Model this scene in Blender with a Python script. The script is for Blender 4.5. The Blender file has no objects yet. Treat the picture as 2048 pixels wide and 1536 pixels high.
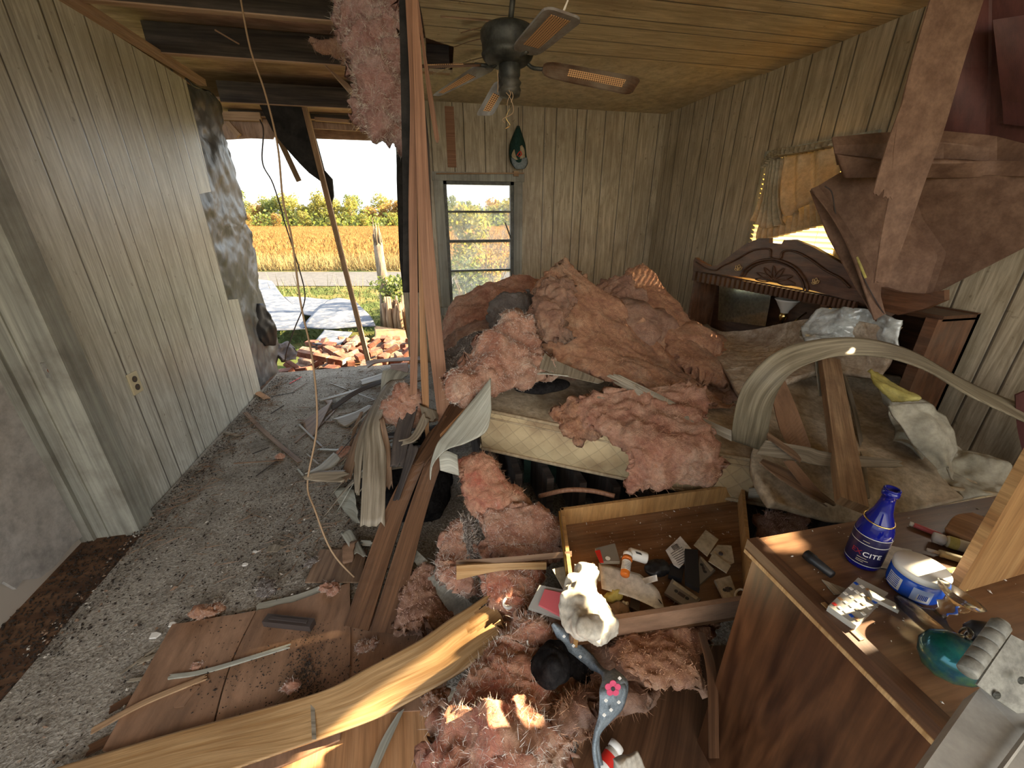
import bpy, bmesh, math, random
from mathutils import Vector, Matrix, noise
from mathutils.geometry import tessellate_polygon
V = Vector
R = math.radians
SC = bpy.context.scene
COL = SC.collection

# ------------------------------------------------------------ camera, sky, sun, exposure
F_PX, HORIZON, YAW, CAMH = 800.0, 438.0, R(12.0), 1.5
PITCH = math.atan((768 - HORIZON) / F_PX)
cd = bpy.data.cameras.new('camera'); cam = bpy.data.objects.new('camera', cd); COL.objects.link(cam)
cam.location = (0, 0, CAMH); cam.rotation_euler = (R(90) - PITCH, 0, -YAW)
cd.sensor_fit = 'HORIZONTAL'; cd.sensor_width = 36.0; cd.lens = 36.0 * F_PX / 2048.0
cd.clip_start = 0.02; cd.clip_end = 2000
SC.camera = cam

world = bpy.data.worlds.new('world'); SC.world = world; world.use_nodes = True
wn = world.node_tree.nodes; wl = world.node_tree.links
for n in list(wn): wn.remove(n)
wo = wn.new('ShaderNodeOutputWorld'); wb = wn.new('ShaderNodeBackground')
sky = wn.new('ShaderNodeTexSky'); sky.sky_type = 'NISHITA'; sky.sun_disc = False
sky.sun_elevation = R(31); sky.sun_rotation = R(87); sky.air_density = 1.6; sky.dust_density = 4.0; sky.ozone_density = 1.0
mixw = wn.new('ShaderNodeMixRGB'); mixw.inputs[0].default_value = 0.55; mixw.inputs[2].default_value = (0.62, 0.68, 0.76, 1)
skm = wn.new('ShaderNodeMixRGB'); skm.blend_type = 'MULTIPLY'; skm.inputs[0].default_value = 1; skm.inputs[2].default_value = (0.13, 0.13, 0.13, 1)
wl.new(sky.outputs[0], skm.inputs[1]); wl.new(skm.outputs[0], mixw.inputs[1])
wl.new(mixw.outputs[0], wb.inputs[0]); wb.inputs[1].default_value = 3.9
wl.new(wb.outputs[0], wo.inputs[0])

SUN = V((0.86, 0.04, 0.52)).normalized()            # direction towards the sun
sd = bpy.data.lights.new('sun', 'SUN'); so = bpy.data.objects.new('sun', sd); COL.objects.link(so)
sd.energy = 36.0; sd.angle = R(0.6); sd.color = (1.0, 0.80, 0.52)
so.rotation_euler = SUN.to_track_quat('Z', 'Y').to_euler(); so.location = (6, 0.5, 5)

def area(name, loc, tgt, sx, sy, power, color):      # rectangular lamp aimed at a target
    l = bpy.data.lights.new(name, 'AREA'); l.shape = 'RECTANGLE'; l.size = sx; l.size_y = sy
    l.energy = power; l.color = color
    o = bpy.data.objects.new(name, l); COL.objects.link(o); o.location = loc
    o.rotation_euler = (V(loc) - V(tgt)).to_track_quat('Z', 'Y').to_euler()
    return o
area('rear_fill', (0.2, -2.1, 1.9), (0.5, 3.0, 0.9), 3.6, 2.0, 50, (1.0, 0.82, 0.62))  # added warm fill lamp behind the camera, brightens the room

vs = SC.view_settings
vs.view_transform = 'Standard'; vs.look = 'None'; vs.gamma = 1.0; vs.use_curve_mapping = False
vs.exposure = 0.42
cy = SC.cycles
cy.use_denoising = True
cy.max_bounces = 8; cy.diffuse_bounces = 4; cy.glossy_bounces = 3; cy.transmission_bounces = 6; cy.transparent_max_bounces = 12
cy.caustics_reflective = False; cy.caustics_refractive = False
cy.sample_clamp_indirect = 6.0

# ------------------------------------------------------------ from a pixel of the photo to a point of the room
C0 = V((0, 0, CAMH))
_fw = V((math.sin(YAW) * math.cos(PITCH), math.cos(YAW) * math.cos(PITCH), -math.sin(PITCH)))
_rt = V((math.cos(YAW), -math.sin(YAW), 0)); _up = _rt.cross(_fw)
def ray(u, v): return _rt * ((u - 1024) / F_PX) + _up * ((768 - v) / F_PX) + _fw
def P(u, v, x=None, y=None, z=None, t=None):
    d = ray(u, v)
    if x is not None: t = (x - C0.x) / d.x
    elif y is not None: t = (y - C0.y) / d.y
    elif z is not None: t = (z - C0.z) / d.z
    return C0 + d * t
CR = dict(c1=(0, 0, .3418), c2=(600, 0, .3418), c3=(1300, 0, .3652), c4=(400, 500, .293), c5=(860, 500, .3418), c6=(1348, 450, .3418),
          d1=(0, 1011, .3418), d2=(600, 1011, .3418), d3=(1100, 1000, .2246), d4=(1500, 950, .2676), d5=(1448, 1150, .293), d6=(0, 600, .2734), d7=(450, 720, .2686))
def Q(c, a, b, **k):
    ox, oy, s = CR[c]; return P(ox + a * s, oy + b * s, **k)

# ------------------------------------------------------------ tagging and linking
def tag(o, label=None, cat=None, group=None, kind=None):
    if label: o['label'] = label
    if cat: o['category'] = cat
    if group: o['group'] = group
    if kind: o['kind'] = kind
    return o
def empty(name, loc, label, cat, group=None):
    o = bpy.data.objects.new(name, None); COL.objects.link(o); o.location = loc; o.empty_display_size = .05
    return tag(o, label, cat, group)
def link(name, me, mat, parent=None, smooth=False, origin=True):
    if isinstance(mat, (list, tuple)):
        for m in mat: me.materials.append(m)
    else: me.materials.append(mat)
    o = bpy.data.objects.new(name, me); COL.objects.link(o)
    if parent is not None:
        off = V((0, 0, 0)); q = parent
        while q is not None: off += q.location; q = q.parent
        me.transform(Matrix.Translation(-off)); o.parent = parent
    elif origin and len(me.vertices):
        cs = [v.co for v in me.vertices]
        c = V((sum(a.x for a in cs) / len(cs), sum(a.y for a in cs) / len(cs), min(a.z for a in cs)))
        me.transform(Matrix.Translation(-c)); o.location = c
    if smooth:
        me.polygons.foreach_set('use_smooth', [True] * len(me.polygons))
    me.update()
    return o
def copy_tree(o, parent=None):
    c = o.copy(); COL.objects.link(c)
    if parent is not None: c.parent = parent
    for ch in list(o.children): copy_tree(ch, c)
    return c

class M:
    """collects simple shapes, links them as one mesh"""
    def __init__(s): s.v = []; s.f = []; s.uv = []; s.mi = []
    def add(s, vs, fs, uvs=None, mi=0):
        b = len(s.v); s.v += [V(a) for a in vs]
        for i, f in enumerate(fs):
            s.f.append([b + k for k in f]); s.mi.append(mi)
            s.uv.append(uvs[i] if uvs else None)
    def frame(s, o, ax, ay, az, mi=0):     # box from a corner and three edge vectors
        o, ax, ay, az = V(o), V(ax), V(ay), V(az)
        vs = [o, o + ax, o + ax + ay, o + ay]; vs += [p + az for p in vs]
        lx, ly, lz = ax.length, ay.length, az.length
        fs = [(0, 3, 2, 1), (4, 5, 6, 7), (0, 1, 5, 4), (1, 2, 6, 5), (2, 3, 7, 6), (3, 0, 4, 7)]
        def q(a, b): return [(0, 0), (0, a), (b, a), (b, 0)]
        uv = [[(0, 0), (ly, 0), (ly, lx), (0, lx)], [(0, 0), (0, lx), (ly, lx), (ly, 0)], [(0, 0), (0, lx), (lz, lx), (lz, 0)],
              [(0, 0), (ly, 0), (ly, lz), (0, lz)], [(0, lx), (0, 0), (lz, 0), (lz, lx)], [(ly, 0), (0, 0), (0, lz), (ly, lz)]]
        s.add(vs, fs, uv, mi)
    def box(s, x0, y0, z0, x1, y1, z1, mi=0): s.frame((x0, y0, z0), (x1 - x0, 0, 0), (0, y1 - y0, 0), (0, 0, z1 - z0), mi)
    def bar(s, a, b, w, h, up=(0, 0, 1), mi=0):        # timber from a to b
        a, b = V(a), V(b); d = (b - a); side = d.cross(V(up)).normalized(); u = side.cross(d).normalized()
        s.frame(a - side * w / 2 - u * h / 2, d, side * w, u * h, mi)
    def tube(s, pts, r, n=8, mi=0, closed=False, taper=None):
        pts = [V(p) for p in pts]; rings = []
        prev = None
        for i, p in enumerate(pts):
            d = (pts[min(i + 1, len(pts) - 1)] - pts[max(i - 1, 0)])
            if d.length < 1e-9: d = V((0, 0, 1))
            d.normalize()
            if prev is None:
                a = d.cross(V((0, 0, 1)) if abs(d.z) < .9 else V((1, 0, 0))).normalized()
            else: a = (prev - d * prev.dot(d)).normalized()
            prev = a; b = d.cross(a)
            rr = r if taper is None else r * taper[i]
            rings.append([p + (a * math.cos(k * 2 * math.pi / n) + b * math.sin(k * 2 * math.pi / n)) * rr for k in range(n)])
        vs = [q for rg in rings for q in rg]; fs = []
        for i in range(len(rings) - 1):
            for k in range(n): fs.append((i * n + k, i * n + (k + 1) % n, (i + 1) * n + (k + 1) % n, (i + 1) * n + k))
        fs.append(tuple(range(n))[::-1]); fs.append(tuple((len(rings) - 1) * n + k for k in range(n)))
        s.add(vs, fs, None, mi)
    def lathe(s, c, prof, n=32, axis=(0, 0, 1), mi=0, caps=True):
        c = V(c); A = V(axis).normalized(); a = A.cross(V((0, 1, 0)) if abs(A.y) < .9 else V((1, 0, 0))).normalized(); b = A.cross(a)
        vs = []; fs = []
        for r, z in prof:
            for k in range(n):
                t = k * 2 * math.pi / n; vs.append(c + A * z + (a * math.cos(t) + b * math.sin(t)) * max(r, 1e-5))
        for i in range(len(prof) - 1):
            for k in range(n): fs.append((i * n + k, i * n + (k + 1) % n, (i + 1) * n + (k + 1) % n, (i + 1) * n + k))
        if caps: fs.append(tuple(range(n))[::-1]); fs.append(tuple((len(prof) - 1) * n + k for k in range(n)))
        s.add(vs, fs, None, mi)
    def poly(s, pts, n, th, mi=0):                      # extruded outline
        pts = [V(p) for p in pts]; n = V(n).normalized() * th; k = len(pts)
        tri = tessellate_polygon([pts]); vs = pts + [p + n for p in pts]
        s.add(vs, [t for t in tri] + [tuple(i + k for i in t)[::-1] for t in tri] + [(i, (i + 1) % k, k + (i + 1) % k, k + i) for i in range(k)], None, mi)
    def build(s, name, mat, parent=None, smooth=False, origin=True):
        me = bpy.data.meshes.new(name); me.from_pydata([tuple(a) for a in s.v], [], s.f)
        uvl = me.uv_layers.new(name='UVMap'); k = 0
        for i, p in enumerate(me.polygons):
            p.material_index = s.mi[i]; u = s.uv[i]
            if u is None:
                nn = p.normal; ax = max(range(3), key=lambda j: abs(nn[j])); o = [j for j in range(3) if j != ax]
                u = [(me.vertices[vi].co[o[0]], me.vertices[vi].co[o[1]]) for vi in p.vertices]
            for j, li in enumerate(p.loop_indices): uvl.data[li].uv = u[j]
        bm = bmesh.new(); bm.from_mesh(me); bmesh.ops.recalc_face_normals(bm, faces=bm.faces); bm.to_mesh(me); bm.free()
        return link(name, me, mat, parent, smooth, origin)

def wall_poly(outer, holes, fix, pos, th):
    """wall slab from 2D outlines; fix=0 -> plane x=pos (coords y,z), 1 -> y=pos (x,z), 2 -> z=pos (x,y)"""
    def lift(p, d):
        a = list(p); a.insert(fix, pos + d); return V(a)
    loops = [outer] + holes; m = M(); base = 0; flat2 = []
    l3 = [[lift(p, 0) for p in lp] for lp in loops]
    tri = tessellate_polygon(l3); allf = [p for l in l3 for p in l]; allb = [lift(p, th) for lp in loops for p in lp]
    k = len(allf); fs = [tuple(t) for t in tri] + [tuple(i + k for i in t)[::-1] for t in tri]
    for lp in loops:
        n = len(lp)
        for i in range(n): fs.append((base + i, base + (i + 1) % n, k + base + (i + 1) % n, k + base + i))
        base += n
    m.add(allf + allb, fs); return m

# ------------------------------------------------------------ bent sheets (panelling, cloth, batts of insulation)
def cr(p0, p1, p2, p3, t):
    return 0.5 * ((2 * p1) + (p2 - p0) * t + (2 * p0 - 5 * p1 + 4 * p2 - p3) * t * t + (3 * p1 - p0 - 3 * p2 + p3) * t * t * t)
def resample(pts, n, lin=False):
    k = len(pts)
    if k == 2 or lin:
        out = []
        for i in range(n):
            s = i / (n - 1) * (k - 1); j = min(int(s), k - 2); out.append(pts[j].lerp(pts[j + 1], s - j))
        return out
    out = []
    for i in range(n):
        s = i / (n - 1) * (k - 1); j = min(int(s), k - 2); t = s - j
        a = pts[j - 1] if j > 0 else pts[0] * 2 - pts[1]
        d = pts[j + 2] if j + 2 < k else pts[k - 1] * 2 - pts[k - 2]
        out.append(cr(a, pts[j], pts[j + 1], d, t))
    return out
def fbm(p, o=4): return noise.fractal(p, 1.0, 2.1, o, noise_basis='PERLIN_ORIGINAL')
def sheet_grid(ctrl, nu, nv, lin=False):
    rows = [resample([V(p) for p in r], nu, lin) for r in ctrl]
    cols = [resample([rows[j][i] for j in range(len(rows))], nv, lin) for i in range(nu)]
    return [[cols[i][j] for i in range(nu)] for j in range(nv)]
def sheet(name, ctrl, mat, th=.005, nu=12, nv=24, amp=0, sc=6, fray=0, jag0=0, jag1=0, round_=False, parent=None, seed=1, lin=False, ridge=0, smooth=None, fine=0, split=None):
    rnd = random.Random(seed); g = sheet_grid(ctrl, nu, nv, lin)
    if jag0 or jag1:
        for i in range(nu):
            j0 = rnd.random() ** 2 * jag0; j1 = rnd.random() ** 2 * jag1
            for j in range(nv):
                s = j / (nv - 1)
                if s < .35 and jag0: g[j][i] = g[j][i].lerp(g[min(j + 1, nv - 1)][i] * 1.0, 0) + (g[min(j + 1, nv - 1)][i] - g[max(j - 1, 0)][i]).normalized() * j0 * (1 - s / .35) ** 2 if nv > 2 else g[j][i]
                if s > .65 and jag1: g[j][i] = g[j][i] - (g[min(j + 1, nv - 1)][i] - g[max(j - 1, 0)][i]).normalized() * j1 * ((s - .65) / .35) ** 2
    off = V((seed * 7.3, seed * 3.1, seed * 1.7))
    if fray:
        for j in range(nv):
            for i in range(nu):
                e = min(i, nu - 1 - i, j, nv - 1 - j)
                if e < 2:
                    p = g[j][i]; g[j][i] = p + noise.noise_vector(p * 14 + off) * fray * (1 - e / 2) + noise.noise_vector(p * 45 + off) * fray * .5 * (1 - e / 2)
    nrm = [[None] * nu for _ in range(nv)]
    for j in range(nv):
        for i in range(nu):
            du = g[j][min(i + 1, nu - 1)] - g[j][max(i - 1, 0)]; dv = g[min(j + 1, nv - 1)][i] - g[max(j - 1, 0)][i]
            n = du.cross(dv)
            nrm[j][i] = n.normalized() if n.length > 1e-12 else V((0, 0, 1))
    vs = []; U = [[0] * nu for _ in range(nv)]; W = [[0] * nu for _ in range(nv)]
    for j in range(nv):
        for i in range(1, nu): U[j][i] = U[j][i - 1] + (g[j][i] - g[j][i - 1]).length
    for i in range(nu):
        for j in range(1, nv): W[j][i] = W[j - 1][i] + (g[j][i] - g[j - 1][i]).length
    for side in (1, -1):
        for j in range(nv):
            for i in range(nu):
                p = g[j][i]; n = nrm[j][i]; h = th / 2
                if round_:
                    a = abs(2 * i / (nu - 1) - 1); b = abs(2 * j / (nv - 1) - 1)
                    h *= max(0.05, (1 - a ** 5)) ** .6 * max(.05, (1 - b ** 5)) ** .6
                q = p + n * side * h
                if amp:
                    s1 = fbm(p * sc + off + V((0, 0, side * .4)))
                    q += n * side * amp * s1 + noise.noise_vector(p * sc * 2.2 + off) * amp * .35
                if fine: q += n * side * fine * (1 - 2 * abs(noise.noise(p * sc * 5 + off))) 
                if ridge: q += n * ridge * (1 - abs(fbm(p * sc * .7 + off, 3)) * 3)
                vs.append(q)
    k = nu * nv; m = M()
    def uv(i, j): return (U[j][i] + seed * .37, W[j][i] + seed * .61)
    fs = []; uvs = []
    for j in range(nv - 1):
        for i in range(nu - 1):
            a, b, c, d = j * nu + i, j * nu + i + 1, (j + 1) * nu + i + 1, (j + 1) * nu + i
            t = [uv(i, j), uv(i + 1, j), uv(i + 1, j + 1), uv(i, j + 1)]
            fs.append((a, b, c, d)); uvs.append(t); fs.append((k + d, k + c, k + b, k + a)); uvs.append(t[::-1])
    for i in range(nu - 1):
        for j in (0, nv - 1):
            a, b = j * nu + i, j * nu + i + 1; fs.append((a, a + k, b + k, b) if j == 0 else (a, b, b + k, a + k)); t = uv(i, j); t2 = uv(i + 1, j)
            uvs.append([t, t, t2, t2] if j == 0 else [t, t2, t2, t])
    for j in range(nv - 1):
        for i in (0, nu - 1):
            a, b = j * nu + i, (j + 1) * nu + i; fs.append((a, b, b + k, a + k) if i == 0 else (a, a + k, b + k, b)); t = uv(i, j); t2 = uv(i, j + 1)
            uvs.append([t, t2, t2, t] if i == 0 else [t, t, t2, t2])
    m.add(vs, fs, uvs)
    if smooth is None: smooth = th > .02 or amp > 0 or ridge > 0
    return m.build(name, mat, parent, smooth)
def strip(name, L, Rr, mat, th=.004, nu=3, nv=20, **k):
    return sheet(name, [[a, b] for a, b in zip(L, Rr)], mat, th, nu, nv, **k)

def fibres(host, count, length, mat, seed=3, edge=.6):
    rnd = random.Random(seed); me = host.data; n = len(me.vertices); m = M(); half = n // 2
    zs = host.matrix_world
    length *= .62
    for _ in range(int(count * 2)):
        i = rnd.randrange(n); v = me.vertices[i]
        d = (v.normal * .8 + V((rnd.gauss(0, 1), rnd.gauss(0, 1), rnd.gauss(0, .8))) * .6).normalized()
        L = length * rnd.uniform(.4, 1.3); w = V((rnd.gauss(0, 1), rnd.gauss(0, 1), rnd.gauss(0, 1))).cross(d).normalized() * rnd.uniform(.00025, .0006)
        b = V((rnd.gauss(0, 1), rnd.gauss(0, 1), rnd.gauss(0, 1))) * L * .35
        p0 = v.co - d * .006; p1 = p0 + d * L * .5 + b * .4; p2 = p0 + d * L + b
        m.add([p0 - w, p0 + w, p1 + w * .8, p1 - w * .8, p2], [(0, 1, 2, 3), (3, 2, 4)])
    me2 = bpy.data.meshes.new('fibres'); me2.from_pydata([tuple(a) for a in m.v], [], m.f); me2.materials.append(mat)
    o = bpy.data.objects.new('fibres', me2); COL.objects.link(o); o.parent = host; o['kind'] = 'stuff'
    return o

# ------------------------------------------------------------ materials (all procedural)
def nodes(name):
    m = bpy.data.materials.new(name); m.use_nodes = True; nt = m.node_tree
    b = nt.nodes['Principled BSDF']; return m, nt, nt.nodes, nt.links, b
def rgb(c): return (c[0], c[1], c[2], 1)
def gm(name, c1, c2, sc=(6, 6, 6), coord='UV', rough=.6, dirt=None, damt=.4, dsc=3, bump=.15, spec=.35, lo=.35, hi=.65, metal=0, det=6, dist=.6, sheen=0, trans=None, bd=.004, fine=.38):
    m, nt, N, L, b = nodes(name)
    tc = N.new('ShaderNodeTexCoord'); mp = N.new('ShaderNodeMapping'); mp.inputs['Scale'].default_value = sc
    L.new(tc.outputs[coord], mp.inputs[0])
    nz = N.new('ShaderNodeTexNoise'); nz.inputs['Scale'].default_value = 1; nz.inputs['Detail'].default_value = det; nz.inputs['Distortion'].default_value = dist
    L.new(mp.outputs[0], nz.inputs['Vector'])
    rp = N.new('ShaderNodeValToRGB'); rp.color_ramp.elements[0].position = lo; rp.color_ramp.elements[1].position = hi
    rp.color_ramp.elements[0].color = rgb(c1); rp.color_ramp.elements[1].color = rgb(c2); L.new(nz.outputs[0], rp.inputs[0])
    out = rp.outputs[0]
    if fine:
        big = max(sc); m2 = N.new('ShaderNodeMapping'); m2.inputs['Scale'].default_value = [q * (4.5 if q == big else 2.2) for q in sc]; L.new(tc.outputs[coord], m2.inputs[0])
        nf_ = N.new('ShaderNodeTexNoise'); nf_.inputs['Scale'].default_value = 1; nf_.inputs['Detail'].default_value = 5; nf_.inputs['Roughness'].default_value = .7; L.new(m2.outputs[0], nf_.inputs['Vector'])
        rf = N.new('ShaderNodeValToRGB'); rf.color_ramp.elements[0].position = .34; rf.color_ramp.elements[1].position = .62; v0 = 1 - fine; rf.color_ramp.elements[0].color = (v0, v0, v0, 1); rf.color_ramp.elements[1].color = (1, 1, 1, 1); L.new(nf_.outputs[0], rf.inputs[0])
        xf = N.new('ShaderNodeMixRGB'); xf.blend_type = 'MULTIPLY'; xf.inputs[0].default_value = 1; L.new(out, xf.inputs[1]); L.new(rf.outputs[0], xf.inputs[2]); out = xf.outputs[0]
    if dirt is not None:
        n2 = N.new('ShaderNodeTexNoise'); n2.inputs['Scale'].default_value = dsc; n2.inputs['Detail'].default_value = 7; n2.inputs['Roughness'].default_value = .65
        L.new(tc.outputs['Object'], n2.inputs['Vector'])
        r2 = N.new('ShaderNodeValToRGB'); r2.color_ramp.elements[0].position = .48; r2.color_ramp.elements[1].position = .68
        r2.color_ramp.elements[0].color = (0, 0, 0, 1); r2.color_ramp.elements[1].color = (damt, damt, damt, 1); L.new(n2.outputs[0], r2.inputs[0])
        mx = N.new('ShaderNodeMixRGB'); L.new(r2.outputs[0], mx.inputs[0]); L.new(out, mx.inputs[1]); mx.inputs[2].default_value = rgb(dirt); out = mx.outputs[0]
    L.new(out, b.inputs['Base Color']); b.inputs['Roughness'].default_value = rough; b.inputs['Metallic'].default_value = metal
    b.inputs['Specular IOR Level'].default_value = spec
    if sheen: b.inputs['Sheen Weight'].default_value = sheen
    if bump:
        bp = N.new('ShaderNodeBump'); bp.inputs['Strength'].default_value = bump; bp.inputs['Distance'].default_value = bd
        L.new(nz.outputs[0], bp.inputs['Height']); L.new(bp.outputs[0], b.inputs['Normal'])
    if trans:                                             # thin stuff that lets light through
        tr = N.new('ShaderNodeBsdfTranslucent'); tr.inputs[0].default_value = rgb(trans[1]); ms = N.new('ShaderNodeMixShader'); ms.inputs[0].default_value = trans[0]
        o = N['Material Output']; L.new(b.outputs[0], ms.inputs[1]); L.new(tr.outputs[0], ms.inputs[2]); L.new(ms.outputs[0], o.inputs[0])
    return m
def flat(name, c, rough=.5, metal=0, spec=.4, **k):
    m, nt, N, L, b = nodes(name); b.inputs['Base Color'].default_value = rgb(c); b.inputs['Roughness'].default_value = rough
    b.inputs['Metallic'].default_value = metal; b.inputs['Specular IOR Level'].default_value = spec
    for a, x in k.items(): b.inputs[a.replace('_', ' ')].default_value = x
    return m
GRO = [0.03, .15, .36, .46, .66, .87, 1.03]
def panel(name, axis, grain, c1, c2, dark=(.05, .04, .03), rough=.42, dirt=(.2, .16, .1), damt=.5, off=0.0, spec=.45):
    """grooved sheet panelling: grooves across world axis `axis`, grain along `grain`"""
    m, nt, N, L, b = nodes(name); gp = N.new('ShaderNodeNewGeometry'); sp = N.new('ShaderNodeSeparateXYZ'); L.new(gp.outputs['Position'], sp.inputs[0])
    mo = N.new('ShaderNodeMath'); mo.operation = 'ADD'; mo.inputs[1].default_value = 12.2 + off; L.new(sp.outputs[axis], mo.inputs[0])
    dv = N.new('ShaderNodeMath'); dv.operation = 'DIVIDE'; dv.inputs[1].default_value = 1.22; L.new(mo.outputs[0], dv.inputs[0])
    fr = N.new('ShaderNodeMath'); fr.operation = 'FRACT'; L.new(dv.outputs[0], fr.inputs[0])
    rp = N.new('ShaderNodeValToRGB'); cr_ = rp.color_ramp; cr_.interpolation = 'LINEAR'
    w = .0030; els = []
    for g in GRO:
        c = (g + .01) / 1.22; els += [(c - w * 1.3, 0), (c - w * .5, 1), (c + w * .5, 1), (c + w * 1.3, 0)]
    els = els[:30]
    cr_.elements[0].position = 0; cr_.elements[0].color = (0, 0, 0, 1); cr_.elements[1].position = 1; cr_.elements[1].color = (0, 0, 0, 1)
    for p, v in els:
        e = cr_.elements.new(min(max(p, .0001), .9999)); e.color = (v, v, v, 1)
    L.new(fr.outputs[0], rp.inputs[0])
    mp = N.new('ShaderNodeMapping'); s = [9, 9, 9]; s[grain] = .9; mp.inputs['Scale'].default_value = s; L.new(gp.outputs['Position'], mp.inputs[0])
    nz = N.new('ShaderNodeTexNoise'); nz.inputs['Scale'].default_value = 2.2; nz.inputs['Detail'].default_value = 8; nz.inputs['Roughness'].default_value = .7; nz.inputs['Distortion'].default_value = 1.6; L.new(mp.outputs[0], nz.inputs['Vector'])
    r1 = N.new('ShaderNodeValToRGB'); r1.color_ramp.elements[0].position = .36; r1.color_ramp.elements[1].position = .62; r1.color_ramp.elements[0].color = rgb(c1); r1.color_ramp.elements[1].color = rgb(c2); L.new(nz.outputs[0], r1.inputs[0])
    n2 = N.new('ShaderNodeTexNoise'); n2.inputs['Scale'].default_value = 1.7; n2.inputs['Detail'].default_value = 8; n2.inputs['Roughness'].default_value = .7; L.new(gp.outputs['Position'], n2.inputs['Vector'])
    r2 = N.new('ShaderNodeValToRGB'); r2.color_ramp.elements[0].position = .46; r2.color_ramp.elements[1].position = .72; r2.color_ramp.elements[0].color = (0, 0, 0, 1); r2.color_ramp.elements[1].color = (damt, damt, damt, 1); L.new(n2.outputs[0], r2.inputs[0])
    mq = N.new('ShaderNodeMapping'); s = [70, 70, 70]; s[grain] = 3.0; mq.inputs['Scale'].default_value = s; L.new(gp.outputs['Position'], mq.inputs[0])
    nq = N.new('ShaderNodeTexNoise'); nq.inputs['Scale'].default_value = 1; nq.inputs['Detail'].default_value = 6; nq.inputs['Roughness'].default_value = .75; L.new(mq.outputs[0], nq.inputs['Vector'])
    rq = N.new('ShaderNodeValToRGB'); rq.color_ramp.elements[0].position = .36; rq.color_ramp.elements[1].position = .6; rq.color_ramp.elements[0].color = (.52, .5, .46, 1); rq.color_ramp.elements[1].color = (1, 1, 1, 1); L.new(nq.outputs[0], rq.inputs[0])
    xq = N.new('ShaderNodeMixRGB'); xq.blend_type = 'MULTIPLY'; xq.inputs[0].default_value = .75; L.new(r1.outputs[0], xq.inputs[1]); L.new(rq.outputs[0], xq.inputs[2])
    # small scuffs
    n3 = N.new('ShaderNodeTexNoise'); n3.inputs['Scale'].default_value = 28; n3.inputs['Detail'].default_value = 3; L.new(gp.outputs['Position'], n3.inputs['Vector'])
    r3 = N.new('ShaderNodeValToRGB'); r3.color_ramp.elements[0].position = .68; r3.color_ramp.elements[1].position = .74; r3.color_ramp.elements[0].color = (0, 0, 0, 1); r3.color_ramp.elements[1].color = (.5, .5, .5, 1); L.new(n3.outputs[0], r3.inputs[0])
    x1 = N.new('ShaderNodeMixRGB'); L.new(r2.outputs[0], x1.inputs[0]); L.new(xq.outputs[0], x1.inputs[1]); x1.inputs[2].default_value = rgb(dirt)
    x3 = N.new('ShaderNodeMixRGB'); L.new(r3.outputs[0], x3.inputs[0]); L.new(x1.outputs[0], x3.inputs[1]); x3.inputs[2].default_value = rgb((dirt[0] * .5, dirt[1] * .45, dirt[2] * .4))
    x2 = N.new('ShaderNodeMixRGB'); L.new(rp.outputs[0], x2.inputs[0]); L.new(x3.outputs[0], x2.inputs[1]); x2.inputs[2].default_value = rgb(dark)
    L.new(x2.outputs[0], b.inputs['Base Color']); b.inputs['Roughness'].default_value = rough; b.inputs['Specular IOR Level'].default_value = spec
    bp = N.new('ShaderNodeBump'); bp.invert = True; bp.inputs['Strength'].default_value = .6; bp.inputs['Distance'].default_value = .004; L.new(rp.outputs[0], bp.inputs['Height']); L.new(bp.outputs[0], b.inputs['Normal'])
    return m
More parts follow.
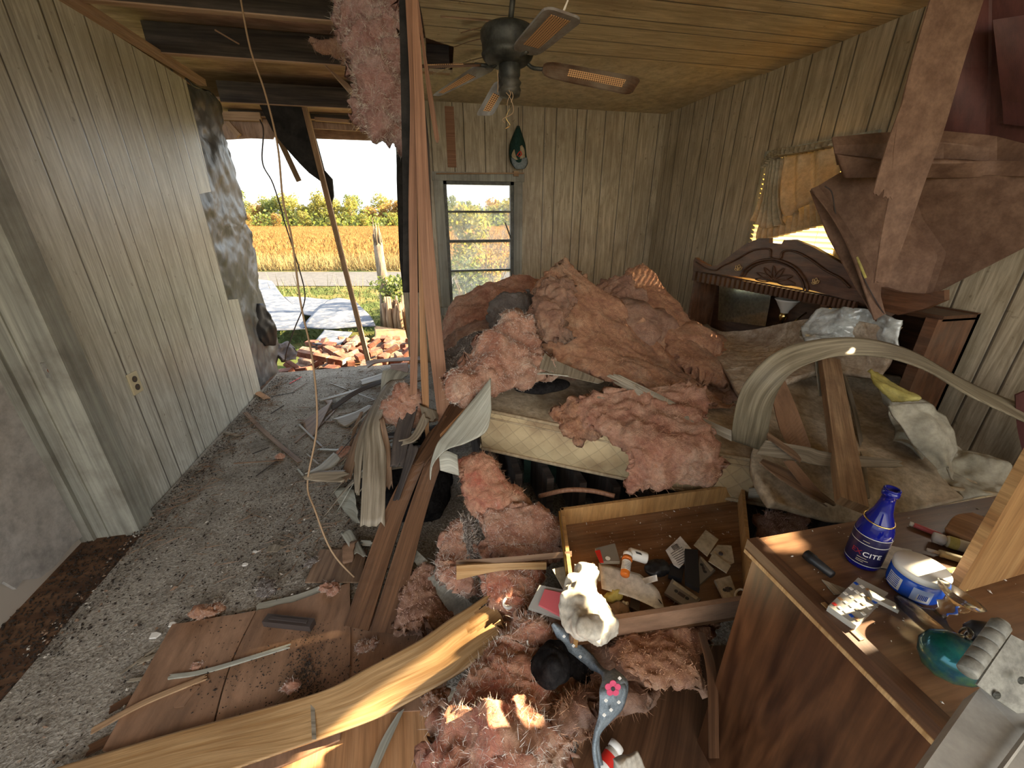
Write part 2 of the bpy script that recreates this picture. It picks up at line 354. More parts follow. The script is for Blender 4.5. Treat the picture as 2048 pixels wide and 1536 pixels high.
def insul(name, c1, c2, c3, dust=(.23, .17, .12), damt=.6):
    m, nt, N, L, b = nodes(name); tc = N.new('ShaderNodeTexCoord')
    n1 = N.new('ShaderNodeTexNoise'); n1.inputs['Scale'].default_value = 5; n1.inputs['Detail'].default_value = 9; n1.inputs['Roughness'].default_value = .68; n1.inputs['Distortion'].default_value = 1.0; L.new(tc.outputs['Object'], n1.inputs['Vector'])
    r = N.new('ShaderNodeValToRGB'); r.color_ramp.elements[0].position = .33; r.color_ramp.elements[1].position = .7; r.color_ramp.elements[0].color = rgb(c1); r.color_ramp.elements[1].color = rgb(c3)
    e = r.color_ramp.elements.new(.5); e.color = rgb(c2); L.new(n1.outputs[0], r.inputs[0])
    n2 = N.new('ShaderNodeTexNoise'); n2.inputs['Scale'].default_value = 3.1; n2.inputs['Detail'].default_value = 8; n2.inputs['Roughness'].default_value = .75; L.new(tc.outputs['Object'], n2.inputs['Vector'])
    r2 = N.new('ShaderNodeValToRGB'); r2.color_ramp.elements[0].position = .5; r2.color_ramp.elements[1].position = .66; r2.color_ramp.elements[0].color = (0, 0, 0, 1); r2.color_ramp.elements[1].color = (damt, damt, damt, 1); L.new(n2.outputs[0], r2.inputs[0])
    x = N.new('ShaderNodeMixRGB'); L.new(r2.outputs[0], x.inputs[0]); L.new(r.outputs[0], x.inputs[1]); x.inputs[2].default_value = rgb(dust)
    n4 = N.new('ShaderNodeTexNoise'); n4.inputs['Scale'].default_value = 15; n4.inputs['Detail'].default_value = 10; n4.inputs['Roughness'].default_value = .8; n4.inputs['Distortion'].default_value = 1.8; L.new(tc.outputs['Object'], n4.inputs['Vector'])
    r4 = N.new('ShaderNodeValToRGB'); r4.color_ramp.elements[0].position = .36; r4.color_ramp.elements[1].position = .56; r4.color_ramp.elements[0].color = (.50, .29, .19, 1); r4.color_ramp.elements[1].color = (1, 1, 1, 1); L.new(n4.outputs[0], r4.inputs[0])
    x4 = N.new('ShaderNodeMixRGB'); x4.blend_type = 'MULTIPLY'; x4.inputs[0].default_value = .8; L.new(x.outputs[0], x4.inputs[1]); L.new(r4.outputs[0], x4.inputs[2]); x = x4
    L.new(x.outputs[0], b.inputs['Base Color']); b.inputs['Roughness'].default_value = .95; b.inputs['Specular IOR Level'].default_value = .1; b.inputs['Sheen Weight'].default_value = .25; b.inputs['Sheen Roughness'].default_value = .6
    n3 = N.new('ShaderNodeTexNoise'); n3.inputs['Scale'].default_value = 42; n3.inputs['Detail'].default_value = 10; n3.inputs['Roughness'].default_value = .75; n3.inputs['Distortion'].default_value = 2.5; L.new(tc.outputs['Object'], n3.inputs['Vector'])
    bp = N.new('ShaderNodeBump'); bp.inputs['Strength'].default_value = 1.0; bp.inputs['Distance'].default_value = .016; L.new(n3.outputs[0], bp.inputs['Height']); L.new(bp.outputs[0], b.inputs['Normal'])
    return m
def glass(name, c=(1, 1, 1), dust=.25, tint=(.75, .8, .8)):
    """window glass under a film of dust"""
    m, nt, N, L, b = nodes(name); t = N.new('ShaderNodeBsdfTransparent'); t.inputs[0].default_value = rgb(c)
    b.inputs['Base Color'].default_value = rgb(tint); b.inputs['Roughness'].default_value = .25
    tl = N.new('ShaderNodeBsdfTranslucent'); tl.inputs[0].default_value = rgb(tint); a = N.new('ShaderNodeMixShader'); a.inputs[0].default_value = .5; L.new(b.outputs[0], a.inputs[1]); L.new(tl.outputs[0], a.inputs[2])
    tc = N.new('ShaderNodeTexCoord'); n = N.new('ShaderNodeTexNoise'); n.inputs['Scale'].default_value = 9; n.inputs['Detail'].default_value = 9; n.inputs['Roughness'].default_value = .75; L.new(tc.outputs['Object'], n.inputs['Vector'])
    r = N.new('ShaderNodeMapRange'); r.inputs[1].default_value = .4; r.inputs[2].default_value = .8; r.inputs[3].default_value = dust * .5; r.inputs[4].default_value = dust * 1.8; L.new(n.outputs[0], r.inputs[0])
    ms = N.new('ShaderNodeMixShader'); L.new(r.outputs[0], ms.inputs[0]); L.new(t.outputs[0], ms.inputs[1]); L.new(a.outputs[0], ms.inputs[2]); L.new(ms.outputs[0], N['Material Output'].inputs[0]); return m
def cglass(name, c, rough=.03, ior=1.45):
    return flat(name, c, rough=rough, Transmission_Weight=1.0, IOR=ior)

MT = {}
MT['wall_left'] = panel('panelling_left', 1, 2, (.52, .51, .44), (.78, .78, .70), off=.1, rough=.36, dirt=(.30, .25, .16), damt=.45)
MT['wall_back'] = panel('panelling_back', 0, 2, (.33, .27, .18), (.60, .52, .38), off=.0, dirt=(.22, .16, .10), damt=.6)
MT['wall_right'] = panel('panelling_right', 1, 2, (.35, .285, .195), (.60, .51, .375), off=.4, dirt=(.2, .16, .09), damt=.6)
MT['ceiling'] = panel('panelling_ceiling', 1, 0, (.44, .345, .20), (.74, .61, .40), off=.3, dirt=(.28, .18, .09), damt=.6)
MT['ceil_plain'] = gm('ceiling_plain', (.60, .50, .34), (.68, .59, .43), (3, 3, 3), 'Object', .8, dirt=(.3, .22, .13), damt=.4)
MT['panelface'] = gm('panel_face_grey', (.20, .165, .115), (.44, .38, .29), (62, 2.6, 1), dist=.25, rough=.5, dirt=(.16, .12, .08), damt=.5, bump=.1)
MT['panelpale'] = gm('panel_face_pale', (.36, .36, .30), (.58, .58, .50), (55, 2.4, 1), dist=.25, rough=.45, dirt=(.28, .24, .17), damt=.4)
MT['panelback'] = gm('panel_back_brown', (.17, .10, .06), (.36, .235, .15), (60, 2.5, 1), dist=.25, rough=.6, dirt=(.12, .08, .05), damt=.5)
MT['redbrown'] = gm('panel_back_redbrown', (.28, .135, .075), (.42, .22, .13), (75, 2, 1), dist=.2, rough=.6, dirt=(.2, .1, .06), damt=.35)
MT['orangewood'] = gm('board_orange', (.42, .21, .09), (.56, .31, .15), (28, 1.5, 1), rough=.55, dirt=(.3, .16, .08), damt=.3)
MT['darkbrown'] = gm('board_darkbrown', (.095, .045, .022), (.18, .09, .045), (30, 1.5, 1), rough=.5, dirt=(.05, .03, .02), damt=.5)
MT['archface'] = gm('panel_face_olive', (.17, .14, .09), (.36, .31, .215), (66, 2.6, 1), dist=.25, rough=.55, dirt=(.12, .09, .06), damt=.5)
MT['rustpanel'] = gm('panel_back_rust', (.165, .092, .060), (.255, .152, .102), (16, 16, 16), 'Object', dist=0, rough=.7, dirt=(.14, .075, .055), damt=.4, fine=.25)
MT['mahogany'] = gm('panel_mahogany', (.085, .028, .025), (.13, .045, .038), (5, 3, 1), rough=.55, dirt=(.14, .065, .05), damt=.3)
MT['hardboard'] = gm('hardboard', (.30, .17, .10), (.40, .24, .15), (6, 3, 1), rough=.6, dirt=(.19, .12, .08), damt=.5, bump=.05)
MT['plank'] = gm('plank_fresh', (.40, .225, .09), (.60, .385, .185), (56, 3, 1), dist=.4, rough=.5, dirt=(.28, .16, .08), damt=.4)
MT['lumber'] = gm('lumber', (.34, .20, .11), (.56, .37, .21), (40, 2.5, 1), rough=.7, dirt=(.12, .07, .04), damt=.6)
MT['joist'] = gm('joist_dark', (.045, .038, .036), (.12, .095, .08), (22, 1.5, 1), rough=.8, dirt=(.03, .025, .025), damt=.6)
MT['joistedge'] = gm('joist_edge', (.38, .24, .16), (.55, .38, .26), (22, 1.5, 1), rough=.8)
MT['deck'] = gm('roof_deck', (.30, .19, .14), (.46, .31, .24), (12, 3, 1), rough=.85, dirt=(.14, .08, .06), damt=.6)
MT['tar'] = gm('tar_paper', (.012, .011, .011), (.035, .032, .03), (8, 8, 1), rough=.8, bump=.4)
MT['foil'] = gm('foil_paper', (.045, .048, .052), (.115, .12, .128), (5, 3, 1), rough=.42, dirt=(.08, .07, .06), damt=.6, bump=.9, spec=.6, bd=.02)
MT['drywall'] = gm('drywall', (.52, .50, .48), (.62, .60, .58), (3, 3, 3), 'Object', .85, dirt=(.42, .36, .30), damt=.3, bump=.02)
MT['gypsum'] = flat('gypsum', (.55, .5, .44), .95)
MT['subfloor'] = gm('subfloor', (.11, .055, .03), (.24, .135, .075), (2.5, 14, 3), 'Object', .75, dirt=(.06, .04, .03), damt=.7, bump=.3)
MT['carpet'] = gm('carpet_pile', (.25, .22, .18), (.68, .64, .56), (95, 95, 95), 'Object', 1.0, dirt=(.10, .08, .06), damt=.7, dsc=2.6, bump=1.0, spec=.05, bd=.012, det=10, lo=.3, hi=.7)
MT['whiteptd'] = gm('white_paint', (.36, .35, .32), (.46, .45, .42), (3, 3, 3), 'Object', .5, dirt=(.35, .3, .25), damt=.35, bump=.03)
MT['greyptd'] = gm('grey_paint', (.30, .30, .26), (.42, .42, .36), (14, 14, .8), 'Object', rough=.5, dirt=(.12, .1, .08), damt=.6)
MT['pink'] = insul('insulation_pink', (.56, .20, .11), (.80, .43, .28), (.92, .68, .50), damt=.4)
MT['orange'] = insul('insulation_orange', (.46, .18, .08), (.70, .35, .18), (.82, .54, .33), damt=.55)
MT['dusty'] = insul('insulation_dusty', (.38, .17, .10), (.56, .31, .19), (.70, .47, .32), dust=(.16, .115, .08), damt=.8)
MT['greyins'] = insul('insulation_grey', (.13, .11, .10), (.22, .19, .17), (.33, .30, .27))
MT['hotpink'] = insul('insulation_red', (.70, .14, .07), (.86, .42, .25), (.94, .68, .46), damt=.3)
MT['fib_pink'] = flat('fibre_pink', (.85, .58, .48), .9)
MT['fib_pale'] = flat('fibre_pale', (.85, .78, .70), .9)
MT['fib_or'] = flat('fibre_orange', (.72, .42, .26), .9)
MT['fib_grey'] = flat('fibre_grey', (.3, .27, .24), .9)
MT['felt'] = gm('black_felt', (.014, .013, .014), (.03, .028, .028), (40, 40, 40), 'Object', 1.0, spec=.05)
MT['black'] = flat('black_plastic', (.012, .012, .014), .45)
MT['iron'] = gm('dark_bronze', (.03, .033, .03), (.08, .08, .07), (12, 12, 12), 'Object', .5, dirt=(.16, .14, .11), damt=.5, metal=.3)
MT['brass'] = flat('brass', (.75, .55, .22), .25, 1)
MT['steel'] = gm('painted_steel', (.22, .22, .20), (.32, .32, .29), (30, 30, 30), 'Object', .5, dirt=(.12, .11, .1), damt=.5, bump=.1)
MT['glassfrost'] = flat('frosted_glass', (.7, .66, .6), .45, Transmission_Weight=.3)
MT['pane'] = glass('window_glass')
MT['mirror'] = gm('mirror_glass', (.55, .57, .58), (.66, .68, .69), (9, 9, 9), 'Object', .10, dirt=(.5, .46, .42), damt=.5, metal=1, bump=0)
MT['headwood'] = gm('headboard_wood', (.085, .036, .018), (.19, .085, .043), (5, 28, 1), rough=.34, dirt=(.17, .13, .1), damt=.4, spec=.5)
MT['headwooddark'] = gm('headboard_carving', (.065, .028, .014), (.13, .06, .03), (5, 28, 1), rough=.4, spec=.5)  # darker wood tone for carving, mouldings and carcass
MT['gold'] = flat('gilt', (.75, .52, .25), .4, .6)
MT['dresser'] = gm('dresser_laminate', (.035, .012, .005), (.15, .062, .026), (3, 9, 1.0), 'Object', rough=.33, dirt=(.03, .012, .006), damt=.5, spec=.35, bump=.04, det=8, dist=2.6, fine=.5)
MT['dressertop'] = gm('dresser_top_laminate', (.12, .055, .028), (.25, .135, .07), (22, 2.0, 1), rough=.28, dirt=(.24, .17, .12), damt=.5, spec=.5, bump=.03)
MT['honey'] = gm('honey_board', (.27, .135, .05), (.42, .25, .105), (3, 30, 1), rough=.5, dirt=(.2, .1, .04), damt=.4)
MT['drawerwood'] = gm('drawer_side', (.46, .245, .085), (.62, .37, .15), (3, 14, 1), rough=.5, dirt=(.3, .17, .08), damt=.3)
MT['drawerbase'] = gm('drawer_bottom', (.20, .095, .042), (.33, .175, .085), (26, 2, 1), rough=.5, dirt=(.42, .34, .26), damt=.3)
MT['sheetcloth'] = gm('bed_sheet', (.40, .37, .28), (.54, .51, .42), (5, 5, 5), 'Object', .9, dirt=(.28, .23, .16), damt=.5, bump=.25)
MT['yellowcloth'] = gm('yellow_cloth', (.60, .50, .12), (.72, .64, .24), (5, 5, 5), 'Object', .9)
MT['plasticfilm'] = gm('clear_film', (.42, .44, .42), (.62, .64, .62), (6, 6, 6), 'Object', .15, bump=.5, bd=.01, spec=.7)
MT['quilt'] = gm('mattress_top', (.48, .38, .25), (.72, .60, .44), (10, 10, 10), 'Object', .9, dirt=(.20, .14, .09), damt=.7, bump=.6, bd=.012)
def lattice(name, c1, c2, dirt):
    m, nt, N, L, b = nodes(name); tc = N.new('ShaderNodeTexCoord'); sp = N.new('ShaderNodeSeparateXYZ'); L.new(tc.outputs['UV'], sp.inputs[0])
    hs = []
    for sg in (1, -1):
        a = N.new('ShaderNodeMath'); a.operation = 'MULTIPLY'; a.inputs[1].default_value = sg; L.new(sp.outputs[1], a.inputs[0])
        c = N.new('ShaderNodeMath'); c.operation = 'ADD'; L.new(sp.outputs[0], c.inputs[0]); L.new(a.outputs[0], c.inputs[1])
        d = N.new('ShaderNodeMath'); d.operation = 'MULTIPLY'; d.inputs[1].default_value = 38; L.new(c.outputs[0], d.inputs[0])
        e = N.new('ShaderNodeMath'); e.operation = 'SINE'; L.new(d.outputs[0], e.inputs[0]); f = N.new('ShaderNodeMath'); f.operation = 'ABSOLUTE'; L.new(e.outputs[0], f.inputs[0]); hs.append(f)
    mn = N.new('ShaderNodeMath'); mn.operation = 'MINIMUM'; L.new(hs[0].outputs[0], mn.inputs[0]); L.new(hs[1].outputs[0], mn.inputs[1])
    n2 = N.new('ShaderNodeTexNoise'); n2.inputs['Scale'].default_value = 4; n2.inputs['Detail'].default_value = 8; L.new(tc.outputs['Object'], n2.inputs['Vector'])
    r2 = N.new('ShaderNodeValToRGB'); r2.color_ramp.elements[0].position = .42; r2.color_ramp.elements[1].position = .68; r2.color_ramp.elements[0].color = rgb(c1); r2.color_ramp.elements[1].color = rgb(dirt); L.new(n2.outputs[0], r2.inputs[0])
    r1 = N.new('ShaderNodeValToRGB'); r1.color_ramp.elements[0].position = .0; r1.color_ramp.elements[1].position = .16; r1.color_ramp.elements[0].color = (.55, .55, .55, 1); r1.color_ramp.elements[1].color = (1, 1, 1, 1); L.new(mn.outputs[0], r1.inputs[0])
    x = N.new('ShaderNodeMixRGB'); x.blend_type = 'MULTIPLY'; x.inputs[0].default_value = .6; L.new(r2.outputs[0], x.inputs[1]); L.new(r1.outputs[0], x.inputs[2]); L.new(x.outputs[0], b.inputs['Base Color'])
    b.inputs['Roughness'].default_value = .7
    bp = N.new('ShaderNodeBump'); bp.inputs['Strength'].default_value = .5; bp.inputs['Distance'].default_value = .004; L.new(mn.outputs[0], bp.inputs['Height']); L.new(bp.outputs[0], b.inputs['Normal']); return m
MT['ticking'] = lattice('mattress_ticking', (.58, .46, .27), (.5, .46, .38), (.26, .17, .09))
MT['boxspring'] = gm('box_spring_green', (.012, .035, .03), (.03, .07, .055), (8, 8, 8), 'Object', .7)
MT['cloth_white'] = gm('white_cloth', (.58, .52, .42), (.76, .72, .62), (8, 8, 8), 'Object', .9, bump=.3, bd=.01)
MT['denim'] = gm('denim', (.20, .25, .29), (.34, .40, .44), (60, 60, 60), 'Object', .9)
MT['valance'] = gm('valance_fabric', (.56, .47, .31), (.70, .62, .45), (8, 8, 8), 'Object', .9, trans=(.16, (.9, .70, .42)))
MT['blind'] = gm('blind_slats', (.72, .62, .36), (.8, .7, .45), (8, 8, 8), 'Object', .6, trans=(.6, (1.0, .82, .42)), bump=0)
MT['wire'] = flat('wire_tan', (.40, .27, .16), .6)
MT['wiredark'] = flat('wire_dark', (.06, .045, .04), .6)
MT['paper'] = gm('paper', (.70, .66, .60), (.82, .79, .74), (8, 8, 8), 'Object', .8, bump=.1)
MT['cardboard'] = gm('card_tan', (.46, .38, .25), (.58, .50, .36), (8, 8, 8), 'Object', .85)
MT['ink'] = flat('ink_black', (.03, .03, .03), .6)
MT['white'] = flat('white_plastic', (.82, .80, .74), .35)
MT['ivory'] = flat('ivory_plastic', (.66, .58, .38), .4)
MT['orangepl'] = flat('amber_plastic', (.85, .22, .03), .2, Transmission_Weight=.35)
MT['greyclear'] = flat('smoke_plastic', (.30, .27, .22), .25, Transmission_Weight=.25)
MT['red'] = flat('red_plastic', (.65, .03, .02), .4)
MT['pinkpl'] = flat('pink_card', (.62, .13, .14), .3)
MT['bluepl'] = flat('blue_plastic', (.012, .07, .42), .2)
MT['cobalt'] = flat('cobalt_glass', (.008, .014, .30), .04, Transmission_Weight=.5, IOR=1.45)
MT['labelnavy'] = flat('navy_label', (.012, .010, .045), .35)
MT['clear'] = cglass('clear_glass', (.97, .90, .70), .14, 1.22)
MT['clearpl'] = flat('clear_plastic', (.9, .88, .8), .15, Transmission_Weight=.6)
MT['greenglass'] = gm('iridescent_green', (.01, .16, .12), (.04, .05, .16), (9, 9, 9), 'Object', .12, dirt=(.12, .22, .04), damt=.8, dsc=12, metal=.4, bump=.1)
MT['cane'] = None
def cane():
    m, nt, N, L, b = nodes('woven_cane'); tc = N.new('ShaderNodeTexCoord'); v = N.new('ShaderNodeTexVoronoi'); v.inputs['Scale'].default_value = 95; v.inputs['Randomness'].default_value = 0.0
    L.new(tc.outputs['UV'], v.inputs['Vector']); r = N.new('ShaderNodeValToRGB'); r.color_ramp.elements[0].position = .28; r.color_ramp.elements[1].position = .38
    r.color_ramp.elements[0].color = (.07, .03, .015, 1); r.color_ramp.elements[1].color = (.68, .40, .19, 1); L.new(v.outputs['Distance'], r.inputs[0]); L.new(r.outputs[0], b.inputs['Base Color']); b.inputs['Roughness'].default_value = .6; return m
MT['cane'] = cane()
MT['bladedark'] = gm('blade_brown', (.07, .035, .02), (.13, .07, .04), (20, 2, 1), rough=.5, dirt=(.3, .25, .19), damt=.5)
MT['bladegrey'] = gm('blade_dusty', (.25, .24, .23), (.42, .42, .42), (6, 3, 1), rough=.7, dirt=(.14, .08, .05), damt=.7)
MT['brick'] = gm('brick', (.125, .038, .022), (.21, .08, .046), (12, 12, 12), 'Object', .9, dirt=(.20, .155, .115), damt=.5, dsc=14)
MT['brickdark'] = gm('brick_brown', (.10, .06, .045), (.2, .12, .09), (12, 12, 12), 'Object', .9, dirt=(.35, .28, .2), damt=.5, dsc=14)
MT['mortar'] = gm('mortar', (.22, .195, .16), (.32, .29, .24), (20, 20, 20), 'Object', .95)
MT['ply_tan'] = gm('plywood_sunlit', (.17, .092, .036), (.235, .14, .065), (6, 2, 1), rough=.8, dirt=(.25, .16, .09), damt=.6)
MT['metalwhite'] = gm('white_sheet_metal', (.062, .074, .10), (.10, .112, .14), (4, 4, 4), 'Object', .6, dirt=(.3, .27, .24), damt=.5, dsc=5, spec=.1)
MT['grass'] = gm('grass_ground', (.035, .05, .012), (.075, .085, .025), (2.4, 2.4, 2.4), 'Object', 1.0, dirt=(.22, .15, .06), damt=.7, dsc=.7, bump=.5, spec=.05)
MT['field'] = gm('field_crop', (.115, .056, .013), (.18, .098, .028), (.8, 1.6, 1), 'Object', 1.0, dirt=(.15, .095, .033), damt=.6, dsc=.03, bump=.5, spec=.02, det=12)
MT['stalk'] = flat('dry_stalk', (.17, .098, .028), .9)
MT['stalk2'] = flat('dry_grass_blades', (.21, .15, .058), .9)
MT['greenblade'] = flat('green_blades', (.06, .085, .02), .9)
MT['road'] = gm('road_asphalt', (.075, .074, .073), (.105, .102, .10), (5, 5, 5), 'Object', .9, spec=.1)
MT['leafy'] = gm('leaves_yellowgreen', (.15, .155, .05), (.30, .27, .10), (.12, .12, .12), 'Object', .8, bump=0, spec=.1, trans=(.35, (.4, .36, .06)))
MT['leafg'] = gm('leaves_green', (.08, .11, .045), (.19, .21, .085), (.12, .12, .12), 'Object', .8, bump=0, spec=.1, trans=(.35, (.22, .27, .05)))
MT['leafo'] = gm('leaves_orange', (.22, .16, .06), (.32, .24, .10), (.2, .2, .2), 'Object', .8, bump=0, spec=.1, trans=(.35, (.5, .26, .06)))
MT['bark'] = gm('bark', (.10, .07, .045), (.24, .18, .12), (20, 4, 4), 'Object', .9, bump=.8, bd=.02)
MT['splitwood'] = gm('split_wood', (.17, .10, .055), (.30, .20, .12), (40, 3, 3), 'Object', .9)
MT['rubble'] = gm('rubble', (.12, .07, .045), (.22, .145, .10), (9, 9, 9), 'Object', 1.0, bump=1, bd=.03)
MT['dirtdark'] = flat('crumbs_dark', (.035, .026, .02), 1)
MT['crumbwhite'] = flat('crumbs_white', (.5, .46, .4), 1)

# ============================================================ THE SETTING
def struct(o, label=None, cat=None):
    o['kind'] = 'structure'
    if label: o['label'] = label
    if cat: o['category'] = cat
    return o
XL, XR, YB, ZC = -1.6, 2.55, 4.4, 2.48
rnd = random.Random(11)
m = M(); m.box(-3.0, -2.6, -.14, 2.62, 4.34, 0)
struct(m.build('floor', MT['subfloor'], origin=False), 'bare brown subfloor boards beside the torn carpet edge', 'floor')

# left wall
cp = [(P(u, v, x=XL).y, P(u, v, x=XL).z) for u, v in [(519, 771), (497, 680), (476, 598), (456, 600), (430, 500), (399, 388), (423, 383), (398, 270), (372, 161)]]
cp[0] = (cp[0][0], 0.0)
m = wall_poly([(2.02, 0)] + cp + [(2.02, 2.5)], [], 0, XL, -.03)
struct(m.build('wall_left', MT['wall_left'], origin=False), 'pale grey-green grooved panelling on the left wall, torn off at the far end', 'wall')
# doorway jamb, casing and strike plate at the near end of the left wall
m = M(); m.box(-1.80, 1.985, 0, -1.535, 2.09, 2.3)
jb = struct(m.build('door_1', MT['greyptd'], origin=False), 'grey-green wooden door jamb with rust-stained strike plate', 'door jamb')
m = M(); m.box(-1.80, 1.965, 0.0, -1.735, 1.986, 2.3); m.box(-1.60, 1.972, 0.0, -1.535, 1.986, 2.3); m.box(-1.685, 1.977, 0.0, -1.675, 1.986, 2.3)
m.build('casing', MT['greyptd'], jb)
sp = P(104, 740, y=1.984)
m = M(); m.box(sp.x - .028, 1.98, sp.z - .035, sp.x + .028, 1.984, sp.z + .035); m.lathe((sp.x, 1.98, sp.z), [(0, 0), (.012, 0), (.012, .004), (0, .004)], 14, (0, -1, 0), 1)
m.build('strike_plate', [MT['steel'], flat('rust', (.16, .06, .03), .9)], jb)
# white wall of the closet left of the jamb, broken along its foot
foot = [(2.0, .03), (1.9, .045), (1.78, .03), (1.70, .045), (1.64, .10), (1.60, .09), (1.575, .16), (1.52, .155), (1.49, .21), (1.455, .20), (1.43, .17), (1.40, .05), (1.33, .03), (1.2, .04), (1.0, .05), (.2, .05)]
m = M(); pts = [V((-1.775 + (2.0 - y) * .07, y, z)) for y, z in foot] + [V((-1.65, .2, 2.4)), V((-1.775, 2.0, 2.4))]
m.poly(pts, (-1, -.07, 0), .013)
struct(m.build('wall_closet', MT['drywall'], origin=False), 'white drywall beside the door jamb, broken along its foot', 'wall')
m = M(); m.poly([V((-1.792 + (2.0 - y) * .07, y, z)) for y, z in [(2.0, .0), (1.2, 0), (1.2, .4), (2.0, .4)]], (-1, -.07, 0), .02)
struct(m.build('wall_closet_core', MT['gypsum'], origin=False))
# ceiling-height wooden batten on top of the left wall
m = M(); m.bar((XL + .025, 1.6, ZC + .005), (XL + .025, 4.2, ZC + .005), .05, .045); m.bar((XL - .045, 1.6, ZC + .01), (XL - .045, 4.2, ZC + .01), .05, .09)
struct(m.build('trim_1', MT['joistedge'], origin=False), 'pale raw wooden batten along the top of the left wall', 'trim')

# foil-faced sheathing left standing at the left end of the back wall
rem = [(375, 165), (440, 205), (448, 262), (466, 330), (490, 422), (493, 445), (505, 470), (512, 540), (524, 600), (545, 640), (554, 700), (556, 752), (515, 775), (380, 720), (330, 400), (330, 165)]
ctrl = []
rp_ = resample([P(a, b, x=-1.625) for a, b in rem[:12]], 13)
for t in range(13):
    right = rp_[t]; left = V((-1.66, 3.55, 2.55 * (1 - t / 12)))
    ctrl.append([left, left.lerp(right, .5) + V((.008 * (t % 2), 0, 0)), right])
o = sheet('foil_sheathing', ctrl, MT['foil'], th=.012, nu=80, nv=110, amp=.014, sc=5, fray=.015, seed=4, smooth=True, ridge=.008, fine=.002)
tag(o, 'crumpled grey foil-faced sheathing standing at the left edge of the wall hole', 'sheathing')

# back wall with torn left edge and window
torn = [(790, 215), (792, 300), (797, 330), (793, 360), (799, 420), (797, 470), (803, 520), (806, 585), (812, 640), (820, 740)]
to = [(P(u, v, y=YB).x, P(u, v, y=YB).z) for u, v in torn]
wl_, wr_, wt_, wb_ = .245, .955, 1.845, .62
m = wall_poly([(to[-1][0], -.1), (XR, -.1), (XR, 2.5), (to[0][0], 2.5)] + to[:-1], [[(wl_, wb_), (wr_, wb_), (wr_, wt_), (wl_, wt_)]], 1, YB, .03)
struct(m.build('wall_back', MT['wall_back'], origin=False), 'brown grooved panelling around the small back window', 'wall')
tp = []
for i, (u, v) in enumerate(torn[:8]):
    a = P(u - 4 + (i % 2) * 4, v, y=4.37); tp.append(a)
m = M(); m.poly(tp + [P(846, 585, y=4.37), P(838, 215, y=4.37)], (0, 1, 0), .02)
tag(m.build('tar_paper_strip', MT['tar']), 'torn black tar paper along the right edge of the wall hole', 'tar paper')
# missing strip of panelling left of the cap: brown backing
m = M(); a, b = P(889, 212, y=YB - .004), P(913, 335, y=YB - .004); m.frame((a.x, YB - .006, b.z), (b.x - a.x, 0, 0), (0, .005, 0), (0, a.z - b.z, 0) if 0 else (0, 0, a.z - b.z))
tag(m.build('panel_patch', MT['redbrown']), 'red-brown bare strip in the panelling above the back window', 'panel')
# window 1
w1 = struct(bpy.data.objects.new('window_1', None), 'narrow back window with four stacked dusty panes', 'window'); COL.objects.link(w1); w1.location = (.6, YB, wb_)
m = M()
for x0, x1 in ((wl_ - .09, wl_ + .002), (wr_ - .002, wr_ + .085)): m.box(x0, YB - .022, wb_ - .08, x1, YB + .0, wt_ + .05)
m.box(wl_ - .1, YB - .035, wt_ + .0, wr_ + .1, YB, wt_ + .075); m.box(wl_ - .1, YB - .07, wb_ - .08, wr_ + .1, YB + .02, wb_)
m.build('window_frame', MT['greyptd'], w1)
m = M(); fw = .035
m.box(wl_, YB + .0, wb_, wl_ + fw, YB + .06, wt_); m.box(wr_ - fw, YB + .0, wb_, wr_, YB + .06, wt_); m.box(wl_, YB, wt_ - .03, wr_, YB + .06, wt_)
bars = [P(950, 423, y=YB).z, P(950, 482, y=YB).z, P(950, 541, y=YB).z]
for i, z in enumerate(bars): m.box(wl_, YB + .012, z - (.012 if i != 1 else .016), wr_, YB + .05, z + (.008 if i != 1 else .012))
m.box(wl_, YB, wb_, wr_, YB + .06, wb_ + .03)
m.build('window_sash', gm('sash_grey', (.10, .11, .10), (.20, .2, .18), (9, 9, 9), 'Object', .6), w1)
m = M(); m.box(wl_ + .01, YB + .014, wb_ + .01, wr_ - .01, YB + .018, wt_ - .01); m.build('pane', MT['pane'], w1)
m = M(); a = P(1010, 445, y=YB - .03); b = P(1022, 477, y=YB - .03); m.bar(a, b, .012, .012, (0, 1, 0)); m.build('window_crank', MT['iron'], w1)
m = M(); m.bar((wl_ - .06, YB - .05, wt_ + .055), (wr_ + .09, YB - .05, wt_ + .075), .012, .018, (0, 1, 0))
a = P(1033, 348, y=YB - .05); m.box(a.x - .03, YB - .06, a.z - .02, a.x + .02, YB - .03, a.z + .025)
m.build('roller_bracket', MT['lumber'], w1)

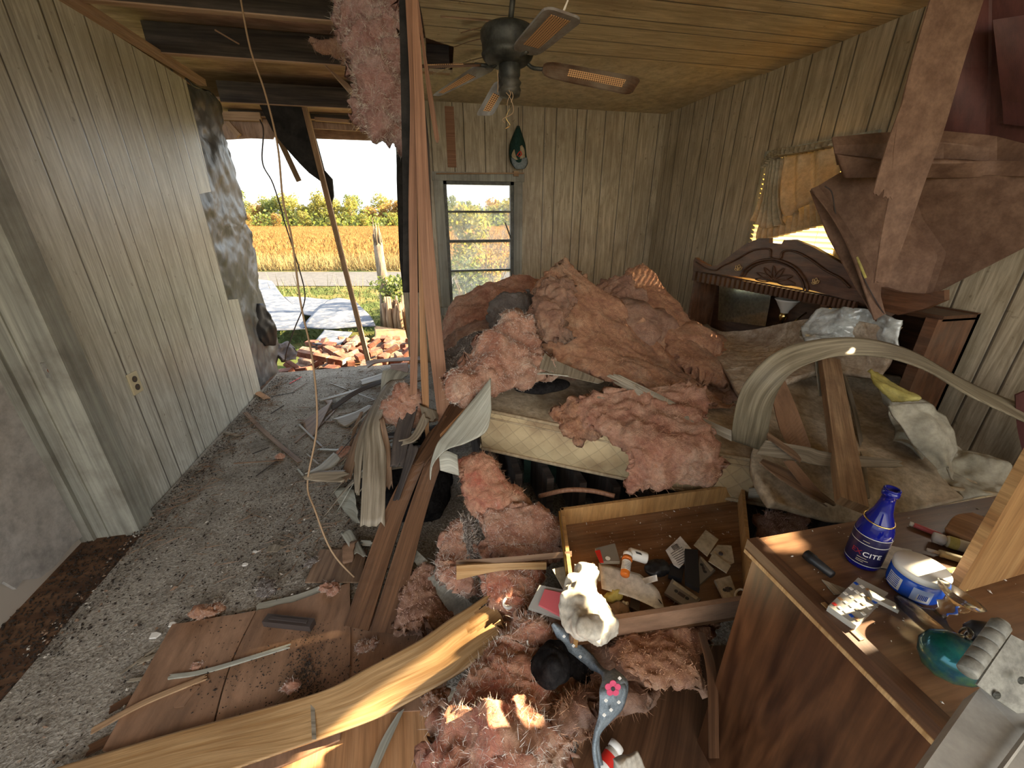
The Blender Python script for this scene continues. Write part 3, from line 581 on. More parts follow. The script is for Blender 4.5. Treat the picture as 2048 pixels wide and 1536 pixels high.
# ---- right wall with the bedroom window and an unseen rear stretch with holes shaped to throw sun patches
def on_right(p): q = p + SUN * ((XR - p.x) / SUN.x); return (q.y, q.z)
def slit(pxs, z=None, x=None, y=None): return [on_right(P(u, v, z=z, x=x, y=y)) for u, v in pxs]
SLITS = [
    slit([(1640, 1232), (1705, 1292), (1895, 1212), (1860, 1150), (1760, 1170)], z=.83),
    slit([(1800, 1118), (1812, 1150), (1868, 1150), (1882, 1128), (1840, 1110)], z=.93),
    slit([(1144, 1040), (1152, 1036), (1172, 1132), (1163, 1140)], z=.38),
    slit([(1150, 1150), (1140, 1192), (1175, 1210), (1198, 1182), (1188, 1140)], z=.45),
    slit([(750, 1438), (800, 1372), (880, 1290), (960, 1230), (1012, 1262), (975, 1302), (905, 1350), (820, 1404)], z=.20),
    slit([(1044, 1238), (1052, 1300), (1098, 1300), (1116, 1262), (1085, 1232)], z=.31),
    slit([(980, 1192), (985, 1225), (1028, 1222), (1030, 1185)], z=.22),
    slit([(1000, 1320), (1008, 1480), (1044, 1470), (1052, 1335)], z=.29),
    slit([(840, 1580), (890, 1410), (935, 1440), (910, 1580)], z=.30),
    slit([(694, 1480), (780, 1452), (772, 1490), (738, 1536), (690, 1560)], z=.02),
    slit([(1925, 1085), (1932, 1100), (1970, 1110), (1966, 1098)], z=.84),
]
SLITS = [[(a, min(b, 2.45)) for a, b in s] for s in SLITS if min(p[1] for p in s) < 2.4 and min(p[0] for p in s) > -2.5]
w2 = (2.17, 2.86, 1.16, 1.90)
m = wall_poly([(1.32, 0), (4.43, 0), (4.43, 2.5), (1.32, 2.5)], [[(w2[0], w2[2]), (w2[1], w2[2]), (w2[1], w2[3]), (w2[0], w2[3])]], 0, XR, .03)
struct(m.build('wall_right', MT['wall_right'], origin=False), 'dim brown grooved panelling behind the headboard', 'wall')
def inside(p, poly):
    c = False; j = len(poly) - 1
    for i in range(len(poly)):
        a, b_ = poly[i], poly[j]
        if (a[1] > p[1]) != (b_[1] > p[1]) and p[0] < (b_[0] - a[0]) * (p[1] - a[1]) / (b_[1] - a[1]) + a[0]: c = not c
        j = i
    return c
ay = [p[0] for s in SLITS for p in s]; az = [p[1] for s in SLITS for p in s]; cs = .008
gy0, gy1, gz0, gz1 = min(ay) - .02, min(max(ay) + .02, 1.31), min(az) - .02, max(az) + .02
m = M(); m.box(XR, -2.6, 0, XR + .02, gy0, 2.5); m.box(XR, gy1, 0, XR + .02, 1.32, 2.5); m.box(XR, gy0, 0, XR + .02, gy1, gz0); m.box(XR, gy0, gz1, XR + .02, gy1, 2.5)
ny, nz = int((gy1 - gy0) / cs), int((gz1 - gz0) / cs)
for a in range(ny):
    y0 = gy0 + a * cs; k0 = None
    for b_ in range(nz + 1):
        z0 = gz0 + b_ * cs; solid = b_ < nz and not any(inside((y0 + cs / 2, z0 + cs / 2), s) for s in SLITS)
        if solid and k0 is None: k0 = z0
        if not solid and k0 is not None:
            m.add([(XR, y0, k0), (XR, y0 + cs, k0), (XR, y0 + cs, z0), (XR, y0, z0)], [(0, 1, 2, 3)]); k0 = None
struct(m.build('wall_right_rear_mask', MT['wall_right'], origin=False))  # unseen wall stretch, its holes added to shape the sun patches
w2o = struct(bpy.data.objects.new('window_2', None), 'sunlit window with lowered blind above the headboard', 'window'); COL.objects.link(w2o); w2o.location = (XR, 2.5, 1.1)
m = M(); m.box(XR - .02, w2[0] - .06, w2[2] - .06, XR, w2[0], w2[3] + .06); m.box(XR - .02, w2[1], w2[2] - .06, XR, w2[1] + .06, w2[3] + .06)
m.box(XR - .02, w2[0], w2[3], XR, w2[1], w2[3] + .06); m.box(XR - .04, w2[0], w2[2] - .05, XR, w2[1], w2[2])
m.box(XR + .005, w2[0], (w2[2] + w2[3]) / 2 - .015, XR + .03, w2[1], (w2[2] + w2[3]) / 2 + .015)
m.build('window_frame', MT['greyptd'], w2o)
m = M(); m.box(XR + .02, w2[0], w2[2], XR + .023, w2[1], w2[3]); m.build('pane', MT['pane'], w2o)

# ---- ceiling: grooved boards, plain strip by the back wall, torn open on the left
def xy(u, v, z=ZC): p = P(u, v, z=z); return (p.x, p.y)
edge = [xy(838, 2), xy(846, 40), xy(851, 75), xy(871, 82), xy(905, 93)]
edge = [(.02, -2.6), (.0, 1.2), (.12, 2.0), (.09, 2.3)] + edge
m = wall_poly(edge + [(.5, 3.10), (1.2, 3.065), (1.7, 3.05), (2.2, 3.10), (XR, 3.11), (XR, -2.6)], [], 2, ZC, .02)
struct(m.build('ceiling', MT['ceiling'], origin=False), 'tan grooved wooden ceiling boards around the fan', 'ceiling')
hl = [xy(909, 96), xy(905, 150), xy(853, 147), xy(852, 88)]
m = wall_poly([(-.12, YB), (-.02, 3.3), hl[3], hl[2], hl[1], hl[0], (.5, 3.06), (XR, 3.06), (XR, YB)], [], 2, ZC + .012, .02)
struct(m.build('ceiling_plain_strip', MT['ceil_plain'], origin=False), 'plain tan ceiling strip against the back wall', 'ceiling')
m = M(); m.box(-3.0, -2.6, 2.66, 3.0, 5.62, 2.69); m.box(-2.2, 4.64, 2.47, .4, 5.58, 2.49); m.box(-2.2, 5.56, 2.34, 3.0, 5.6, 2.66); struct(m.build('roof_deck', MT['deck'], origin=False), 'stained roof boards seen between the dark rafters', 'roof')
# torn splinters along the ceiling break
for i, (pts, w) in enumerate([([(905, 93), (950, 78), (1010, 70)], .02), ([(860, 150), (940, 118), (1000, 108)], .03), ([(925, 62), (975, 50)], .02), ([(930, 125), (975, 112)], .015), ([(880, 30), (990, 40)], .006)]):
    pp = [P(u, v, z=ZC - .012 - .004 * i) for u, v in pts]
    o = strip('ceiling_splinter', [p + V((0, w, 0)) for p in pp], [p - V((0, w, .01)) for p in pp], MT['ceiling'] if i % 2 else MT['panelback'], th=.004, nv=12, jag1=.08, jag0=.05, seed=i)
    tag(o, ['dark torn splinter on the ceiling seam by the square hole', 'pale torn splinter below the square ceiling hole', 'short splinter left of the fan motor', 'small splinter pointing at the fan neck', 'hair-thin crack splinter above the fan'][i], 'splinter', 'torn ceiling splinters')

# ---- dark rafters over the torn part
JL = ['nearest dark rafter at the top edge', 'second dark rafter from the top with a pale lower edge', 'third dark rafter, just before the pinkish roof boards', 'fourth dark rafter, level with the end of the left wall', 'farthest rafter over the wall hole']
for i, (y, x0, x1, z0, z1) in enumerate([(2.36, -1.62, .0, 2.49, 2.655), (2.92, -1.62, .1, 2.49, 2.655), (3.63, -1.62, .3, 2.49, 2.655), (4.62, -1.62, .3, 2.44, 2.60), (4.98, -1.7, .2, 2.41, 2.46)]):
    m = M(); m.frame((x0, y - .022, z0 + .006), (x1 - x0, 0, 0), (0, .044, 0), (0, 0, z1 - z0 - .006)); m.frame((x0, y - .023, z0), (x1 - x0, 0, 0), (0, .046, 0), (0, 0, .007), 1)
    tag(m.build('ceiling_rafter', [MT['joist'], MT['joistedge']]), JL[i], 'rafter', 'dark rafters over the torn ceiling')
m = M(); m.box(.1, 4.36, 2.5, 2.6, 4.5, 2.66)
struct(m.build('wall_back_plate', MT['joist'], origin=False))
for i, (a, b, w, lb) in enumerate([((440, 232), (522, 234), .07, 'dirty pale board end under the farthest rafter'), ((630, 238), (740, 247), .03, 'sunlit thin wood strip under the farthest rafter'), ((700, 238), (716, 258), .05, 'short orange wood block at the top right of the wall hole'), ((455, 246), (478, 272), .05, 'short lit brace at the top left of the wall hole')]):
    m = M(); m.bar(P(*a, y=4.95), P(*b, y=4.95), .04, w, (0, 0, 1)); tag(m.build('roof_board_end', MT['joistedge']), lb, 'board')
m = M(); pts = [P(u, v, y=5.05) for u, v in [(440, 255), (640, 262), (760, 262), (830, 262), (830, 232), (430, 225)]]; pts = [(-1.75, 5.05, 2.36), (.2, 5.05, 2.33), (.2, 5.05, 2.42), (-1.75, 5.05, 2.45)]
m.poly(pts, (0, 1, 0), .03); tag(m.build('eave_board', MT['deck']), 'weathered eave board across the top of the wall hole', 'board')
m = M(); m.bar(P(430, 60, z=2.47), P(478, 88, z=2.47), .006, .006); tag(m.build('hanging_splinter', MT['joistedge']), 'thin pale splinter lying across the second rafter', 'splinter')
m = M(); m.poly([P(u, v, y=5.0) for u, v in [(440, 236), (560, 240), (550, 268), (545, 278), (500, 276), (446, 279)]], (0, 1, 0), .03); tag(m.build('gable_board', MT['deck']), 'stained brown board remnant at the top left of the wall hole', 'board')
# torn dark roofing hanging in the hole, pole and small lit board
m = M(); m.poly([P(u, v, y=4.62) for u, v in [(519, 210), (610, 214), (626, 260), (636, 295), (648, 340), (664, 358), (667, 392), (662, 408), (655, 388), (646, 365), (640, 362), (618, 346), (600, 328), (580, 306), (560, 282), (545, 262)]], (0.1, 1, 0), .03)
tag(m.build('hanging_roofing', MT['tar']), 'torn black roofing hanging like a wedge into the wall hole', 'roofing')
m = M(); m.bar(P(610, 216, y=4.56), P(738, 729, y=4.42), .045, .045, (0, 1, 0)); tag(m.build('leaning_pole', MT['lumber']), 'long thin wooden pole leaning across the wall hole', 'pole')
m = M(); m.bar(P(553, 266, y=4.99), P(598, 362, y=4.9), .05, .02, (0, 1, 0)); tag(m.build('lit_board_end', MT['ply_tan']), 'small yellow sunlit board end behind the hanging roofing', 'board')

# ---- carpet with its torn edge
lay = [(-1.50, -.5), (-1.50, 1.3), (-1.52, 1.88), (-1.56, 2.0)]
rows = []
for j in range(70):
    y = -.5 + j / 69 * 4.85
    xl = -1.50 - (.02 if y > 1.3 else 0) * min(1, (y - 1.3) / .6) - (.07 if y > 1.98 else 0)
    rows.append([V((xl + (1.7 - xl) * i / 39, y + (.03 * noise.noise(V((i * .3, 3, 1))) if j == 69 else 0), 0)) for i in range(40)])
g = sheet_grid(rows, 230, 300, lin=True); m = M(); vs_ = []
for r_ in g:
    for p in r_:
        h = .012 + .008 * fbm(p * 3) + .005 * abs(fbm(p * 22 + V((5, 5, 5)), 3))
        if p.x < -1.45: h *= .7
        vs_.append(p + V((0, 0, max(h, .004))))
nu_, nv_ = 230, 300
m.add(vs_, [(j * nu_ + i, j * nu_ + i + 1, (j + 1) * nu_ + i + 1, (j + 1) * nu_ + i) for j in range(nv_ - 1) for i in range(nu_ - 1)])
b0 = len(m.v)
cpt = m.build('carpet', MT['carpet'], smooth=True, origin=False)
tag(cpt, 'dirty grey cut-pile carpet along the left wall', 'carpet')

# ============================================================ OUTDOORS (laid out along the road, which runs square to the view)
GZ = -.6
cY, sY = math.cos(YAW), math.sin(YAW)
def W(l, d, z=GZ): return V((l * cY + d * sY, -l * sY + d * cY, z))
def ground(name, l0, l1, d0, d1, z, mat, label, cat, n=2):
    m = M(); nn = n
    for i in range(nn):
        for j in range(nn):
            a0, a1 = l0 + (l1 - l0) * i / nn, l0 + (l1 - l0) * (i + 1) / nn; e0, e1 = d0 + (d1 - d0) * j / nn, d0 + (d1 - d0) * (j + 1) / nn
            m.add([W(a0, e0, z), W(a1, e0, z), W(a1, e1, z), W(a0, e1, z)], [(0, 1, 2, 3)])
    return struct(m.build(name, mat, origin=False), label, cat)
ground('ground_lawn', -60, 60, -30, 26, GZ, MT['grass'], 'yellow-green lawn between the house and the road', 'lawn')
ground('road', -60, 60, 13.7, 17.6, GZ + .02, MT['road'], 'pale grey road crossing behind the house', 'road')
ground('ground_field', -260, 260, 22, 400, GZ + .01, MT['field'], 'golden harvested field beyond the road', 'field')
def blades(name, n, fn, mat, hmin, hmax, w, lean, seed, label, cat):
    r = random.Random(seed); m = M()
    for _ in range(n):
        p = fn(r); h = r.uniform(hmin, hmax); a = r.uniform(0, math.pi); wv = V((math.cos(a), math.sin(a), 0)) * w * r.uniform(.6, 1.4); t = V((r.gauss(0, lean), r.gauss(0, lean), h))
        m.add([p - wv, p + wv, p + t], [(0, 1, 2)])
    me = bpy.data.meshes.new(name); me.from_pydata([tuple(a) for a in m.v], [], m.f)
    o = link(name, me, mat, origin=False); return tag(o, label, cat, kind='stuff')
blades('tall_dry_grass', 9000, lambda r: W(r.uniform(-15, 3), 18.0 + abs(r.gauss(0, 1)) * 1.8, GZ), MT['stalk2'], .2, .75, .014, .16, 1, 'tall dry golden grass along the far side of the road', 'grass')
blades('crop_stubble', 16000, lambda r: W(r.uniform(-1, .12) * 0 + r.uniform(-.62, .05) * 1.0 * (d := 22 + 110 * r.random() ** 1.4), d, GZ), MT['stalk'], .12, .34, .03, .1, 2, 'rows of dry golden crop stalks in the field', 'crop')
blades('lawn_grass', 7000, lambda r: W(r.uniform(-8, 1), 6.5 + 7 * r.random(), GZ), MT['greenblade'], .04, .12, .012, .05, 3, 'short green grass between the debris and the road', 'grass')
blades('lawn_dry_weeds', 160, lambda r: W(r.uniform(-8, 1), r.uniform(11, 13.6), GZ), MT['stalk2'], .2, .6, .01, .12, 4, 'thin dry weeds on the near side of the road', 'weeds')

def foliage(c, rad, n, leaf, seed, lobes=7, m=None, flatn=.0):
    r = random.Random(seed); m = m or M(); cs = []
    for k in range(lobes):
        a = r.uniform(0, 6.283); q = V((math.cos(a) * rad[0] * r.uniform(.1, .62), math.sin(a) * rad[1] * r.uniform(.1, .62), r.uniform(-.75, .75) * rad[2])); cs.append((q, r.uniform(.3, .52)))
    for _ in range(n):
        q, s = r.choice(cs); d = V((r.gauss(0, 1), r.gauss(0, 1), r.gauss(0, 1))).normalized(); f = r.uniform(.6, 1.0)
        p = V(c) + q + V((d.x * rad[0], d.y * rad[1], d.z * rad[2] * .8)) * s * f
        u = V((r.gauss(0, 1), r.gauss(0, 1), r.gauss(0, 1))).normalized(); w = u.cross(d + V((.01, 0, 0))).normalized(); L = leaf * r.uniform(.5, 1.3)
        m.add([p - u * L, p + w * L * .55, p + u * L, p - w * L * .55], [(0, 1, 2, 3)])
    return m
def fast(m, name, mat, parent):
    me = bpy.data.meshes.new(name); me.from_pydata([tuple(a) for a in m.v], [], m.f); return link(name, me, mat, parent)
protos = []
for k in range(5):
    t = empty('tree', (0, 0, 0), 'x', 'tree', 'trees of the far tree line')
    h = [9, 11, 8, 10, 12][k]
    fast(foliage((0, 0, h * .46), (4.4, 4.4, h * .52), 2000, .34, 40 + k, 16), 'crown', MT[['leafy', 'leafg', 'leafy', 'leafo', 'leafy'][k]], t)
    mm = M(); mm.tube([(0, 0, 0), (.1, 0, h * .3), (0, .1, h * .75)], .25, 6, taper=[1, .8, .4])
    for b in range(4): a = b * 1.7 + k; mm.tube([(0, 0, h * (.3 + .1 * b)), (math.cos(a) * 1.6, math.sin(a) * 1.6, h * (.5 + .1 * b))], .09, 5, taper=[1, .4])
    mm.build('trunk', MT['bark'], t); protos.append(t)
rt = random.Random(77); used = [False] * 5
desc = ['broad yellow-green', 'tall dark green', 'low rounded yellow-green', 'orange-tinged', 'tall pale green']
ordn = ['first', 'second', 'third', 'fourth', 'fifth', 'sixth', 'seventh', 'eighth', 'ninth', 'tenth', 'eleventh', 'twelfth', 'thirteenth', 'fourteenth', 'fifteenth', 'sixteenth', 'seventeenth', 'eighteenth', 'nineteenth', 'twentieth', 'twenty-first', 'twenty-second', 'twenty-third', 'twenty-fourth', 'twenty-fifth', 'twenty-sixth', 'twenty-seventh', 'twenty-eighth']
for row, (d, st) in enumerate(((150, 4.6), (166, 5.2), (136, 9.0))):
    l = -.66 * d; n_ = 0
    while l < .03 * d:
        k = rt.randrange(5) if row < 2 else rt.choice((0, 2, 3)); pr = protos[k]
        o = copy_tree(pr) if used[k] else pr; used[k] = True
        o['label'] = '%s tree, %s from left, %s of the far tree line' % (desc[k], ordn[min(n_, 27)], ['middle row', 'rear row', 'front row'][row]); n_ += 1
        s = rt.uniform(.72, 1.05) * (1.12 if row == 1 else 1) * (.6 if row == 2 else 1)
        o.location = W(l, d + rt.uniform(-3, 3)); o.rotation_euler.z = rt.uniform(0, 6.28); o.scale = (s, s, s * rt.uniform(.85, 1.1)); l += st * rt.uniform(.75, 1.25)

mm = foliage((0, 0, 0), (1, 1, 1), 0, 1, 1, 1); r = random.Random(3)
for _ in range(5200):
    d = r.uniform(132, 172); p = W(r.uniform(-.68, .05) * d, d, GZ + abs(r.gauss(0, 1)) * 2.2); L = r.uniform(.25, .7); u = V((r.gauss(0, 1), r.gauss(0, 1), r.gauss(0, 1))).normalized(); w = u.cross(V((.3, 1, .2))).normalized(); mm.add([p - u * L, p + w * L * .6, p + u * L, p - w * L * .6], [(0, 1, 2, 3)])
o = fast(mm, 'undergrowth', MT['leafg'], None); tag(o, 'dense bushes filling the foot of the far tree line', 'undergrowth', kind='stuff')
def shrub(name, l, d, rad, n, leaf, seed, mat, label, stems=6, top=.9):
    t = empty(name, W(l, d), label, 'shrub'); b = W(l, d)
    fast(foliage((b.x, b.y, GZ + rad[2]), rad, n, leaf, seed, 9), 'leaves', mat, t)
    mm = M(); r = random.Random(seed)
    for k in range(stems):
        e = V((r.uniform(-1, 1) * rad[0] * .8, r.uniform(-1, 1) * rad[1] * .8, rad[2] * r.uniform(1.1, 2.1))); mid = e * .5 + V((r.uniform(-.15, .15), 0, 0))
        mm.tube([b, b + mid, b + e], .014, 5, taper=[1, .7, .3])
        for q in range(3): s0 = b + mid.lerp(e, q / 3); mm.tube([s0, s0 + V((r.uniform(-.35, .35), r.uniform(-.2, .2), r.uniform(.1, .4)))], .006, 4)
    mm.build('branches', MT['bark'], t); return t
shrub('green_shrub', -2.35, 8.6, (.75, .6, .52), 1500, .05, 5, MT['leafg'], 'leafy green shrub behind the broken tree trunk')
shrub('yellow_bush', -.85, 10.0, (1.2, .9, 1.25), 2600, .055, 6, MT['leafy'], 'tall yellow-green bush behind the back window', 10)
shrub('orange_bush', -.35, 8.6, (.8, .7, 1.0), 900, .04, 7, MT['leafo'], 'sparse bush with orange leaves close to the back window', 9)
shrub('low_bush', -.75, 7.4, (1.0, .5, .75), 1900, .04, 8, MT['leafg'], 'low green bush below the back window', 8)
# snapped tree and split stump
b = P(775, 655, z=GZ); e = P(753, 460, t=(b - C0).dot(_fw))
m = M(); m.tube([b - V((0, 0, .05)), b.lerp(e, .35) + V((.03, 0, 0)), b.lerp(e, .7), b.lerp(e, .86)], .12, 12, taper=[1.25, .95, .8, .8])
for k in range(7):
    a = k / 7 * 6.283; q = b.lerp(e, .84) + V((math.cos(a) * .07, math.sin(a) * .07, 0)); m.tube([q, q + V((0, 0, .12 + .1 * (k % 3))), q + V((.01, 0, .25 + .1 * ((k * 5) % 4)))], .03, 5, taper=[1, .8, .1])
tag(m.build('broken_tree', MT['bark'], smooth=True), 'bare snapped tree trunk standing outside the wall hole', 'tree')
b = P(800, 668, z=GZ + .05); m = M()
for k in range(26):
    a = k * 2.4; r0 = .19 * math.sqrt(k / 26); q = b + V((math.cos(a) * r0 * 1.3, math.sin(a) * r0, -.05)); m.tube([q, q + V((rnd.uniform(-.02, .02), 0, .4)), q + V((rnd.uniform(-.03, .03), 0, rnd.uniform(.55, .8)))], .06, 6, taper=[1.1, 1, .35])
tag(m.build('split_stump', MT['splitwood'], smooth=True), 'wide splintered tree stump right of the snapped trunk', 'stump')

# fallen sheet metal, plywood and bricks outside
def C4(rows, z): return [[Q('c4', a, b_, z=(z if not isinstance(z, list) else z[j])) for a, b_ in r] for j, r in enumerate(rows)]
for nm, rows, z, mt, lb, ct in [
    ('white_roof_sheet', [[(395, 200), (490, 212)], [(410, 330), (575, 325)], [(440, 430), (690, 425)], [(500, 550), (720, 540)]], [-.25, -.28, -.3, -.3], 'metalwhite', 'bluish white metal sheet with dark seams at the left of the debris', 'metal sheet'),
    ('tan_roof_sheet', [[(570, 320), (700, 322), (880, 340)], [(640, 390), (790, 395), (850, 400)], [(700, 440), (760, 450), (800, 460)]], [-.42, -.42, -.4], 'metalwhite', 'flat pale sheet lying on the lawn behind the arched sheet', 'metal sheet'),
    ('arched_roof_sheet', [[(870, 345), (940, 328), (1000, 338), (1060, 350)], [(800, 410), (900, 395), (1020, 395), (1110, 400)], [(740, 470), (880, 460), (1020, 450), (1170, 460)], [(700, 530), (880, 540), (1020, 530), (1200, 520)]], [-.32, -.2, -.2, -.28], 'metalwhite', 'arched cream sheet with tree shadows in the middle of the debris', 'metal sheet'),
    ('sunlit_plywood', [[(1190, 520), (1400, 548)], [(1190, 600), (1415, 620)], [(1100, 690), (1425, 690)], [(1000, 785), (1430, 750)]], [-.32, -.26, -.2, -.13], 'ply_tan', 'large orange sunlit plywood sheet right of the brick rubble', 'plywood'),
    ('small_white_sheet', [[(850, 548), (1040, 562)], [(770, 640), (960, 652)]], [-.1, -.08], 'metalwhite', 'small white panel lying on the brick rubble', 'panel')]:
    tag(sheet(nm, C4(rows, z), MT[mt], th=.012, nu=20, nv=20, amp=.01, sc=2, seed=len(nm), smooth=True), lb, ct)
def mz(x, y): return -.06 - .05 * (y - 4.4) + .05 * noise.noise(V((x * 2.2, y * 2.2, 0)))
m = M(); N_ = 44
for j in range(N_):
    for i in range(N_):
        x = -1.95 + 2.1 * i / (N_ - 1); y = 4.35 + 2.0 * j / (N_ - 1); e = min(i, N_ - 1 - i, N_ - 1 - j) / 6
        m.v.append(V((x, y, (mz(x, y) - .05 + .04 * fbm(V((x, y, 0)) * 9)) if e > 1 else GZ + (mz(x, y) - .05 - GZ) * e)))
for j in range(N_ - 1):
    for i in range(N_ - 1): m.f.append((j * N_ + i, j * N_ + i + 1, (j + 1) * N_ + i + 1, (j + 1) * N_ + i)); m.uv.append(None); m.mi.append(0)
tag(m.build('brick_rubble', MT['rubble'], smooth=True, origin=False), 'mound of crushed brick and mortar outside the wall hole', 'rubble', kind='stuff')
bm_ = bmesh.new(); bmesh.ops.create_cube(bm_, size=1); bmesh.ops.scale(bm_, vec=(.19, .09, .06), verts=bm_.verts); bmesh.ops.bevel(bm_, geom=bm_.edges[:], offset=.006, segments=2, affect='EDGES')
bme = bpy.data.meshes.new('brick'); bm_.to_mesh(bme); bm_.free(); bme.materials.append(MT['brick'])
bme2 = bme.copy(); bme2.materials.clear(); bme2.materials.append(MT['brickdark'])
rb = random.Random(5); spots = []
tries = 0
while len(spots) < 46 and tries < 4000:
    tries += 1; x = rb.uniform(-1.6, -.25); y = rb.uniform(4.48, 6.0)
    if all((V((x, y)) - V(s[:2])).length > .155 for s in spots): spots.append((x, y))
words = ['red', 'dusty red', 'chipped red', 'mortar-smeared', 'dark brown']
rowsb = [[] for _ in range(5)]
for x, y in spots: rowsb[min(4, int((y - 4.48) / 1.52 * 5))].append((x, y))
rown = ['front row nearest the carpet', 'second row', 'middle row', 'fourth row', 'rear row']
i = 0
for rk, rr_ in enumerate(rowsb):
    for q_, (x, y) in enumerate(sorted(rr_)):
        o = bpy.data.objects.new('brick', bme2 if i % 6 == 4 else bme); COL.objects.link(o)
        o.location = (x, y, mz(x, y) + .012); o.rotation_euler = (rb.gauss(0, .28), rb.gauss(0, .28), rb.uniform(0, 3.14))
        tag(o, '%s brick, %s from left in the %s of the rubble' % (words[4 if i % 6 == 4 else i % 4], ordn[q_], rown[rk]), 'brick', 'loose bricks outside the wall hole'); i += 1
def brick_row(a, b, n, mat, label, up=(0, 0, 1), holes=False, w=.09):
    t = empty('brick_chunk', a, label, 'brick chunk'); d = (b - a) / n; u = V(up); s = d.cross(u).normalized()
    mm = M(); mm.bar(a, b, w * .9, .05, up); mm.build('mortar', MT['mortar'], t)
    for k in range(n):
        mm = M(); mm.bar(a + d * (k + .06), a + d * (k + .94), w, .062, up)
        if holes and k >= n // 2:
            for h in range(3): c = a + d * (k + .25 + .25 * h) - s * (w / 2 + .0005) * (1); mm.lathe(c + s * .001, [(.0, 0), (.013, 0), (.013, .004), (0, .004)], 10, -s, 1)
        mm.build('brick', [mat if not (holes and k >= n // 2) else MT['mortar'], MT['ink']], t)
brick_row(Q('c4', 665, 700, y=4.85), Q('c4', 985, 765, y=4.68), 3, MT['brick'], 'long fallen chunk of wall with three red bricks in a row')
brick_row(Q('c4', 860, 665, y=5.1), Q('c4', 1010, 750, y=4.8), 2, MT['brick'], 'red brick pair tilted against the pole foot')
brick_row(Q('c4', 985, 680, y=5.3), Q('c4', 1090, 600, y=5.7), 2, MT['brickdark'], 'mortared brick pair leaning left of the pole')
brick_row(Q('c4', 940, 830, y=4.36), Q('c4', 1185, 810, y=4.36), 2, MT['brickdark'], 'dark brick and a pale block with three holes on the carpet edge', holes=True)
# black cloth and dark bag by the foil
o = sheet('black_tarp', [[Q('c4', 350, 370, y=4.32), Q('c4', 420, 370, y=4.4)], [Q('c4', 355, 480, y=4.25), Q('c4', 490, 480, y=4.4)], [Q('c4', 390, 590, y=4.22), Q('c4', 520, 545, y=4.4)], [Q('c4', 440, 655, y=4.3), Q('c4', 500, 640, y=4.42)]], MT['black'], th=.03, nu=16, nv=24, amp=.02, sc=7, seed=9)
tag(o, 'black plastic sheet bulging from the foot of the foil sheathing', 'plastic sheet')
o = sheet('dark_rag', [[Q('c4', 530, 640, y=4.7), Q('c4', 600, 620, y=4.8)], [Q('c4', 510, 700, y=4.6), Q('c4', 660, 690, y=4.7)], [Q('c4', 560, 755, y=4.5), Q('c4', 650, 750, y=4.6)]], MT['wiredark'], th=.02, nu=14, nv=14, amp=.03, sc=9, seed=10)
tag(o, 'crumpled dark cloth among the bricks next to the foil sheathing', 'cloth')

# ============================================================ INSIDE: FAN, WIRES, THINGS ON THE WALLS
def rows_px(c, rows, **k):
    """rows of (a, b, depth) in a crop -> points; depth is the world y"""
    return [[Q(c, a, b, y=d) for a, b, d in r] for r in rows]

hub = P(1015, 118, y=2.33); hx, hy = hub.x, hub.y
fan = empty('ceiling_fan', (hx, hy, 2.1), 'dusty dark bronze ceiling fan with five bent cane-inset blades', 'ceiling fan')
zt = P(1015, 28, y=2.33 - .1).z; zb = P(1015, 128, y=2.33).z; H = zt - zb
m = M(); m.tube([(hx + .01, hy, zt - .02), (hx + .03, hy - .03, ZC + .02)], .013, 12); m.build('rod', MT['iron'], fan, True)
m = M(); m.lathe((hx, hy, zb), [(.03, -.005), (.095, 0), (.118, .02), (.125, .035), (.120, .045), (.122, .08), (.128, .095), (.128, H * .80), (.118, H * .88), (.09, H * .96), (.05, H), (.015, H + .005)], 40)
m.build('motor_housing', MT['iron'], fan, True)
lk = P(1018, 178, y=2.31); m = M()
m.lathe((hx + .01, hy, lk.z), [(.02, -.03), (.05, -.025), (.056, .0), (.05, .015), (.058, .03), (.045, .045), (.052, .06), (.052, .10), (.04, .12), (.05, .13), (.045, zb - lk.z + .01)], 28)
m.build('light_kit', MT['iron'], fan, True)
m = M()
for k in range(4):
    a = k * 1.57 + .5; c = V((hx + .01 + math.cos(a) * .045, hy + math.sin(a) * .045, lk.z - .01)); m.lathe(c, [(.016, 0), (.02, -.012), (.012, -.02), (.006, -.03)], 10, (math.cos(a) * .6, math.sin(a) * .6, -.8))
m.build('lamp_socket', MT['iron'], fan, True)
m = M()
for pts in ([(1012, 185), (1020, 195), (1027, 215), (1024, 228), (1005, 238), (1010, 246)], [(1018, 180), (1021, 188), (1016, 200), (1014, 212)], [(1022, 180), (1026, 192), (1022, 205)], [(994, 140), (996, 160), (995, 185)]):
    m.tube(resample([P(u, v, y=2.28) for u, v in pts], 14), .0022, 5)
m.build('loose_wire', MT['wire'], fan, True)
m = M(); m.tube(resample([P(1022, 212, y=2.3), P(1012, 235, y=2.3), P(1020, 250, y=2.3), P(1010, 258, y=2.3)], 12), .0015, 5); m.build('pull_chain', MT['brass'], fan, True)
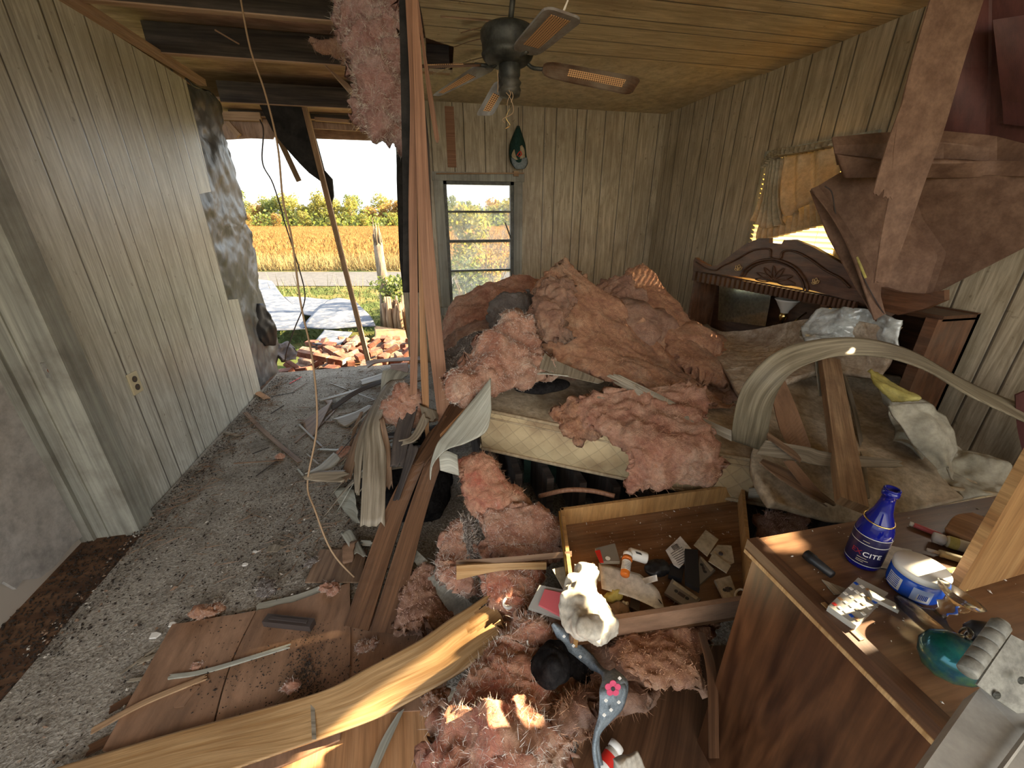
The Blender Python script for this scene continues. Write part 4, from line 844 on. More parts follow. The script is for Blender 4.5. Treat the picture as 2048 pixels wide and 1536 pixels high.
def blade(px, ys, wood, canerect, armpx):
    q = [P(u, v, y=d) for (u, v), d in zip(px, ys)]           # root a, root b, tip b, tip a
    A, B, Cc, D = q; n = (B - A).cross(D - A).normalized(); out = []
    def bp(s, t): return (A.lerp(B, t)).lerp(D.lerp(Cc, t), s)
    for s, t0, t1 in [(0, .28, .72), (.03, .12, .88), (.10, .02, .98), (.3, 0, 1), (.7, 0, 1), (.93, .0, 1), (.98, .08, .92), (1, .2, .8)]:
        out.append([bp(s, t0 + (t1 - t0) * i / 4) for i in range(5)])
    o = sheet('blade', out, wood, th=.009, nu=5, nv=24, parent=fan, lin=True)
    s0, s1, t0, t1 = canerect
    for side in (1, -1):
        g_ = [[bp(s0 + (s1 - s0) * j / 6, t0 + (t1 - t0) * i / 3) + n * side * .0055 for i in range(4)] for j in range(7)]
        sheet('cane_inset', g_, MT['cane'], th=.002, nu=4, nv=7, parent=o, lin=True)
    mm = M(); mm.tube(resample([P(u, v, y=d) for u, v, d in armpx], 10), .009, 8); mm.build('blade_arm', MT['iron'], fan, True)
blade([(1020, 98), (1075, 112), (1168, 38), (1092, 12)], [2.22, 2.24, 1.88, 1.84], MT['bladegrey'], (.22, .92, .22, .74), [(1012, 128, 2.32), (1030, 115, 2.27), (1055, 103, 2.2)])
blade([(1088, 121), (1083, 153), (1262, 190), (1283, 157)], [2.30, 2.27, 2.22, 2.26], MT['bladedark'], (.26, .86, .28, .72), [(1048, 118, 2.33), (1062, 134, 2.32), (1080, 138, 2.3), (1100, 138, 2.29)])
blade([(992, 158), (1016, 178), (986, 230), (951, 231)], [2.42, 2.40, 2.52, 2.55], MT['bladegrey'], (.3, .85, .3, .75), [(1010, 130, 2.36), (1000, 150, 2.40), (1002, 170, 2.42)])
blade([(962, 122), (995, 139), (880, 192), (864, 190)], [2.50, 2.46, 2.72, 2.74], MT['bladegrey'], (.3, .9, .25, .8), [(1000, 125, 2.36), (985, 130, 2.42), (970, 132, 2.48)])
blade([(962, 128), (962, 131), (842, 134), (842, 131)], [2.46, 2.36, 2.30, 2.44], MT['bladedark'], (.3, .9, .25, .8), [(994, 120, 2.34), (988, 132, 2.36), (970, 131, 2.40), (950, 129, 2.4)])
m = M(); m.tube([P(1136, 0, y=1.9), P(1128, 20, y=1.9), P(1120, 38, y=1.92)], .003, 5, taper=[1, 1.5, .6]); tag(m.build('hanging_thread', MT['fib_pale']), 'pale thread hanging over the upper fan blade', 'thread')

# baseball cap hung on the back wall
cap = empty('baseball_cap', P(1036, 340, y=4.34), 'dark green baseball cap hanging above the back window', 'cap')
yy = 4.33
ctrl = [[P(a, v, y=yy + .04), P((a + b_) / 2, v, y=yy - dd), P(b_, v, y=yy + .04)] for a, b_, v, dd in [(1035, 1038, 252, -.03), (1027, 1044, 270, .02), (1020, 1050, 290, .06), (1019, 1052, 310, .08), (1022, 1055, 325, .06), (1030, 1050, 336, 0)]]
sheet('crown', ctrl, gm('cap_green', (.012, .05, .045), (.03, .085, .075), (30, 30, 30), 'Object', .9), th=.01, nu=12, nv=18, parent=cap, smooth=True)
ctrl = [[P(a, v, y=yy - .03), P((a + b_) / 2, v, y=yy - .06), P(b_, v, y=yy - .03)] for a, b_, v in [(1022, 1054, 315), (1025, 1054, 328), (1032, 1048, 338)]]
sheet('brim', ctrl, MT['denim'], th=.006, nu=10, nv=8, parent=cap, smooth=True)
ctrl = [[P(1027, 300, y=yy - .052), P(1044, 290, y=yy - .052)], [P(1023, 312, y=yy - .072), P(1049, 300, y=yy - .062)], [P(1032, 320, y=yy - .078), P(1050, 315, y=yy - .068)]]
pt = sheet('patch', ctrl, MT['cardboard'], th=.004, nu=8, nv=8, parent=cap, smooth=True)
m = M(); m.tube(resample([P(1034, 311, y=yy - .085), P(1040, 303, y=yy - .082), P(1043, 309, y=yy - .082), P(1037, 313, y=yy - .088)], 10), .005, 6); m.build('emblem', MT['red'], cap, True)
m = M(); m.tube([P(1037, 215, y=4.38), P(1036.5, 256, y=4.34)], .003, 6); m.build('strap', MT['wiredark'], cap)

# outlet on the left wall
oc = P(268, 766, x=XL); ot = empty('wall_outlet', oc, 'ivory two-socket outlet on the left wall', 'outlet')
m = M(); m.box(XL, oc.y - .04, oc.z - .06, XL + .009, oc.y + .04, oc.z + .06); pl = m.build('cover_plate', MT['ivory'], ot)
mod = pl.modifiers.new('b', 'BEVEL'); mod.width = .004; mod.segments = 2
for dz in (-.024, .022):
    m = M(); m.lathe((XL + .009, oc.y, oc.z + dz), [(0, 0), (.017, 0), (.017, .003), (0, .003)], 20, (1, 0, 0)); so_ = m.build('socket', MT['wiredark'], ot)
    m = M(); [m.box(XL + .0118, oc.y + s_ - .001, oc.z + dz - .004, XL + .0128, oc.y + s_ + .001, oc.z + dz + .005) for s_ in (-.006, .006)]; m.build('slot', MT['brass'], ot)

# dangling wires
def wire(name, px, r, mat, label):
    m = M(); m.tube(resample([P(u, v, y=d) for u, v, d in px], 70), r, 6); return tag(m.build(name, mat, smooth=True), label, 'wire')
wire('hanging_wire', [(478, -20, 2.58), (500, 95, 2.45), (530, 185, 2.35), (555, 290, 2.2), (566, 400, 2.1), (584, 480, 2.05), (602, 610, 1.95), (625, 720, 1.85), (634, 850, 1.75), (615, 965, 1.68), (630, 1020, 1.58), (665, 1105, 1.47), (722, 1168, 1.42)], .0042, MT['wire'], 'long tan electric cable hanging from the rafters to the floor')
wire('outside_wire', [(520, 240, 4.45), (527, 262, 4.4), (525, 325, 4.4), (545, 365, 4.4), (563, 420, 4.4), (568, 440, 4.4), (590, 510, 4.4), (609, 580, 4.4), (606, 615, 4.4), (590, 655, 4.42), (574, 700, 4.45), (570, 722, 4.5)], .006, MT['wiredark'], 'thin dark wire looping down the middle of the wall hole')

# ============================================================ HANGING INSULATION AND STRIPS
o = sheet('hanging_insulation', rows_px('c2', [
    [(190, -60, 2.75), (330, -60, 2.68), (470, -60, 2.65), (600, -60, 2.62)], [(205, 120, 2.7), (340, 120, 2.6), (470, 130, 2.58), (600, 130, 2.6)],
    [(290, 330, 2.6), (400, 320, 2.5), (500, 320, 2.5), (605, 330, 2.55)], [(325, 540, 2.55), (420, 560, 2.45), (510, 560, 2.45), (610, 560, 2.5)],
    [(350, 720, 2.5), (440, 700, 2.42), (530, 740, 2.42), (618, 760, 2.45)], [(480, 760, 2.48), (530, 830, 2.42), (580, 860, 2.42), (622, 890, 2.42)]]), insul('insulation_hanging', (.48, .21, .19), (.68, .38, .34), (.78, .60, .56), damt=.35), th=.075, nu=60, nv=80, amp=.045, sc=8, fray=.05, round_=True, ridge=.02, fine=.006, seed=21)
tag(o, 'pink insulation batt hanging in shreds from the torn ceiling', 'insulation'); fibres(o, 5200, .05, MT['fib_pale'], 5)
o = sheet('torn_insulation_scrap', rows_px('c2', [[(60, 230, 3.0), (270, 220, 2.9)], [(110, 290, 3.0), (290, 290, 2.9)], [(200, 330, 3.0), (300, 400, 2.9)]]), MT['dusty'], th=.04, nu=18, nv=18, amp=.03, sc=10, fray=.03, round_=True, seed=22)
tag(o, 'small brown insulation scrap stuck to the second rafter', 'insulation'); fibres(o, 300, .04, MT['fib_pink'], 6)
o = sheet('torn_deck_splinters', rows_px('c2', [[(100, 345, 3.62), (130, 360, 3.62)], [(230, 450, 3.62), (240, 490, 3.6)], [(330, 530, 3.6), (320, 580, 3.58)]]), MT['joistedge'], th=.01, nu=8, nv=16, jag0=.1, jag1=.08, seed=23)
tag(o, 'splintered pale wood hanging from the third rafter left of the insulation', 'splinter')

def pstrip(name, c, L, Rr, mat, label, cat='panel strip', group='hanging strips of torn panelling', th=.005, **k):
    """strip given by its two edges as (a, b, y) in a crop, or (u, v, y) of the photo when c is None"""
    f = (lambda t: P(t[0], t[1], y=t[2])) if c is None else (lambda t: Q(c, t[0], t[1], y=t[2]))
    g = (lambda t: P(t[0], t[1], z=t[2])) if c is None else (lambda t: Q(c, t[0], t[1], z=t[2]))
    f2 = lambda t: (g(t[:3]) if len(t) == 4 else f(t))
    o = strip(name, [f2(t) for t in L], [f2(t) for t in Rr], mat, th=th, **k); return tag(o, label, cat, group)
pstrip('hanging_strip', None, [(798, -15, 2.10), (803, 250, 2.08), (806, 420, 2.06), (806, 583, 2.04)], [(812, -15, 2.10), (822, 250, 2.08), (822, 420, 2.06), (822, 583, 2.04)], MT['tar'], 'black-sided strip hanging behind the others, blunt end above the lawn', th=.012)
pstrip('hanging_strip', None, [(810, -15, 2.04), (820, 200, 2.02), (817, 420, 2.0), (820, 640, 1.97), (820, 793, 1.95)], [(824, -15, 2.04), (836, 200, 2.02), (834, 420, 2.0), (836, 640, 1.97), (834, 790, 1.95)], MT['redbrown'], 'leftmost red-brown hanging strip with a torn square end', nu=6, jag1=.02, th=.006)
pstrip('hanging_strip', None, [(823, -15, 1.98), (829, 190, 1.96), (836, 420, 1.93), (850, 620, 1.9), (880, 874, 1.86)], [(833, -15, 1.98), (848, 190, 1.96), (862, 420, 1.93), (880, 620, 1.9), (903, 842, 1.86)], MT['redbrown'], 'widest red-brown hanging strip with a slanted lower end', nu=6, th=.006)
pstrip('hanging_strip', None, [(833, 300, 2.0), (838, 580, 1.96), (842, 760, 1.92), (853, 895, 1.9)], [(840, 300, 2.0), (848, 580, 1.96), (857, 760, 1.92), (858, 902, 1.9)], MT['orangewood'], 'narrow orange hanging strip tapering to a point between two wider ones', th=.006)
pstrip('hanging_strip', None, [(829, -8, 2.2), (846, 110, 2.2), (855, 190, 2.2), (871, 288, 2.2)], [(836, -8, 2.2), (852, 110, 2.2), (865, 190, 2.2), (880, 287, 2.2)], MT['redbrown'], 'short thin red strip hanging in front of the back wall', nu=4, jag1=.03, th=.006)
pstrip('hanging_strip', None, [(842, 195, 2.3), (853, 300, 2.3), (858, 450, 2.3), (866, 610, 2.3), (868, 655, 2.3)], [(848, 195, 2.3), (859, 300, 2.3), (865, 450, 2.3), (874, 610, 2.3), (880, 655, 2.3)], MT['joist'], 'dark strip hanging just left of the back window frame', th=.012)
# the two long dark boards leaning from the debris to the floor
G2 = 'long dark boards leaning on the debris'
def lean(top, bot, w0, w1, mat, label):
    pass
pstrip('leaning_board', None, [(858, 868, 1.80), (775, 1011, 1.55), (689, 1251, .04, 1)], [(893, 832, 1.80), (815, 1011, 1.55), (737, 1262, .04, 1)], MT['darkbrown'], 'left of the two long dark brown boards standing on the floor', 'board', G2, th=.012)
pstrip('leaning_board', None, [(868, 880, 1.74), (820, 1011, 1.52), (741, 1262, .04, 1)], [(905, 868, 1.74), (856, 1011, 1.52), (793, 1270, .04, 1)], MT['darkbrown'], 'right of the two long dark brown boards standing on the floor', 'board', G2, th=.012)
m = M(); m.bar(Q('d2', 590, 90, y=1.53), Q('d2', 470, 460, y=1.38), .006, .02); tag(m.build('white_splinter', MT['panelpale']), 'thin whitish splinter between the two long dark boards', 'splinter')

# ============================================================ BED
A, B, Cc, D = V((.22, 1.76, 0)), V((2.15, .86, 0)), V((2.42, 3.05, 0)), V((.75, 3.5, 0)); zA, zB, zC, zD = .64, .50, .62, .72; TH = .22
bed = empty('mattress', (1.3, 2.2, .25), 'stained beige mattress with a piped edge lying under the insulation', 'mattress')
def mtop(s, t, dz=0):
    p = A.lerp(B, s).lerp(D.lerp(Cc, s), t); z = (zA * (1 - s) + zB * s) * (1 - t) + (zD * (1 - s) + zC * s) * t
    return V((p.x, p.y, z + dz - .03 * math.sin(s * 3.14) + .02 * math.sin(t * 3)))
g = []
for j in range(30):
    t = j / 29; r_ = []
    for i in range(60):
        s = i / 59; p = mtop(s, t); q = .008 * abs(math.sin(s * 42)) * abs(math.sin(t * 36)); r_.append(p + V((0, 0, q + .02 * fbm(p * 4))))
    g.append(r_)
m = M(); nn = 60; m.add([p for r_ in g for p in r_], [(j * nn + i, j * nn + i + 1, (j + 1) * nn + i + 1, (j + 1) * nn + i) for j in range(29) for i in range(59)]); m.build('mattress_top', MT['quilt'], bed, True)
def side(f, name='mattress_side', th=TH, dz=0, mat=None):
    rows = []
    for j in range(9):
        k = j / 8; bulge = .022 * math.sin(k * 3.14) ; r_ = []
        for i in range(50):
            p, n = f(i / 49); r_.append(p + V((0, 0, -th * k + dz)) + n * bulge)
        rows.append(r_)
    return rows
nf = (B - A).cross(V((0, 0, -1))).normalized() * -1; nf = V((-.42, -.9, 0)).normalized(); nl = V((-.95, .25, 0)).normalized()
def front(s): return mtop(s, 0), nf
def foot_(s): return mtop(0, s), nl
for f in (front, foot_):
    rows = side(f); U = []
    m = M(); nn = 50; pts = [p for r_ in rows for p in r_]; L = (rows[0][-1] - rows[0][0]).length
    fs = [(j * nn + i, j * nn + i + 1, (j + 1) * nn + i + 1, (j + 1) * nn + i) for j in range(8) for i in range(49)]
    uv = [[(i / 49 * L, j / 8 * TH), ((i + 1) / 49 * L, j / 8 * TH), ((i + 1) / 49 * L, (j + 1) / 8 * TH), (i / 49 * L, (j + 1) / 8 * TH)] for j in range(8) for i in range(49)]
    m.add(pts, fs, uv); m.build('mattress_side', MT['ticking'], bed, True)
m = M()
for dz in (.0, -TH):
    m.tube([mtop(i / 30, 0, dz) + nf * .006 for i in range(31)], .009, 8); m.tube([mtop(0, i / 30, dz) + nl * .006 for i in range(31)], .009, 8)
m.tube([mtop(i / 30, 0, -.035) + nf * .010 for i in range(31)], .005, 6)
m.build('piping', gm('piping_tan', (.42, .32, .2), (.5, .4, .26), (9, 9, 9), 'Object', .7), bed, True)
m = M(); m.add([mtop(0, 0, -TH), mtop(1, 0, -TH), mtop(1, 1, -TH), mtop(0, 1, -TH)], [(0, 1, 2, 3)]); m.build('mattress_underside', MT['ticking'], bed)
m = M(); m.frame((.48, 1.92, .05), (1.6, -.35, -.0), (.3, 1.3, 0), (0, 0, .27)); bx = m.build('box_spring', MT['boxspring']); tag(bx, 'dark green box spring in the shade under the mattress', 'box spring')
m = M()
for j in range(14): p = mtop(j / 13, .04, -.262); m.box(p.x - .018, p.y - .1, .05, p.x + .018, p.y + .9, min(.30, p.z))
tag(m.build('slatted_bed_base', MT['joist']), 'dark slatted bed frame under the mattress', 'bed frame')
# curved reddish hoop under the bed
m = M(); m.tube(resample([Q('c5', 640, 1440, y=1.5), Q('c5', 800, 1405, y=1.42), Q('c5', 950, 1410, y=1.38), Q('c5', 1080, 1440, y=1.32)], 24), .011, 8); tag(m.build('bent_hoop', MT['redbrown'], smooth=True), 'bent red-brown wooden hoop in the dark under the mattress', 'hoop')

# headboard
HX = 2.25
hb = empty('headboard', (HX, 2.5, 0), 'carved dark walnut bookcase headboard with mirrors and arched crest', 'headboard')
def hy_(u, v): p = P(u, v, x=HX - .02); return (p.y, p.z)
crest_top = [hy_(*p) for p in [(1389, 522), (1392, 515), (1402, 522), (1420, 532), (1437, 531), (1446, 524), (1470, 505), (1495, 487), (1520, 477), (1541, 476), (1541, 486), (1566, 488), (1570, 480), (1590, 479), (1625, 492), (1660, 512), (1690, 530), (1715, 552), (1730, 560), (1760, 572), (1800, 584), (1850, 588), (1892, 580)]]
crest_bot = [hy_(*p) for p in [(1892, 600), (1850, 618), (1800, 630), (1716, 604), (1600, 574), (1500, 556), (1388, 542)]]
m = M(); m.poly([V((HX, a, b_)) for a, b_ in crest_top + crest_bot], (-1, 0, 0), .03); m.build('crest', MT['headwood'], hb)
# raised moulding following the arch
def mould(pxs, r, mat, name='moulding', n=50, x=HX - .035):
    mm = M(); mm.tube(resample([P(u, v, x=x) for u, v in pxs], n), r, 6); return mm.build(name, mat, hb, True)
mould([(1392, 524), (1410, 536), (1430, 541), (1444, 532), (1470, 520), (1500, 503), (1520, 498), (1540, 499), (1541, 515), (1560, 517), (1566, 503), (1590, 503), (1620, 518), (1650, 540), (1680, 556), (1700, 575)], .006, MT['headwooddark'])
mould([(1482, 552), (1490, 538), (1510, 525), (1535, 519), (1560, 521), (1590, 535), (1610, 560), (1615, 582)], .009, MT['headwooddark'])
mould([(1488, 553), (1496, 541), (1514, 529), (1536, 524), (1558, 526), (1585, 538), (1603, 560), (1608, 580)], .005, MT['headwooddark'])
for k, (du, dv) in enumerate([(-34, -2), (-31, -14), (-18, -24), (0, -27), (20, -22), (36, -8), (42, 8)]):
    c0 = (1546, 560); e = (c0[0] + du * 1.05, c0[1] + dv * 1.05); nx, ny = -dv * .14, du * .14
    mould([c0, (c0[0] + du * .5 + nx, c0[1] + dv * .5 + ny), e, (c0[0] + du * .5 - nx, c0[1] + dv * .5 - ny), c0], .0035, MT['headwooddark'], 'shell_carving', 20)
for (cu, cv) in ((1476, 541), (1630, 568)):
    for du, dv in ((-7, -3), (-4, -10), (3, -12), (8, -7)):
        mould([(cu, cv), (cu + du * .5 - dv * .25, cv + dv * .5 + du * .25), (cu + du, cv + dv), (cu + du * .5 + dv * .25, cv + dv * .5 - du * .25), (cu, cv)], .002, MT['gold'], 'gilt_leaf', 14)
m = M(); na = 34
for k in range(na):
    f = k / na; u = 1389 + (1720 - 1389) * f; v = 542 + (604 - 542) * f ** .95; u2 = 1389 + (1720 - 1389) * (k + .55) / na
    a = P(u, v, x=HX - .04); b_ = P(u2, v, x=HX - .04); z1 = P(u, v + 19, x=HX - .04).z; m.frame((HX - .052, b_.y, z1), (.02, 0, 0), (0, a.y - b_.y, 0), (0, 0, a.z - z1))
m.build('dentil_moulding', MT['headwooddark'], hb)
def hz(u, v): return P(u, v, x=HX)
HD = 2.50
cr_y = [hz(1389, 545).y, hz(1720, 604).y, hz(1892, 600).y]; ytop = hz(1389, 545).z
yl, yr = cr_y[0], cr_y[2]
m = M(); m.box(HD - .02, yr, .35, HD, yl, ytop + .02); m.box(HX + .01, yr, .46, HD, yl, .49); m.box(HX + .03, yr, ytop - .01, HD, yl, ytop + .015)
m.build('carcass', MT['headwooddark'], hb)
ym = P(1640, 620, x=HX).y
for y0, y1 in ((yl - .03, yl), (ym - .03, ym + .01), (yr, yr + .05)):
    m = M(); m.box(HX + .005, y0, 0, HD, y1, ytop); m.build('upright', MT['headwood'], hb)
for pxs in ([(1439, 551), (1543, 583), (1531, 653), (1436, 640)], [(1641, 606), (1803, 640), (1798, 690), (1641, 640)]):
    m = M(); m.poly([P(u, v, x=HX + .12) for u, v in pxs], (1, 0, 0), .004); m.build('mirror', MT['mirror'], hb)
m = M(); m.add([P(u, v, z=.495) for u, v in [(1446, 636), (1420, 652), (1500, 672), (1530, 655)]], [(0, 1, 2, 3)]); m.build('mirror_shelf', MT['mirror'], hb)
# little lamp fixed in the headboard
lp = P(1572, 640, x=HX + .06); sh = P(1572, 612, x=HX + .06)
m = M(); m.lathe(sh, [(.022, -.045), (.026, -.03), (.045, 0), (.062, .03), (.075, .045), (.072, .045), (.042, 0), (.02, -.03)], 24, (0, 0, 1), caps=False); m.build('lamp_shade', MT['glassfrost'], hb, True)
m = M(); m.lathe(sh - V((0, 0, .075)), [(.012, -.04), (.016, -.02), (.026, 0), (.026, .012), (.02, .03)], 16); m.tube(resample([sh + V((.0, 0, -.11)), sh + V((.02, -.04, -.13)), sh + V((.05, -.06, -.08)), sh + V((.12, -.05, -.04))], 14), .006, 8)
m.build('lamp_arm', MT['brass'], hb, True)

# window dressing on the right wall
bl = empty('window_blind', (XR - .03, 2.5, 1.15), 'glowing cream horizontal blind above the headboard', 'blind')
m = M(); n = 26; zt0, zb0 = 1.90, 1.11
for k in range(n):
    z = zt0 - (zt0 - zb0) * k / (n - 1); m.frame((XR - .045, 2.16, z), (.024, 0, -.014), (0, .70, 0), (.0012, 0, .002))
m.build('slats', MT['blind'], bl)
m = M()
for y in (2.3, 2.8): m.tube([(XR - .035, y, zb0), (XR - .035, y, zt0)], .0015, 4)
m.build('ladder_cord', MT['cardboard'], bl)
vl = empty('curtain_valance', (XR - .06, 2.7, 1.9), 'tan ruffled swag valance bunched above the glowing blind', 'curtain')
def pleat(rows, name, amp, fr, th=.004, nu=70, nv=30, x0=XR - .075, mat='valance'):
    g = sheet_grid([[P(u, v, x=x0 - dx) for u, v, dx in r] for r in rows], nu, nv); out = []
    for j in range(nv):
        out.append([g[j][i] + V((-amp * 2.2 * (1 + math.sin(i / nu * fr + .8 * math.sin(j / nv * 3))) * (.6 + .4 * j / nv), 0, 0)) for i in range(nu)])
    return sheet(name, out, MT[mat], th=th, nu=nu, nv=nv, parent=vl, lin=True, smooth=True)
pleat([[(1538, 322, .04), (1560, 300, .05), (1610, 293, .05), (1680, 280, .04)], [(1544, 336, .05), (1568, 314, .06), (1615, 306, .06), (1684, 292, .05)]], 'ruffle_heading', .022, 110, nv=10, nu=110)
pleat([[(1548, 325, .02), (1580, 312, .03), (1625, 304, .03), (1690, 290, .02)], [(1545, 365, .03), (1580, 366, .06), (1630, 350, .06), (1695, 325, .03)], [(1542, 405, .04), (1582, 412, .09), (1630, 388, .08), (1690, 350, .04)], [(1548, 418, .03), (1588, 432, .06), (1625, 405, .06), (1680, 362, .03)]], 'swag', .012, 26, nu=90, nv=44)
pleat([[(1540, 330, .07), (1552, 322, .08), (1572, 316, .07)], [(1536, 375, .08), (1546, 385, .10), (1566, 380, .07)], [(1522, 420, .08), (1542, 438, .10), (1572, 425, .06)], [(1512, 440, .07), (1540, 456, .08), (1580, 448, .05)]], 'tail', .014, 34, nu=50)
pleat([[(1530, 440, .03), (1600, 415, .04), (1665, 372, .03)], [(1524, 468, .03), (1600, 450, .04), (1680, 415, .03)], [(1528, 482, .03), (1600, 464, .04), (1690, 440, .03)]], 'ruffle_trim', .016, 80, nv=20, nu=90, mat='valance')

# ============================================================ PANELS HANGING AT THE TOP RIGHT
def inroom(p, u, v, xmax): return p if p.x <= xmax else P(u, v, x=xmax)
def pquad(name, pts, mat, label, cat='panel', th=.006, nu=30, nv=30, amp=.0, xmax=2.47, **k):
    o = sheet(name, [[inroom(P(u, v, y=d), u, v, xmax) for u, v, d in r] for r in pts], mat, th=th, nu=nu, nv=nv, amp=amp, **k); return tag(o, label, cat)
pquad('hanging_wallboard', [[(1880, -30, 1.75), (1980, -30, 1.70), (2120, -30, 1.62)], [(1872, 130, 1.75), (1980, 130, 1.7), (2120, 130, 1.62)], [(1868, 262, 1.74), (1975, 278, 1.68), (2120, 300, 1.6)]], MT['mahogany'], 'dark mahogany-red panel hanging in the top right corner', lin=True, seed=31)
pquad('hanging_wallboard', [[(1985, 40, 1.60), (2120, 20, 1.55)], [(2005, 200, 1.60), (2120, 210, 1.55)], [(2008, 248, 1.6), (2120, 262, 1.55)]], MT['mahogany'], 'second mahogany panel overlapping at the right frame edge', xmax=2.44, lin=True, seed=32)
pquad('curled_wallboard', [[(1664, 275, 1.72), (1760, 266, 1.70), (1880, 262, 1.66), (1990, 272, 1.60), (2140, 310, 1.52)], [(1667, 292, 1.69), (1760, 288, 1.66), (1880, 285, 1.62), (1990, 298, 1.56), (2140, 325, 1.50)], [(1674, 330, 1.69), (1760, 330, 1.66), (1880, 332, 1.63), (1990, 336, 1.58), (2140, 345, 1.50)]], MT['rustpanel'], 'upper face of the curled red-brown panel at the right', th=.005, xmax=2.43, lin=True, seed=33)
pquad('curled_wallboard', [[(1672, 308, 1.66), (1760, 322, 1.60), (1880, 322, 1.54), (1990, 322, 1.50), (2140, 322, 1.44)], [(1690, 356, 1.66), (1760, 352, 1.64), (1880, 352, 1.60), (1990, 352, 1.56), (2140, 355, 1.50)]], MT['rustpanel'], 'lower rolled lip of the curled panel crossing to the right edge', th=.022, xmax=2.41, lin=True, seed=34)
pquad('fallen_wallboard', [[(1620, 382, 1.85), (1688, 340, 1.80), (1800, 350, 1.75), (2140, 350, 1.62)], [(1655, 470, 1.72), (1720, 440, 1.72), (1830, 440, 1.70), (2140, 400, 1.62)], [(1712, 575, 1.62), (1770, 540, 1.62), (1880, 510, 1.62), (2140, 425, 1.60)], [(1757, 650, 1.55), (1778, 634, 1.56), (1850, 597, 1.58), (2140, 448, 1.58)]], MT['rustpanel'], 'big brown triangular panel hanging point-down over the headboard', th=.008, xmax=2.455, lin=True, seed=35)
pquad('panel_offcut', [[(1622, 378, 1.80), (1636, 372, 1.79)], [(1668, 440, 1.68), (1694, 455, 1.67)], [(1705, 515, 1.62), (1745, 545, 1.60)], [(1748, 640, 1.53), (1770, 628, 1.53)]], MT['rustpanel'], 'narrow brown strip along the left edge of the triangular panel', th=.006, nu=6, seed=36)
pquad('long_strip', [[(1868, -30, 1.50), (1975, -30, 1.47)], [(1822, 130, 1.48), (1925, 130, 1.45)], [(1790, 270, 1.45), (1885, 265, 1.43)], [(1780, 375, 1.43), (1850, 360, 1.42)], [(1762, 470, 1.41), (1812, 470, 1.41)], [(1748, 566, 1.40), (1775, 566, 1.40)]], MT['rustpanel'], 'longest pale brown strip hanging in front of the triangular panel', 'panel strip', nu=8, jag1=.01, seed=37)
pquad('frayed_strip', [[(1806, 200, 1.46), (1832, 215, 1.455)], [(1775, 285, 1.45), (1815, 300, 1.44)], [(1745, 388, 1.43), (1782, 404, 1.42)]], MT['rustpanel'], 'frayed pale strip splitting off the longest strip', 'panel strip', nu=14, nv=24, jag1=.035, th=.004, seed=38)
wire('panel_wire', [(1650, 372, 1.74), (1664, 386, 1.72), (1672, 430, 1.70), (1690, 465, 1.67), (1706, 500, 1.64), (1712, 514, 1.63), (1725, 550, 1.59), (1745, 590, 1.55), (1768, 628, 1.53)], .0028, MT['wiredark'], 'dark wire with a yellow sleeve hanging across the triangular panel')
m = M(); m.tube([P(1713, 514, y=1.62), P(1722, 534, y=1.60), P(1731, 556, y=1.58)], .006, 8); tag(m.build('wire_sleeve', MT['yellowcloth'], smooth=True), 'pale yellow sleeve around the dark wire', 'wire sleeve')
pquad('mahogany_offcut', [[(2030, 790, 1.0), (2120, 750, .95)], [(2035, 860, 1.0), (2120, 900, .95)], [(2060, 960, .95), (2120, 980, .9)]], MT['mahogany'], 'dark red board end at the right frame edge above the dresser', 'board', seed=39)

# ============================================================ ARCH STRIP, BEAMS AND CLOTH ON THE BED (all given on the mattress or above it)
arch_o = [(1463, 880, .58), (1466, 845, .66), (1478, 790, .80), (1505, 745, .90), (1550, 705, .97), (1610, 683, 1.0), (1690, 675, 1.0), (1760, 682, .98), (1830, 705, .93), (1900, 745, .86), (1970, 780, .80), (2060, 815, .74)]
arch_i = [(1535, 905, .56), (1537, 860, .64), (1546, 810, .75), (1560, 775, .83), (1585, 745, .90), (1625, 725, .95), (1680, 712, .97), (1745, 712, .95), (1800, 722, .91), (1860, 745, .85), (1935, 790, .77), (2060, 850, .68)]
dep = [1.22, 1.20, 1.18, 1.17, 1.17, 1.18, 1.18, 1.17, 1.14, 1.10, 1.05, .98]
o = strip('arched_strip', [P(u, v, y=d + .03) for (u, v, z), d in zip(arch_o, dep)], [P(u, v, y=d - .03) for (u, v, z), d in zip(arch_i, dep)], MT['archface'], th=.005, nu=8, nv=60, smooth=True)
tag(o, 'grey-tan panelling strip bent into a high arch over the mattress', 'panel strip')
GS = 'split panelling strips lying over the bed'
pstrip('split_strip', 'c5', [(1085, 718, 1.62), (1350, 850, 1.50), (1600, 985, 1.35), (1765, 1055, 1.24)], [(1130, 805, 1.60), (1330, 905, 1.48), (1560, 1020, 1.33), (1765, 1120, 1.22)], MT['panelface'], 'wide splintered pale strip running down to the foot of the arch', group=GS, nu=10, nv=30, jag0=.16, seed=41)
pstrip('split_strip', 'c5', [(965, 850, 1.60), (1200, 915, 1.52), (1450, 985, 1.40), (1660, 1045, 1.28)], [(970, 875, 1.60), (1200, 935, 1.52), (1450, 1010, 1.40), (1650, 1075, 1.28)], MT['panelface'], 'thin curved pale strip just below the wide splintered one', group=GS, nu=4, jag0=.04, seed=42)
pstrip('split_strip', 'c6', [(540, 1260, 1.10), (780, 1300, 1.10), (900, 1330, 1.08), (1350, 1380, 1.0)], [(480, 1340, 1.08), (720, 1380, 1.06), (900, 1410, 1.04), (1350, 1420, .98)], MT['panelface'], 'pale cracked strip lying left to right under the tall timber', group=GS, nu=6, jag1=.05, seed=43)
pstrip('split_strip', 'c6', [(548, 1215, 1.12), (750, 1350, 1.08)], [(545, 1245, 1.10), (735, 1390, 1.05)], MT['panelback'], 'short brown strip inside the foot of the arch', group=GS, seed=44)
